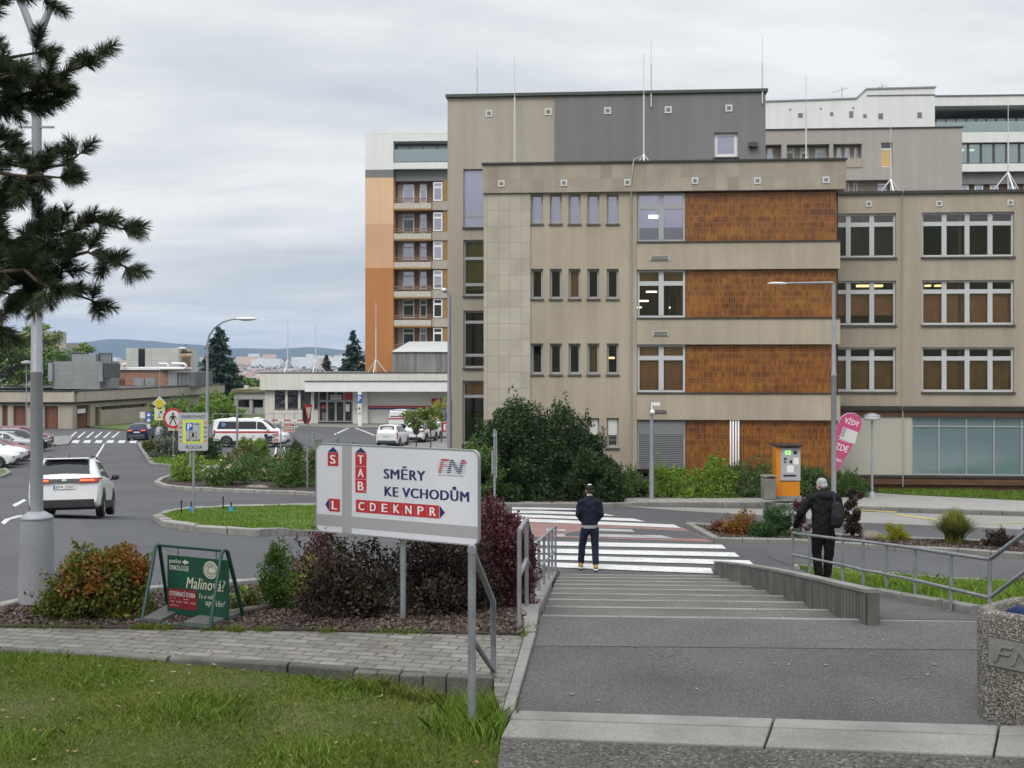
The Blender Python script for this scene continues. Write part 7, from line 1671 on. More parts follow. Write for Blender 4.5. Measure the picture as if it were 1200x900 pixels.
# washed-concrete bin in the right foreground
def big_bin():
    d = 8.42; k = d / F; p = Vector(((1221 - 600) * k, d, LZ - .03)); root = empty('litter_bin', p, R(-50), 'large exposed-aggregate concrete litter bin with blue bag, right foreground', 'bin')
    m, nt, b = nodes('washed_concrete'); tc = N(nt, 'ShaderNodeTexCoord'); vo = N(nt, 'ShaderNodeTexVoronoi', i_Scale=88.); nt.links.new(tc.outputs['Object'], vo.inputs['Vector'])
    ns = N(nt, 'ShaderNodeTexNoise', i_Scale=3., i_Detail=4.); nt.links.new(tc.outputs['Object'], ns.inputs['Vector'])
    sep = N(nt, 'ShaderNodeSeparateColor'); nt.links.new(vo.outputs['Color'], sep.inputs[0])
    c = ramp(nt, sep.outputs[0], [(.1, (.13, .12, .10)), (.45, (.22, .205, .175)), (.75, (.33, .305, .265)), (.97, (.48, .46, .42))])
    e = ramp(nt, vo.outputs['Distance'], [(.35, (1, 1, 1)), (.75, (.35, .34, .32))]); c = mix(nt, 1., c, e, 'MULTIPLY'); c = mix(nt, 1., c, ramp(nt, ns.outputs[0], [(.3, (.7, .7, .7)), (.7, (1, 1, 1))]), 'MULTIPLY')
    nt.links.new(c, b.inputs['Base Color']); b.inputs['Roughness'].default_value = .9; bp = N(nt, 'ShaderNodeBump', i_Strength=.7, i_Distance=.01); bp.invert = True; nt.links.new(vo.outputs['Distance'], bp.inputs['Height']); nt.links.new(bp.outputs[0], b.inputs['Normal'])
    h = .85; W_ = .37
    sec = lambda w, r, z: [(x, y, z) for x, y in rrect(2 * w, 2 * w, r, 6)]
    rings = [sec(W_ * .97, .13, -.02), sec(W_ * .985, .13, h * .30), sec(W_, .14, h * .90), sec(W_ * .99, .14, h * .965), sec(W_ * .95, .15, h), sec(W_ * .80, .16, h), sec(W_ * .76, .16, h * .97), sec(W_ * .72, .16, h * .75)]
    n = len(rings[0]); s = MB(); V = [q for r_ in rings for q in r_]
    s.faces(V, [(i * n + j, i * n + (j + 1) % n, (i + 1) * n + (j + 1) % n, (i + 1) * n + j) for i in range(len(rings) - 1) for j in range(n)], 0, True)
    s.build('bin_body', m, root)
    s = MB(); rg = [sec(W_ * .745, .14, h * .945), sec(W_ * .73, .14, h * .92), sec(W_ * .70, .14, h * .83), sec(W_ * .62, .14, h * .55)]
    V = []
    for i, r_ in enumerate(rg):
        for j, q in enumerate(r_): f = 1 - .05 * abs(math.sin(j * 1.3 + i) * math.sin(j * 5.1)); V.append((q[0] * f, q[1] * f, q[2] + .012 * math.sin(j * 1.7 + i)))
    s.faces(V, [(i * n + j, i * n + (j + 1) % n, (i + 1) * n + (j + 1) % n, (i + 1) * n + j) for i in range(3) for j in range(n)], 0, True); s.poly(V[-n:], 0)
    s.build('bin_bag', paint('blue_bag', (.015, .035, .12), .35), root)
    y = -W_ * .99; pm = mat('emblem_concrete', (.20, .195, .18), .9, sc=6, var=.15, fine=60, fvar=.2, bump=.3)
    x0, x1, z0, z1 = -.235, .225, .44, .67
    s = MB(); s.box(x0, x1, y - .004, y + .05, z0, z1); em = s.build('emblem_plate', mat('emblem_recess', (.085, .082, .075), .95, sc=6, var=.2), root, bevel=.004)
    s = MB(); s.box(x0 + .012, x1 - .012, y - .008, y - .0045, z0 + .012, z1 - .012); s.build('plate_face', pm, em)
    def em3(t, a, b_, sh):
        v, f = text_shape(t, sh, .05); lo, hi = v.min(0), v.max(0); q = (v - lo) / (hi - lo)
        P3 = [(a + p[0] * (b_ - a), z0 + .05 + p[1] * .125) for p in q]; ss = MB(); nn = len(P3)
        ss.faces([(x, y - .022, z) for x, z in P3], f)
        ec = {}
        for ff in f:
            for i in range(len(ff)): e_ = (ff[i], ff[(i + 1) % len(ff)]); ec[e_] = ec.get(e_, 0) + 1
        for (i, j) in ec:
            if (j, i) not in ec: ss.faces([(P3[j][0], y - .022, P3[j][1]), (P3[i][0], y - .022, P3[i][1]), (P3[i][0], y - .008, P3[i][1]), (P3[j][0], y - .008, P3[j][1])], [(0, 1, 2, 3)])
        ss.build('emblem_letter', pm, em)
    em3('F', x0 + .05, x0 + .2, .25); em3('N', x0 + .19, x0 + .39, .25)
    s = MB(); s.box(x1 - .085, x1 - .03, y - .02, y - .008, z1 - .075, z1 - .058); s.box(x1 - .066, x1 - .049, y - .0205, y - .0075, z1 - .094, z1 - .039); s.build('emblem_cross', pm, em)
big_bin()
# fences and barriers at the forecourt
def barrier():
    d = 112.; p = spot(305, d); k = d / F; root = empty('barrier_fence', p, 0, 'red and white banded barrier fence along the forecourt behind the ambulance', 'fence'); z = lambda y: zat(y, d) - p.z; x = lambda q: (q - 305) * k
    s = MB()
    for y in (485, 497): s.box(x(248), x(356), -.03, .03, z(y) - .03, z(y) + .03)
    s.build('rail', metal, root)
    for q in range(249, 357, 12): s = MB(); s.box(x(q) - .03, x(q) + .03, -.03, .03, -.1, z(484.5)); s.build('post', metal, root)
    for i in range(14):
        s = MB(); a = 250 + i * 7.6; s.box(x(a), x(a + 7.4), -.08, -.05, z(493.3), z(491.8)); s.build('band', redp if i % 2 else white, root)
barrier()
for (px, y0, y1) in ((240, 0, 0),): pass
for x, lab in ((224.5, 'small dark peg with blue tag on the grass island, next to the parking sign post'), (271, 'small dark peg with blue tag on the grass island, right one')):
    g = G(x, 604); g.z += .1; r = empty('marker_peg', g, 0, lab, 'peg', 'pegs on the grass island'); s = MB(); s.box(-.02, .02, -.02, .02, 0, .34); s.build('peg', black, r); s = MB(); s.box(-.07, .07, -.04, -.021, .03, .20); s.build('blue_tag', paint('tag_blue', (.05, .32, .62), .4), r)
for x, y, lab in ((212.5, 607, 'short dark stake at the left of the grass island'), (261.5, 601, 'short dark stake between the blue tags')):
    g = G(x, y); g.z += .1; s = MB(); s.tube([g, g + Vector((0, 0, .42))], .022, 6); s.ball(g + Vector((0, 0, .42)), .035, 8); tag(s.build('stake', black), lab, 'stake')
# ------------------------------------------------------------------ vehicles
class Loft:
    """car body: stations along y (rear 0 to front L): y, sill z, belt z, top z, belt half-width, roof half-width"""
    def __init__(s, st_, n=56):
        a = np.array(st_, float); ys = np.linspace(a[0, 0], a[-1, 0], n * 4)
        q = np.stack([np.interp(ys, a[:, 0], a[:, i]) for i in range(1, 6)], 1)
        kk = 5; pad = np.pad(q, ((kk // 2, kk // 2), (0, 0)), 'edge'); q = np.stack([np.convolve(pad[:, i], np.ones(kk) / kk, 'valid') for i in range(5)], 1)
        s.ys, s.q = ys, q; s.n = n; s.L = a[-1, 0]
    def at(s, y): return [float(np.interp(y, s.ys, s.q[:, i])) for i in range(5)]
    def half(s, y):
        zs, zb, zt, wb, wr = s.at(y); g = max(zt - zb, .02); sh = min(.04, g * .3)
        f = 1 - .06
        return [(wb * .90, zs), (wb * .97, zs + .05), (wb, zs + (zb - zs) * .45), (wb * .992, zs + (zb - zs) * .72), (wb * .985, zb - .03), (wb * .955, zb + sh * .4), (wb * .955 + (wr - wb * .955) * .5, zb + g * .52), (wr, zt - min(.07, g * .25)), (wr * .9, zt - min(.025, g * .1)), (wr * .5, zt), (0, zt + .012)]
    def side(s, y, t, out=.0):
        h = s.half(y); a, m, b = Vector(h[5]), Vector(h[6]), Vector(h[7]); p = a.lerp(m, t * 2) if t < .5 else m.lerp(b, t * 2 - 1)
        return p.x + out, p.y
    def body(s, m, parent, name='body'):
        mb = MB(); k = s.n; yy = np.concatenate([[0], np.linspace(.015, s.L - .015, k - 2), [s.L]]); rings = []
        for y in yy: h = s.half(y); rings.append([(x, y, z) for x, z in h] + [(-x, y, z) for x, z in h[-2::-1]])
        n = len(rings[0]); V = [p for r in rings for p in r]
        mb.faces(V, [(i * n + j, (i + 1) * n + j, (i + 1) * n + (j + 1) % n, i * n + (j + 1) % n) for i in range(k - 1) for j in range(n)], 0, True)
        mb.poly(rings[0], 0); mb.poly(rings[-1][::-1], 0)
        o = mb.build(name, m, parent); md = o.modifiers.new('edge', 'EDGE_SPLIT'); md.split_angle = R(38); return o
    def sidewin(s, y0, y1, t0, t1, sgn, mb, cut0=0., cut1=0., nn=8):
        g = []
        for i in range(nn + 1):
            f = i / nn
            for j in range(4):
                t = t0 + (t1 - t0) * j / 3; a, b = y0 + cut0 * j / 3, y1 + cut1 * j / 3; y = a + (b - a) * f
                x, z = s.side(y, t, .006); g.append((sgn * x, y, z))
        mb.faces(g, [(i * 4 + j, i * 4 + j + 1, (i + 1) * 4 + j + 1, (i + 1) * 4 + j) for i in range(nn) for j in range(3)], 0, True)
    def topwin(s, y0, y1, f, mb, lift=.006, nn=8, inset=0.):
        g = []
        for i in range(nn + 1):
            y = y0 + (y1 - y0) * i / nn; h = s.half(y); xs = [h[7], h[8], h[9], h[10]]
            row = [(x * f, z + lift) for x, z in xs]; row += [(-x, z) for x, z in row[-2::-1]]
            dy = (s.half(min(y + .02, s.L))[9][1] - s.half(max(y - .02, 0))[9][1]); oy = -.006 if dy > 0 else .006
            g += [(x, y + oy, z) for x, z in row]
        mb.faces(g, [(i * 7 + j, i * 7 + j + 1, (i + 1) * 7 + j + 1, (i + 1) * 7 + j) for i in range(nn) for j in range(6)], 0, True)
    def strip(s, y0, y1, z0, z1, sgn, mb, nn=14, out=.008):
        g = []
        for i in range(nn + 1):
            y = y0 + (y1 - y0) * i / nn; w = s.at(y)[3]; g += [(sgn * (w * 1.0 + out), y, z0), (sgn * (w * .995 + out), y, z1)]
        mb.faces(g, [(2 * i, 2 * i + 1, 2 * i + 3, 2 * i + 2) for i in range(nn)], 0, True)
carglass = mat('car_glass', (.018, .02, .024), .06, var=.1, fvar=.0, spec=.6)
tail = emit('tail_lamp_lit', (1., .12, .03), 1.6)
tailoff = paint('tail_lamp', (.28, .012, .015), .2)
headl = mat('head_lamp', (.45, .47, .5), .12, metal=.4)
rimm = mat('alloy_rim', (.42, .42, .44), .35, metal=.6)
def wheel(parent, x, y, r, sgn, w=.2, spokes=5):
    M = Matrix.Translation((x, y, r)) @ Matrix.Rotation(sgn * math.pi / 2, 4, 'Y')
    s = MB(); s.lathe([(r * .62, -w), (r * .93, -w), (r, -w + .03), (r, -.03), (r * .94, .0), (r * .66, .002), (r * .64, -.03)], 28, 0); s.v = [tuple(M @ Vector(v)) for v in s.v]; t = s.build('wheel', rubber, parent)
    s = MB(); s.lathe([(r * .65, -.03), (r * .65, -.005), (r * .58, -.008), (r * .55, -.05), (.02, -.05)], 28, 0)
    for i in range(spokes):
        a = 2 * math.pi * i / spokes
        for d in (-.16, .16):
            s.hexa([(math.cos(a + d * k_) * q, math.sin(a + d * k_) * q, z) for z in (-.045, -.012) for q, k_ in ((.04, 1.6), (r * .60, .8), (r * .60, 1.3), (.04, -1.6))])
    s.lathe([(.06, -.04), (.055, -.008), (.01, -.006)], 12, 0)
    s.v = [tuple(M @ Vector(v)) for v in s.v]; s.build('rim', rimm, t)
    s = MB(); s.poly([tuple(M @ Vector((r * .6 * math.cos(k * .35), r * .6 * math.sin(k * .35), -.06))) for k in range(18)]); s.build('brake', black, t)
def arch(parent, L, y, r, sgn, m=black, out=.012, full=True):
    s = MB(); n = 20; R1, R0 = r * 1.30, r * .98; zc = r * 1.0; g = []
    for i in range(n + 1):
        a = -.25 + (math.pi + .5) * i / n
        for q, o in ((R0 * .02, out - .003), (R0 * .98, out - .003), (R0 * 1.02, out), (R1, out - .004), (R1 * 1.01, -.03)):
            yy, zz = y + q * math.cos(a), zc + q * math.sin(a); w = L.at(min(max(yy, 0), L.L))[3]; g.append((sgn * (w + o), yy, zz))
    s.faces(g, [(i * 5 + j, i * 5 + j + 1, (i + 1) * 5 + j + 1, (i + 1) * 5 + j) for i in range(n) for j in range(4)], 0, True)
    s.build('wheel_arch', m, parent)
SUV = [(0, .42, .86, .95, .78, .62), (.03, .30, .92, 1.02, .84, .68), (.10, .27, .99, 1.10, .875, .71), (.28, .25, 1.01, 1.34, .885, .69), (.42, .24, 1.01, 1.48, .885, .665), (.54, .23, 1.0, 1.535, .885, .655), (1.3, .22, .99, 1.56, .885, .645), (2.1, .22, .97, 1.545, .885, .64),
       (2.55, .22, .96, 1.46, .885, .62), (2.95, .22, .95, 1.22, .885, .62), (3.2, .22, .94, 1.05, .88, .70), (3.7, .23, .89, .97, .865, .72), (4.0, .27, .80, .90, .81, .66), (4.15, .36, .68, .78, .72, .56), (4.18, .42, .62, .70, .62, .5)]
HATCH = [(0, .42, .78, .86, .68, .5), (.05, .3, .84, .94, .78, .58), (.15, .24, .90, 1.04, .85, .62), (.32, .2, .92, 1.24, .865, .60), (.55, .2, .93, 1.39, .87, .57), (1.3, .18, .92, 1.455, .87, .56), (2.0, .18, .90, 1.44, .87, .56), (2.5, .18, .89, 1.32, .87, .56), (2.95, .18, .88, 1.08, .865, .6),
         (3.15, .18, .86, .97, .86, .68), (3.65, .2, .80, .89, .84, .68), (3.9, .25, .70, .80, .77, .6), (4.03, .34, .60, .70, .66, .5), (4.06, .4, .56, .62, .58, .44)]
VAN = [(0, .42, 1.12, 1.72, .90, .76), (.04, .34, 1.14, 1.86, .93, .80), (.14, .32, 1.15, 1.93, .955, .82), (.5, .30, 1.15, 1.96, .965, .82), (2.9, .28, 1.15, 1.96, .965, .82), (3.35, .28, 1.14, 1.92, .96, .80), (3.75, .28, 1.12, 1.66, .955, .78), (4.12, .28, 1.10, 1.34, .95, .80), (4.35, .28, 1.06, 1.18, .94, .82), (4.8, .30, .92, 1.04, .89, .74), (5.02, .36, .76, .86, .80, .62), (5.08, .42, .66, .74, .7, .55)]
COMBI = [(0, .42, .92, 1.02, .76, .60), (.04, .34, .98, 1.12, .82, .64), (.12, .28, 1.02, 1.34, .855, .65), (.24, .26, 1.03, 1.56, .87, .63), (.4, .24, 1.03, 1.63, .87, .615), (1.6, .22, 1.02, 1.66, .87, .61), (2.3, .22, 1.0, 1.62, .87, .61), (2.75, .22, .99, 1.42, .87, .62), (3.1, .22, .98, 1.16, .865, .66), (3.3, .22, .96, 1.07, .86, .72), (3.9, .24, .88, .97, .83, .7), (4.2, .3, .74, .84, .76, .6), (4.32, .4, .62, .7, .64, .5)]
def vehicle(name, label, cat, st_, col, p, yaw, r=.32, wy=(.80, 3.35), clad=True, win_y=(.55, 2.95), pill=(1.25, 2.15), rear=(.20, .47), wind=(2.35, 3.1), group=None, lit=False, wt=(.10, .93), tails='wide', mirrors=True, extra=None, stripe=None):
    L = Loft(st_); root = empty(name, p, yaw, label, cat, group); col = MATS.get(col) if isinstance(col, str) else col
    off = Matrix.Translation((0, -L.L / 2, 0))
    L.body(col, root)
    for sg in (-1, 1):
        y0, y1 = win_y; cuts = [y0, *pill, y1]
        for i, (a, b) in enumerate(zip(cuts, cuts[1:])):
            s = MB(); L.sidewin(a + .03, b - .03, wt[0], wt[1], sg, s, cut0=.16 if i == 0 else 0, cut1=-.55 if i == len(cuts) - 2 else 0); s.build('side_window', carglass, root)
        if clad: s = MB(); L.strip(wy[0] + r * 1.2, wy[1] - r * 1.2, L.at(2)[0] + .02, L.at(2)[0] + .20, sg, s, out=.014); s.build('sill_cladding', black, root)
        for y in wy: arch(root, L, y, r, sg, black, .014 if clad else .006); wheel(root, sg * (L.at(y)[3] + (.022 if clad else .016)), y, r, sg)
        if mirrors:
            y = wind[0] + .42; w, z = L.at(y)[3], L.at(y)[1] + .08; s = MB(); s.ball((sg * (w + .10), y, z + .02), (.11, .07, .085), 12); s.tube([(sg * (w - .05), y + .03, z - .06), (sg * (w + .06), y + .02, z - .03)], .025, 6); s.build('mirror', black if clad else col, root)
        # lamps
        w0 = L.at(.1)[3]; zb = L.at(.1)[1]
        s = MB()
        if tails == 'wide': s.hexa([(sg * x, y, z) for z, dy in ((zb - .085, -.01), (zb + .035, .03)) for x, y in ((w0 * .42, -.05 + dy), (w0 * .95, -.035 + dy), (w0 * 1.012, .30), (w0 * .42, .2))])
        else: s.hexa([(sg * x, y, z) for z, dy in ((zb - .42, 0), (zb + .06, .02)) for x, y in ((w0 * .80, .01 + dy), (w0 * .97, .03 + dy), (w0 * 1.012, .16), (w0 * .80, .16))])
        s.build('tail_light', tailoff, root)
        if lit: s = MB(); s.hexa([(sg * x, y, z) for z, dy in ((zb - .045, -.012), (zb - .005, .0)) for x, y in ((w0 * .44, -.062 + dy), (w0 * .84, -.05 + dy), (w0 * .84, .2), (w0 * .44, .2))]); s.build('brake_light', tail, root)
        yl = L.L - .12; w1 = L.at(yl)[3]; z1 = L.at(yl)[1]
        s = MB(); s.ball((sg * w1 * .80, yl - .02, z1 - .02), (w1 * .22, .16, .085), 12); s.build('headlight', headl, root)
    s = MB(); L.topwin(rear[0], rear[1], .90, s, .008); s.build('rear_window', carglass, root)
    s = MB(); L.topwin(wind[0], wind[1], .90, s, .008); s.build('windscreen', carglass, root)
    # bumpers, plate, grille
    w = L.at(.04)[3]; zs = L.at(.05)[0]
    s = MB(); s.hexa([(x, y, z) for z in (zs - .06, zs + .17) for x, y in ((-w * .88, -.012), (w * .88, -.012), (w * .9, .3), (-w * .9, .3))]); s.build('rear_bumper', black if clad else frameD, root, bevel=.03)
    yf = L.L; wf = L.at(yf - .03)[3]; s = MB(); s.hexa([(x, y, z) for z in (.24, .52) for x, y in ((-wf, yf - .3), (wf, yf - .3), (wf * .92, yf + .006), (-wf * .92, yf + .006))]); s.build('front_grille', black, root, bevel=.03)
    zp = L.at(.03)[1] - .12
    s = MB(); s.box(-.26, .26, -.026, .06, zp - .055, zp + .055); pl = s.build('number_plate', white, root); s = MB(); s.box(-.26, -.22, -.030, -.0265, zp - .05, zp + .05); s.build('plate_band', bluep, pl)
    s = MB(); lettering(s, '5P4 2207', -.20, .24, zp - .035, zp + .035, -.030); s.build('plate_letters', black, pl)
    s = MB(); s.box(-L.at(2)[3] * .9, L.at(2)[3] * .9, .15, L.L - .15, .2, .34); s.build('underbody', black, root)
    if stripe:
        for sg in (-1, 1): s = MB(); L.strip(*stripe[:4], sg, s, 20); s.build('side_stripe', stripe[4], root)
    if extra: extra(root, L)
    # centre the wheels on the given point: shift children back by half a length
    for ch in root.children: ch.location = Vector(ch.location) + Vector((0, -L.L / 2, 0))
    return root
wp = mat('white_car_paint', (.74, .745, .76), .22, sc=1, var=.015, fine=20, fvar=.01, spec=.6); sp_ = mat('silver_car_paint', (.42, .43, .45), .25, metal=.4, sc=1, var=.02); rp = mat('red_car_paint', (.24, .010, .022), .22, var=.02); bp_ = mat('burgundy_car_paint', (.14, .012, .035), .22, var=.02)
dp = mat('dark_car_paint', (.02, .022, .03), .22, var=.02); np_ = mat('navy_car_paint', (.015, .02, .075), .22, var=.02)
def suv_extra(root, L):
    s = MB()
    for sg in (-1, 1): s.tube([(sg * .53, .75, 1.545), (sg * .535, .85, 1.60), (sg * .535, 2.0, 1.605), (sg * .53, 2.15, 1.555)], .018, 8)
    s.build('roof_rail', black, root)
    s = MB(); s.box(-.56, .56, .28, .60, 1.505, 1.545); s.build('roof_spoiler', wp, root, bevel=.02)
    s = MB(); s.hexa([(x, y, z) for z, dy in ((.90, -.01), (1.0, .03)) for x, y in ((-.40, -.04 + dy), (.40, -.04 + dy), (.40, .2), (-.40, .2))]); s.build('tail_panel', black, root)
    s = MB(); s.ball((0, -.05, .945), (.075, .02, .045), 12); s.build('badge', metal, root)
    s = MB(); s.tube([(.02, .10, 1.09), (-.22, .13, 1.13), (-.40, .13, 1.13)], .012, 6); s.build('wiper', black, root)
    for sg in (-1, 1): s = MB(); s.box(sg * .72 - .025, sg * .72 + .025, .012, .1, .52, .66); s.build('reflector', tailoff, root)
    s = MB(); s.tube([(0, .85, 1.55), (0, .78, 1.66)], [.02, .006], 6); s.build('aerial', black, root)
c0 = G(75, 607.5); cy = R(14); c0 = c0 + Matrix.Rotation(cy, 3, 'Z') @ Vector((0, 2.05, 0)); c0.z = Tz(c0.x, c0.y) + .01
def ground_car(o, yaw, half=1.3):
    """tilt a vehicle onto the slope"""
    d = Matrix.Rotation(yaw, 3, 'Z') @ Vector((0, 1, 0)); c = o.location
    zf = Tz(c.x + d.x * half, c.y + d.y * half); zr = Tz(c.x - d.x * half, c.y - d.y * half)
    o.rotation_euler = (math.atan2(zf - zr, 2 * half), 0, yaw); o.location.z = (zf + zr) / 2 + .01
    return o
ground_car(vehicle('car', 'white crossover car with lit tail lamps driving away, behind the large lamp post', 'car', SUV, wp, c0, cy, .335, (.78, 3.34), True, (.55, 3.0), (1.35, 2.2), (.115, .44), (2.3, 3.05), lit=True, extra=suv_extra), cy)
def park(px, py, yaw, st_, m, label, **k):
    """px, py: nose of the car on the ground"""
    g = G(px, py); d = Matrix.Rotation(R(yaw), 3, 'Z') @ Vector((0, 1, 0)); L = st_[-1][0]; c = g - d * (L / 2) * (-1 if k.pop('tail', False) else 1); c.z = Tz(c.x, c.y)
    return ground_car(vehicle('car', label, 'car', st_, m, c, R(yaw), group=k.pop('group', 'cars parked at the left edge'), **k), R(yaw))
base = dict(clad=False, r=.31, wy=(.75, 3.22), win_y=(.5, 2.9), pill=(1.2, 2.0), rear=(.2, .5), wind=(2.2, 2.95))
park(21, 547.5, -80, HATCH, wp, 'white hatchback parked with its nose to the road, nearest at the left edge', **base)
park(38, 540, -80, HATCH, rp, 'dark red car parked behind the two white cars at the left edge', **base)
park(30, 544, -80, SUV, wp, 'white car with raised bonnet line parked second in the left row, before the red car', clad=False, r=.33, wy=(.78, 3.34))
park(43, 530, -80, HATCH, sp_, 'silver-grey car parked behind the white one in the left row', **base)
park(58, 528.5, -80, SUV, dp, 'dark car parked in the left row half behind the large lamp post', clad=False, r=.33, wy=(.78, 3.34))
park(61, 523, -80, SUV, bp_, 'burgundy red car with white front parked farthest in the left row', clad=False, r=.33, wy=(.78, 3.34))
g = G(160, 516.5); ya = R(8); c = g + Matrix.Rotation(ya, 3, 'Z') @ Vector((0, 2.0, 0))
ground_car(vehicle('car', 'dark blue car with lit tail lamps far down the road', 'car', HATCH, np_, c, ya, clad=False, r=.31, wy=(.75, 3.22), win_y=(.5, 2.9), pill=(1.2, 2.0), rear=(.2, .5), wind=(2.2, 2.95), lit=True), ya)
def amb(root, L):
    s = MB(); s.ball((0, 1.2, 1.98), (.22, .35, .06), 12); s.ball((0, 2.9, 1.98), (.30, .28, .07), 12); s.build('roof_hood', white, root)
    for sg in (-1, 1):
        s = MB(); L.strip(.12, 4.3, L.at(2)[0] - .02, L.at(2)[0] + .16, sg, s, out=.012); s.build('sill_cladding', black, root)
        s = MB(); w = L.at(3.75)[3] + .02; s.poly([(sg * w, 3.72 + .13 * math.cos(i * .4), .80 + .15 * math.sin(i * .4)) for i in range(16)]); s.build('round_emblem', navy, root)
        s = MB(); x, z = L.side(.75, .5, .016); s.poly([(sg * (x + .03 - .12 * math.sin(i * .4) * .2), .75 + .15 * math.cos(i * .4), z + .15 * math.sin(i * .4)) for i in range(16)]); s.build('blue_star_badge', paint('badge_blue', (.10, .22, .5), .4), root)
a0, a1 = G(248, 524), G(337, 524.5); yaw = math.atan2(-(a1.x - a0.x), a1.y - a0.y)
c = (a0 + a1) / 2; c.z = Tz(c.x, c.y); c.y += .9
o = vehicle('ambulance_van', 'white ambulance van with red side stripe and dark windows on the forecourt', 'van', VAN, wp, c, R(-90), .36, (.95, 4.05), False, (.25, 4.05), (1.75, 3.05), (.06, .14), (3.4, 4.2), tails='tall', wt=(.12, .84), extra=amb, stripe=(.1, 4.6, 1.0, 1.12, redp)); o.location.z = c.z + .02
o.scale = (1.07, 1.07, 1.07)
# white vehicles by the entrance, seen from behind
g = G(466, 502.5); c = g + Vector((.25, 2.4, 0)); c.z = Tz(c.x, c.y)
def redvan(root, L):
    s = MB(); s.hexa([(x, y, z) for z in (.98, 1.12) for x, y in ((-.9, -.03), (.9, -.03), (.96, .12), (-.96, .12))]); s.build('rear_stripe', redp, root)
    s = MB(); s.hexa([(x, y, z) for z, y_ in ((1.22, .0), (1.72, .04)) for x, y in ((-.74 + (z - 1.2) * .1, y_ - .008), (.74 - (z - 1.2) * .1, y_ - .008), (.74 - (z - 1.2) * .1, y_ + .2), (-.74 + (z - 1.2) * .1, y_ + .2))]); s.build('rear_window', carglass, root)
ground_car(vehicle('ambulance_van', 'white van with red rear stripe parked at the striped entrance wall', 'van', VAN, wp, c, R(-6), .36, (.95, 4.05), False, (.25, 4.05), (1.75, 3.05), (.06, .14), (3.4, 4.2), tails='tall', wt=(.12, .84), extra=redvan, stripe=(.1, 4.6, 1.0, 1.12, redp)), R(-6))
g = G(453, 524); c = g + Vector((.3, 2.0, 0)); c.z = Tz(c.x, c.y)
ground_car(vehicle('car', 'white estate car seen from behind, above the direction sign', 'car', COMBI, wp, c, R(-8), .32, (.8, 3.4), False, (.35, 3.05), (1.3, 2.2), (.11, .30), (2.4, 3.1), tails='tall', group='white vehicles parked by the entrance'), R(-8))
g = G(483, 519); c = g + Vector((.6, 1.9, 0)); c.z = Tz(c.x, c.y)
def spare(root, L):
    s = MB(); s.lathe([(.05, -.1), (.27, -.1), (.29, -.04), (.27, 0), (.12, .02), (.02, .03)], 20, 0); M = Matrix.Translation((.25, -.05, .95)) @ Matrix.Rotation(math.pi / 2, 4, 'X'); s.v = [tuple(M @ Vector(v)) for v in s.v]; s.build('spare_wheel', black, root)
ground_car(vehicle('car', 'white off-road car between the estate car and the young trees', 'car', SUV, wp, c, R(-14), .35, (.78, 3.34), True, group='white vehicles parked by the entrance', extra=spare), R(-14))
g = G(500, 516); c = g + Vector((.5, 3.6, 0)); c.z = Tz(c.x, c.y)
ground_car(vehicle('car', 'white car behind the young trees, rightmost of the entrance parking row', 'car', HATCH, wp, c, R(-14), group='white vehicles parked by the entrance', **base), R(-14))

# ------------------------------------------------------------------ people
def remeshed(name, mb, m, parent, vox=.008, smooth=2, fold=0., seed=1, zmin=None):
    """merge overlapping closed shapes into one continuous surface"""
    me = bpy.data.meshes.new(name); me.from_pydata(mb.v, [], mb.f); me.update(); o = bpy.data.objects.new(name, me); COL.objects.link(o)
    bm = bmesh.new(); bm.from_mesh(me); bmesh.ops.recalc_face_normals(bm, faces=bm.faces[:]); bm.to_mesh(me); bm.free()
    md = o.modifiers.new('r', 'REMESH'); md.mode = 'VOXEL'; md.voxel_size = vox; md.use_smooth_shade = True
    if smooth: sm = o.modifiers.new('s', 'SMOOTH'); sm.iterations = smooth; sm.factor = .5
    dg = bpy.context.evaluated_depsgraph_get(); me2 = bpy.data.meshes.new_from_object(o.evaluated_get(dg)); bpy.data.objects.remove(o); bpy.data.meshes.remove(me)
    if fold:
        v = np.empty(len(me2.vertices) * 3, np.float32); me2.vertices.foreach_get('co', v); v = v.reshape(-1, 3); n = np.empty_like(v.ravel()); me2.vertices.foreach_get('normal', n); n = n.reshape(-1, 3)
        w = np.sin(v[:, 2] * 38 + np.sin(v[:, 0] * 23 + seed) * 2.2 + v[:, 1] * 14) * .5 + np.sin(v[:, 2] * 71 - v[:, 0] * 45 + seed) * .3 + np.sin(v[:, 0] * 60 + v[:, 2] * 20) * .3
        v += n * (w * fold)[:, None]; me2.vertices.foreach_set('co', v.ravel())
    if zmin:
        for q in me2.vertices: q.co.z = max(q.co.z, zmin)
    me2.name = name; me2.materials.clear(); me2.materials.append(m)
    for p in me2.polygons: p.use_smooth = True
    return add(bpy.data.objects.new(name, me2), parent)
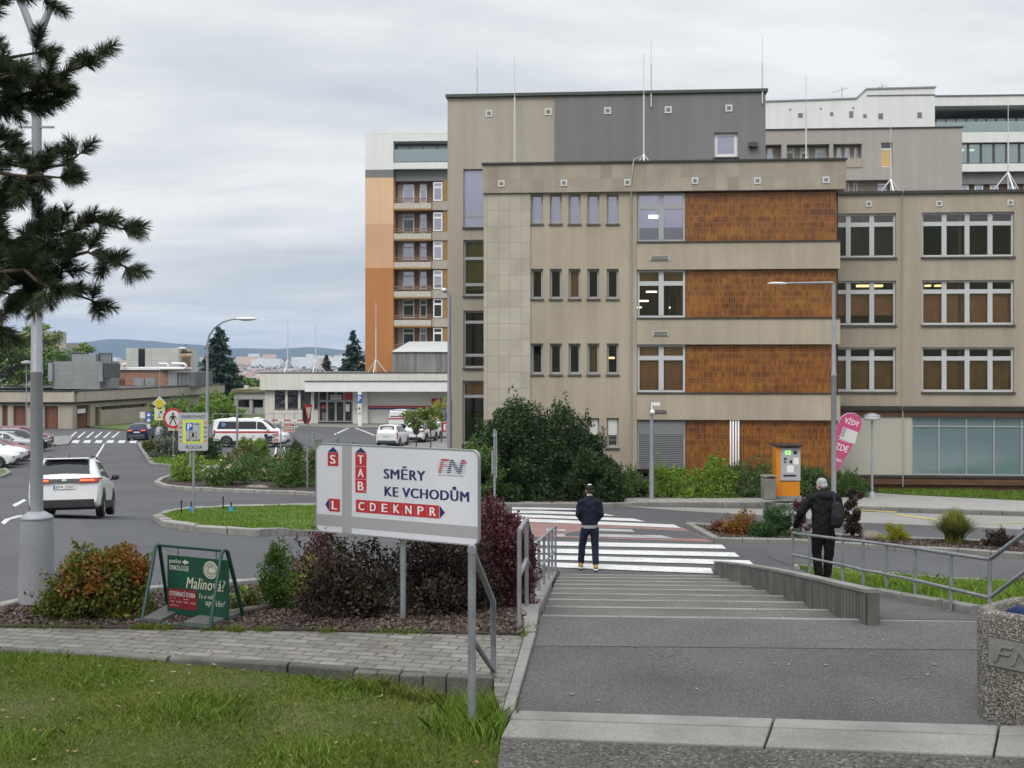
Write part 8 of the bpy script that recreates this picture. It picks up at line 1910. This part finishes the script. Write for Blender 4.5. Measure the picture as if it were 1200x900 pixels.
def limb(mb, pts, rs, n=14):
    """tapered closed tube with ball ends; rs are radii or (across, deep)"""
    for (a, b), (r, q) in zip(zip(pts, pts[1:]), zip(rs, rs[1:])):
        a, b = Vector(a), Vector(b)
        ra = r if isinstance(r, tuple) else (r, r); rb = q if isinstance(q, tuple) else (q, q)
        d = (b - a).normalized(); up = Vector((0, 1, 0)) if abs(d.y) < .8 else Vector((0, 0, 1)); x = up.cross(d).normalized(); y = d.cross(x).normalized(); P_ = []
        for p, (rx, ry), s_ in ((a, ra, 0), (b, rb, 1)):
            for j in range(n): t = 2 * math.pi * j / n; P_.append(p + x * math.cos(t) * rx + y * math.sin(t) * ry)
        mb.faces(P_, [(j, (j + 1) % n, n + (j + 1) % n, n + j) for j in range(n)] + [tuple(range(n - 1, -1, -1)), tuple(range(n, 2 * n))])
    for p, r in zip(pts, rs):
        r = r if isinstance(r, tuple) else (r, r); mb.ball(p, (r[0], r[1], (r[0] + r[1]) / 2 * .9), 12)
def hand(mb, w, d, curl, side, thumb_dir):
    """palm and five fingers from wrist w along direction d, curling towards curl"""
    w, d, c = Vector(w), Vector(d).normalized(), Vector(curl).normalized(); s = d.cross(c).normalized() * side
    pe = w + d * .085
    M = Matrix((s, d, c)).transposed(); mb.ball(w + d * .05, (.040, .055, .017), 12, 0, M); limb(mb, [w - d * .02, w + d * .02], [.026, .027])
    for k, ln in enumerate((.070, .080, .075, .058)):
        o = pe + s * ((k - 1.5) * .0195) - d * (.012 if k in (0, 3) else 0)
        j1 = o + (d * .85 + c * .45).normalized() * ln * .45; j2 = j1 + (d * .35 + c * .95).normalized() * ln * .33; j3 = j2 + (c * .95 - d * .25).normalized() * ln * .28
        limb(mb, [o, j1, j2, j3], [.0095, .009, .0085, .0075], 8)
    o = w + d * .03 - s * .03; t1 = o + (d * .6 - s * .7 + c * .3).normalized() * .04; t2 = t1 + (d * .8 - s * .1 + c * .5).normalized() * .032
    limb(mb, [o, t1, t2], [.013, .011, .009], 8)
def head(mb, c, yaw=0., tilt=0.):
    """skull, jaw, nose, ears, facing +y before turning"""
    M = Matrix.Rotation(yaw, 3, 'Z') @ Matrix.Rotation(tilt, 3, 'X'); c = Vector(c); f = lambda *p: c + M @ Vector(p)
    mb.ball(f(0, -.005, .02), (.076, .096, .095), 18, 0, M); mb.ball(f(0, .030, -.055), (.058, .066, .062), 14, 0, M); mb.ball(f(0, .068, -.09), (.03, .022, .02), 10, 0, M)
    limb(mb, [f(0, .092, .012), f(0, .112, -.02)], [.009, .014], 8)
    mb.ball(f(0, .095, -.058), (.024, .008, .007), 10, 0, M); mb.ball(f(0, .093, -.068), (.022, .008, .007), 10, 0, M)
    for s in (-1, 1):
        mb.ball(f(s * .078, -.005, -.008), (.009, .020, .033), 10, 0, M); mb.ball(f(s * .03, .085, .028), (.022, .012, .007), 10, 0, M); mb.ball(f(s * .045, .06, -.03), (.025, .03, .025), 10, 0, M)
    return f, M
def eyes(f, M, parent):
    s = MB()
    for q in (-1, 1): s.ball(f(q * .031, .083, .010), .011, 10)
    s.build('eye', paint('eye_dark', (.08, .06, .05), .2), parent)
skin = mat('skin', (.50, .29, .21), .5, sc=8, var=.08, fine=60, fvar=.05)
def cloth(n, c, r=.85): return mat(n, c, r, sc=9, var=.2, fine=140, fvar=.25, bump=.15, bdist=.002, spec=.2)
def man_walking():
    p = G(691, 668.5); p.z = Tz(p.x, p.y) + .03
    root = empty('person', p, R(-2), 'man in navy jacket, dark cap and tan shoes walking to the crossing', 'person')
    hip, kn = .93, .50
    fl, fr = (-.18, .10, .085), (.125, -.10, .085); kl, kr = (-.155, .07, .50), (.115, .02, .49); hl, hr = (-.10, 0, .92), (.10, 0, .92)
    sl, sr = (-.20, -.01, 1.405), (.20, -.01, 1.405); el, er = (-.245, -.03, 1.15), (.245, -.03, 1.15); wl, wr = (-.15, .17, 1.0), (.15, .17, 1.0)
    b = MB(); f, M = head(b, (0, .045, 1.655), R(12), R(-8))
    limb(b, [(0, .0, 1.46), (0, .025, 1.58)], [.062, .056]); limb(b, [(0, 0, .95), (0, 0, 1.15), (0, .0, 1.33)], [(.14, .095), (.14, .095), (.145, .085)])
    for s, e, w, sd in ((sl, el, wl, -1), (sr, er, wr, 1)): limb(b, [s, e, w], [.055, .042, .03]); hand(b, w, (-sd * .35, .75, -.45), (-sd, -.1, -.2), sd, 1)
    for h, k, a in ((hl, kl, fl), (hr, kr, fr)): limb(b, [h, k, a], [.085, .058, .042]); limb(b, [a, (a[0], a[1] + .14, .045)], [.042, .034])
    body = remeshed('body', b, skin, root, .0065, 1); eyes(f, M, body)
    j = MB(); limb(j, [(0, .0, .97), (0, .0, 1.12), (0, -.005, 1.28), (0, -.01, 1.385)], [(.185, .135), (.185, .135), (.19, .13), (.165, .115)]); limb(j, [(0, -.005, 1.41), (0, .0, 1.515)], [(.13, .095), (.072, .07)])
    for s, e, w in ((sl, el, wl), (sr, er, wr)): limb(j, [(s[0] * .5, s[1], s[2] + .035), s, e, w], [.075, .07, .06, .05])
    remeshed('jacket', j, cloth('navy_jacket', (.014, .016, .034)), root, .011, 4, .007, 2, .925)
    s = MB(); s.lathe([(.174, .875), (.178, .90), (.178, .94)], 24, 0); s.v = [(x, y * .74, z) for x, y, z in s.v]; s.build('shirt_hem', cloth('grey_shirt', (.36, .36, .40)), root)
    s = MB(); limb(s, [(0, .012, 1.50), (0, .02, 1.545)], [.068, .064]); remeshed('shirt_collar', s, cloth('pale_collar', (.5, .5, .52)), root, .01, 1)
    t = MB(); limb(t, [(0, 0, .88), (0, 0, .97)], [(.168, .122), (.165, .118)])
    for h, k, a in ((hl, kl, fl), (hr, kr, fr)): limb(t, [(h[0] * .8, h[1], .90), (h[0] * 1.0, h[1] + .0, .80), k, (a[0], a[1], .14)], [.098, .098, .078, .068])
    remeshed('jeans', t, cloth('navy_jeans', (.018, .019, .045)), root, .011, 3, .005, 5)
    for a, rz in ((fl, .12), (fr, -.1)):
        s = MB(); y = a[1]; limb(s, [(a[0], y - .045, .065), (a[0], y + .06, .06), (a[0] - rz * .1, y + .17, .042)], [(.048, .05), (.052, .05), (.046, .036)]); limb(s, [(a[0], y - .01, .06), (a[0], y - .01, .14)], [.05, .052])
        so = remeshed('shoe', s, cloth('tan_shoe', (.42, .27, .08)), root, .009, 2)
        q = MB(); limb(q, [(a[0], y - .055, .014), (a[0], y + .06, .014), (a[0] - rz * .1, y + .19, .014)], [(.05, .05), (.055, .05), (.046, .04)]); q.v = [(x, yy, min(max(z, .0), .028)) for x, yy, z in q.v]; q.build('sole', offw, so)
    c = MB(); c.ball(f(0, -.008, .045), (.086, .106, .088), 18, 0, M); cp = remeshed('cap', c, cloth('dark_cap', (.022, .02, .02)), root, .008, 1)
    v = MB(); limb(v, [f(0, .07, .045), f(0, .155, .035)], [(.07, .02), (.05, .012)]); remeshed('cap_visor', v, MATS['dark_cap'], cp, .008, 1)
    v = MB(); v.ball(f(0, -.01, .116), (.05, .06, .025), 14, 0, M); v.build('cap_top', offw, cp)
    h = MB(); h.ball(f(0, -.04, -.015), (.074, .064, .055), 14, 0, M); remeshed('hair', h, mat('dark_hair', (.03, .02, .015), .7), root, .008, 1)
man_walking()
def man_rail():
    d = 19.25; p = Vector(((965 - 600) * d / F, d, Tz((965 - 600) * d / F, d) + .06)); k = d / F
    root = empty('person', p, 0, 'grey-haired man in black hooded jacket with dark backpack holding the railing', 'person')
    hl, hr = (-.10, 0, .92), (.10, 0, .92); kl, kr = (-.105, .05, .50), (.10, .02, .50); fl, fr = (-.075, .0, .08), (.085, .08, .08)
    top = Vector(((931 - 600) * 1., 0, 0)); ry = A1[0].y; hx = (932.5 - 600) * (ry - .25) / F - p.x; hz = zat(625.5, ry - .1) - p.z
    wl = Vector((max(-.46, hx), min(.42, ry - .1 - p.y), min(1.02, max(.88, hz + .09)))); sl, sr = (-.21, -.01, 1.44), (.215, -.01, 1.43); el = (-.37, .04, 1.19); er = (.30, .02, 1.16); wr = (.25, .24, 1.08)
    b = MB(); f, M = head(b, (-.01, .075, 1.645), R(22), R(-20))
    limb(b, [(0, .0, 1.46), (0, .045, 1.57)], [.064, .058]); limb(b, [(0, 0, .95), (0, 0, 1.15), (0, -.01, 1.38)], [(.16, .11), (.16, .12), (.18, .12)])
    limb(b, [sl, el, tuple(wl)], [.055, .042, .03]); hand(b, wl, (-.45, .75, -.25), (.1, .3, -1), -1, 1); limb(b, [sr, er, wr], [.055, .042, .03]); hand(b, wr, (-.2, .9, .1), (-.8, .1, -.4), 1, 1)
    for h, kk, a in ((hl, kl, fl), (hr, kr, fr)): limb(b, [h, kk, a], [.085, .058, .042]); limb(b, [a, (a[0], a[1] + .14, .045)], [.042, .034])
    body = remeshed('body', b, skin, root, .0065, 1); eyes(f, M, body)
    j = MB(); limb(j, [(0, .0, .93), (0, .0, 1.10), (0, -.005, 1.28), (0, -.01, 1.41)], [(.20, .14), (.205, .15), (.215, .15), (.20, .13)])
    for s, e, w in ((sl, el, tuple(wl + (Vector(el) - wl).normalized() * .03)), (sr, er, wr)): limb(j, [(s[0] * .75, s[1], s[2] + .01), s, e, w], [.092, .088, .074, .058])
    limb(j, [(-.085, -.07, 1.47), (0, -.10, 1.475), (.085, -.07, 1.47)], [.06, .07, .06]); limb(j, [(0, 0, 1.45), (0, .01, 1.53)], [(.115, .10), (.09, .085)])
    remeshed('jacket', j, cloth('black_jacket', (.012, .012, .014)), root, .011, 4, .008, 3, .86)
    t = MB(); limb(t, [(0, 0, .86), (0, 0, .96)], [(.175, .13), (.17, .125)])
    for h, kk, a in ((hl, kl, fl), (hr, kr, fr)): limb(t, [(h[0] * .8, h[1], .88), (h[0], h[1], .78), kk, (a[0], a[1], .10)], [.105, .105, .085, .07])
    remeshed('trousers', t, cloth('black_trousers', (.008, .008, .009)), root, .011, 3, .005, 4)
    for a in (fl, fr): s = MB(); limb(s, [(a[0], a[1] - .045, .055), (a[0], a[1] + .06, .055), (a[0], a[1] + .17, .042)], [(.048, .05), (.052, .05), (.046, .036)]); remeshed('shoe', s, cloth('black_shoe', (.012, .012, .012), .5), root, .009, 2)
    h = MB(); h.ball(f(0, -.018, .035), (.084, .098, .088), 18, 0, M); h.ball(f(0, -.05, -.02), (.076, .062, .065), 14, 0, M)
    for q in (-1, 1): h.ball(f(q * .066, .0, .03), (.02, .04, .05), 10, 0, M)
    remeshed('hair', h, mat('grey_hair', (.42, .42, .42), .8, sc=30, var=.35, fine=160, fvar=.4), root, .007, 1, .003, 6)
    # backpack slung on the right shoulder
    s = MB(); limb(s, [(.17, -.20, 1.02), (.18, -.21, 1.15), (.165, -.19, 1.33)], [(.105, .07), (.115, .08), (.09, .06)])
    bp = empty('backpack', p, 0, 'dark backpack hanging from the right shoulder of the grey-haired man', 'backpack'); bm_ = cloth('backpack_cloth', (.020, .020, .024), .7)
    remeshed('bag', s, bm_, bp, .011, 3, .004, 8)
    s = MB(); limb(s, [(.15, -.17, 1.36), (.15, -.05, 1.545), (.14, .07, 1.50), (.15, .15, 1.30), (.17, .12, 1.12)], [(.026, .012)] * 5); remeshed('shoulder_strap', s, bm_, bp, .009, 1)
    s = MB(); limb(s, [(.17, -.285, 1.03), (.175, -.295, 1.14)], [(.07, .022), (.072, .022)]); remeshed('front_pocket', s, bm_, bp, .009, 2)
man_rail()

# ------------------------------------------------------------------ sky, light, air, camera
def world():
    w = bpy.data.worlds.new('World'); SC.world = w; w.use_nodes = True; nt = w.node_tree; bg = nt.nodes['Background']
    sky = N(nt, 'ShaderNodeTexSky', sky_type='NISHITA'); sky.sun_disc = False; sky.sun_elevation = R(SUN_EL); sky.sun_rotation = R(SUN_AZ); sky.air_density = 1.5; sky.dust_density = 3.
    tc = N(nt, 'ShaderNodeTexCoord'); sx = N(nt, 'ShaderNodeSeparateXYZ'); nt.links.new(tc.outputs['Generated'], sx.inputs[0])
    def m(op, a, b=None):
        n = N(nt, 'ShaderNodeMath', operation=op)
        for i, v in enumerate((a, b)):
            if v is None: continue
            if isinstance(v, (int, float)): n.inputs[i].default_value = v
            else: nt.links.new(v, n.inputs[i])
        return n.outputs[0]
    z = m('MAXIMUM', sx.outputs[2], 0.); dz = m('ADD', z, .10)
    cb = N(nt, 'ShaderNodeCombineXYZ'); nt.links.new(m('DIVIDE', sx.outputs[0], dz), cb.inputs[0]); nt.links.new(m('DIVIDE', sx.outputs[1], dz), cb.inputs[1])
    mp = N(nt, 'ShaderNodeMapping'); mp.inputs['Scale'].default_value = (.6, .95, 1); mp.inputs['Rotation'].default_value = (0, 0, R(-14)); mp.inputs['Location'].default_value = CLOC; nt.links.new(cb.outputs[0], mp.inputs[0])
    n1 = N(nt, 'ShaderNodeTexNoise', i_Scale=.55, i_Detail=8., i_Roughness=.56, i_Distortion=.35); nt.links.new(mp.outputs[0], n1.inputs['Vector'])
    n2 = N(nt, 'ShaderNodeTexNoise', i_Scale=2.1, i_Detail=8., i_Roughness=.6, i_Distortion=.2); nt.links.new(mp.outputs[0], n2.inputs['Vector'])
    f = m('ADD', m('MULTIPLY', n1.outputs[0], .72), m('MULTIPLY', n2.outputs[0], .28))
    col = ramp(nt, f, [(.37, (.62, .67, .735)), (.45, (.74, .77, .81)), (.51, (.86, .875, .89)), (.575, (1., 1., .995))])
    # overcast skies are up to three times brighter overhead
    zen = N(nt, 'ShaderNodeMapRange'); zen.inputs[1].default_value = .30; zen.inputs[2].default_value = .95; zen.inputs[3].default_value = 1.; zen.inputs[4].default_value = ZEN; nt.links.new(z, zen.inputs[0])
    cm = N(nt, 'ShaderNodeVectorMath', operation='SCALE'); nt.links.new(col, cm.inputs[0]); nt.links.new(zen.outputs[0], cm.inputs[3])
    sc_ = N(nt, 'ShaderNodeVectorMath', operation='SCALE'); sc_.inputs[3].default_value = 1 / .1; nt.links.new(cm.outputs[0], sc_.inputs[0])   # cloud layer in the sky texture's own units
    nt.links.new(mix(nt, .90, sky.outputs[0], sc_.outputs[0]), bg.inputs[0]); bg.inputs[1].default_value = .1
SUN_EL, SUN_AZ, ZEN, CLOC = 48, 205, 2.6, (3.1, 1.4, 0)
world()
ld = bpy.data.lights.new('sun', 'SUN'); ld.energy = SUN_E = 1.5; ld.angle = R(25); ld.color = (1, .965, .92)
lo = bpy.data.objects.new('sun', ld); COL.objects.link(lo)
a = R(SUN_AZ); dv = Vector((math.sin(a) * math.cos(R(SUN_EL)), math.cos(a) * math.cos(R(SUN_EL)), math.sin(R(SUN_EL)))); lo.rotation_euler = dv.to_track_quat('Z', 'Y').to_euler(); lo.location = (0, -5, 60)
HAZE = True
if HAZE:
    s = MB(); s.box(-6300, 6300, -120, 6600, -60, 190); m = bpy.data.materials.new('haze'); m.use_nodes = True; nt = m.node_tree; nt.nodes.remove(nt.nodes['Principled BSDF'])
    v = N(nt, 'ShaderNodeVolumePrincipled'); v.inputs['Color'].default_value = (.50, .70, 1., 1); v.inputs['Density'].default_value = 1.35e-4; v.inputs['Anisotropy'].default_value = .2
    nt.links.new(v.outputs[0], nt.nodes['Material Output'].inputs['Volume']); MATS['haze'] = m; tag(s.build('haze', m), kind='stuff')
cd = bpy.data.cameras.new('camera'); cam = bpy.data.objects.new('camera', cd); COL.objects.link(cam)
cam.location = (0, 0, CZ); cam.rotation_euler = (R(90), 0, 0); cd.sensor_width = 36; cd.lens = 36 * F / 1200; cd.shift_y = -(450 - HY) / 1200; cd.clip_start = .1; cd.clip_end = 30000
SC.camera = cam
SC.render.engine = 'CYCLES'; cy_ = SC.cycles; cy_.use_denoising = True; cy_.max_bounces = 6; cy_.diffuse_bounces = 3; cy_.glossy_bounces = 3; cy_.transmission_bounces = 3; cy_.transparent_max_bounces = 8; cy_.volume_bounces = 0; cy_.caustics_reflective = False; cy_.caustics_refractive = False
try: cy_.denoiser = 'OPENIMAGEDENOISE'
except Exception: pass
vs = SC.view_settings; vs.view_transform = 'Standard'; vs.look = 'None'; vs.exposure = 0.; vs.gamma = 1.; vs.use_curve_mapping = False
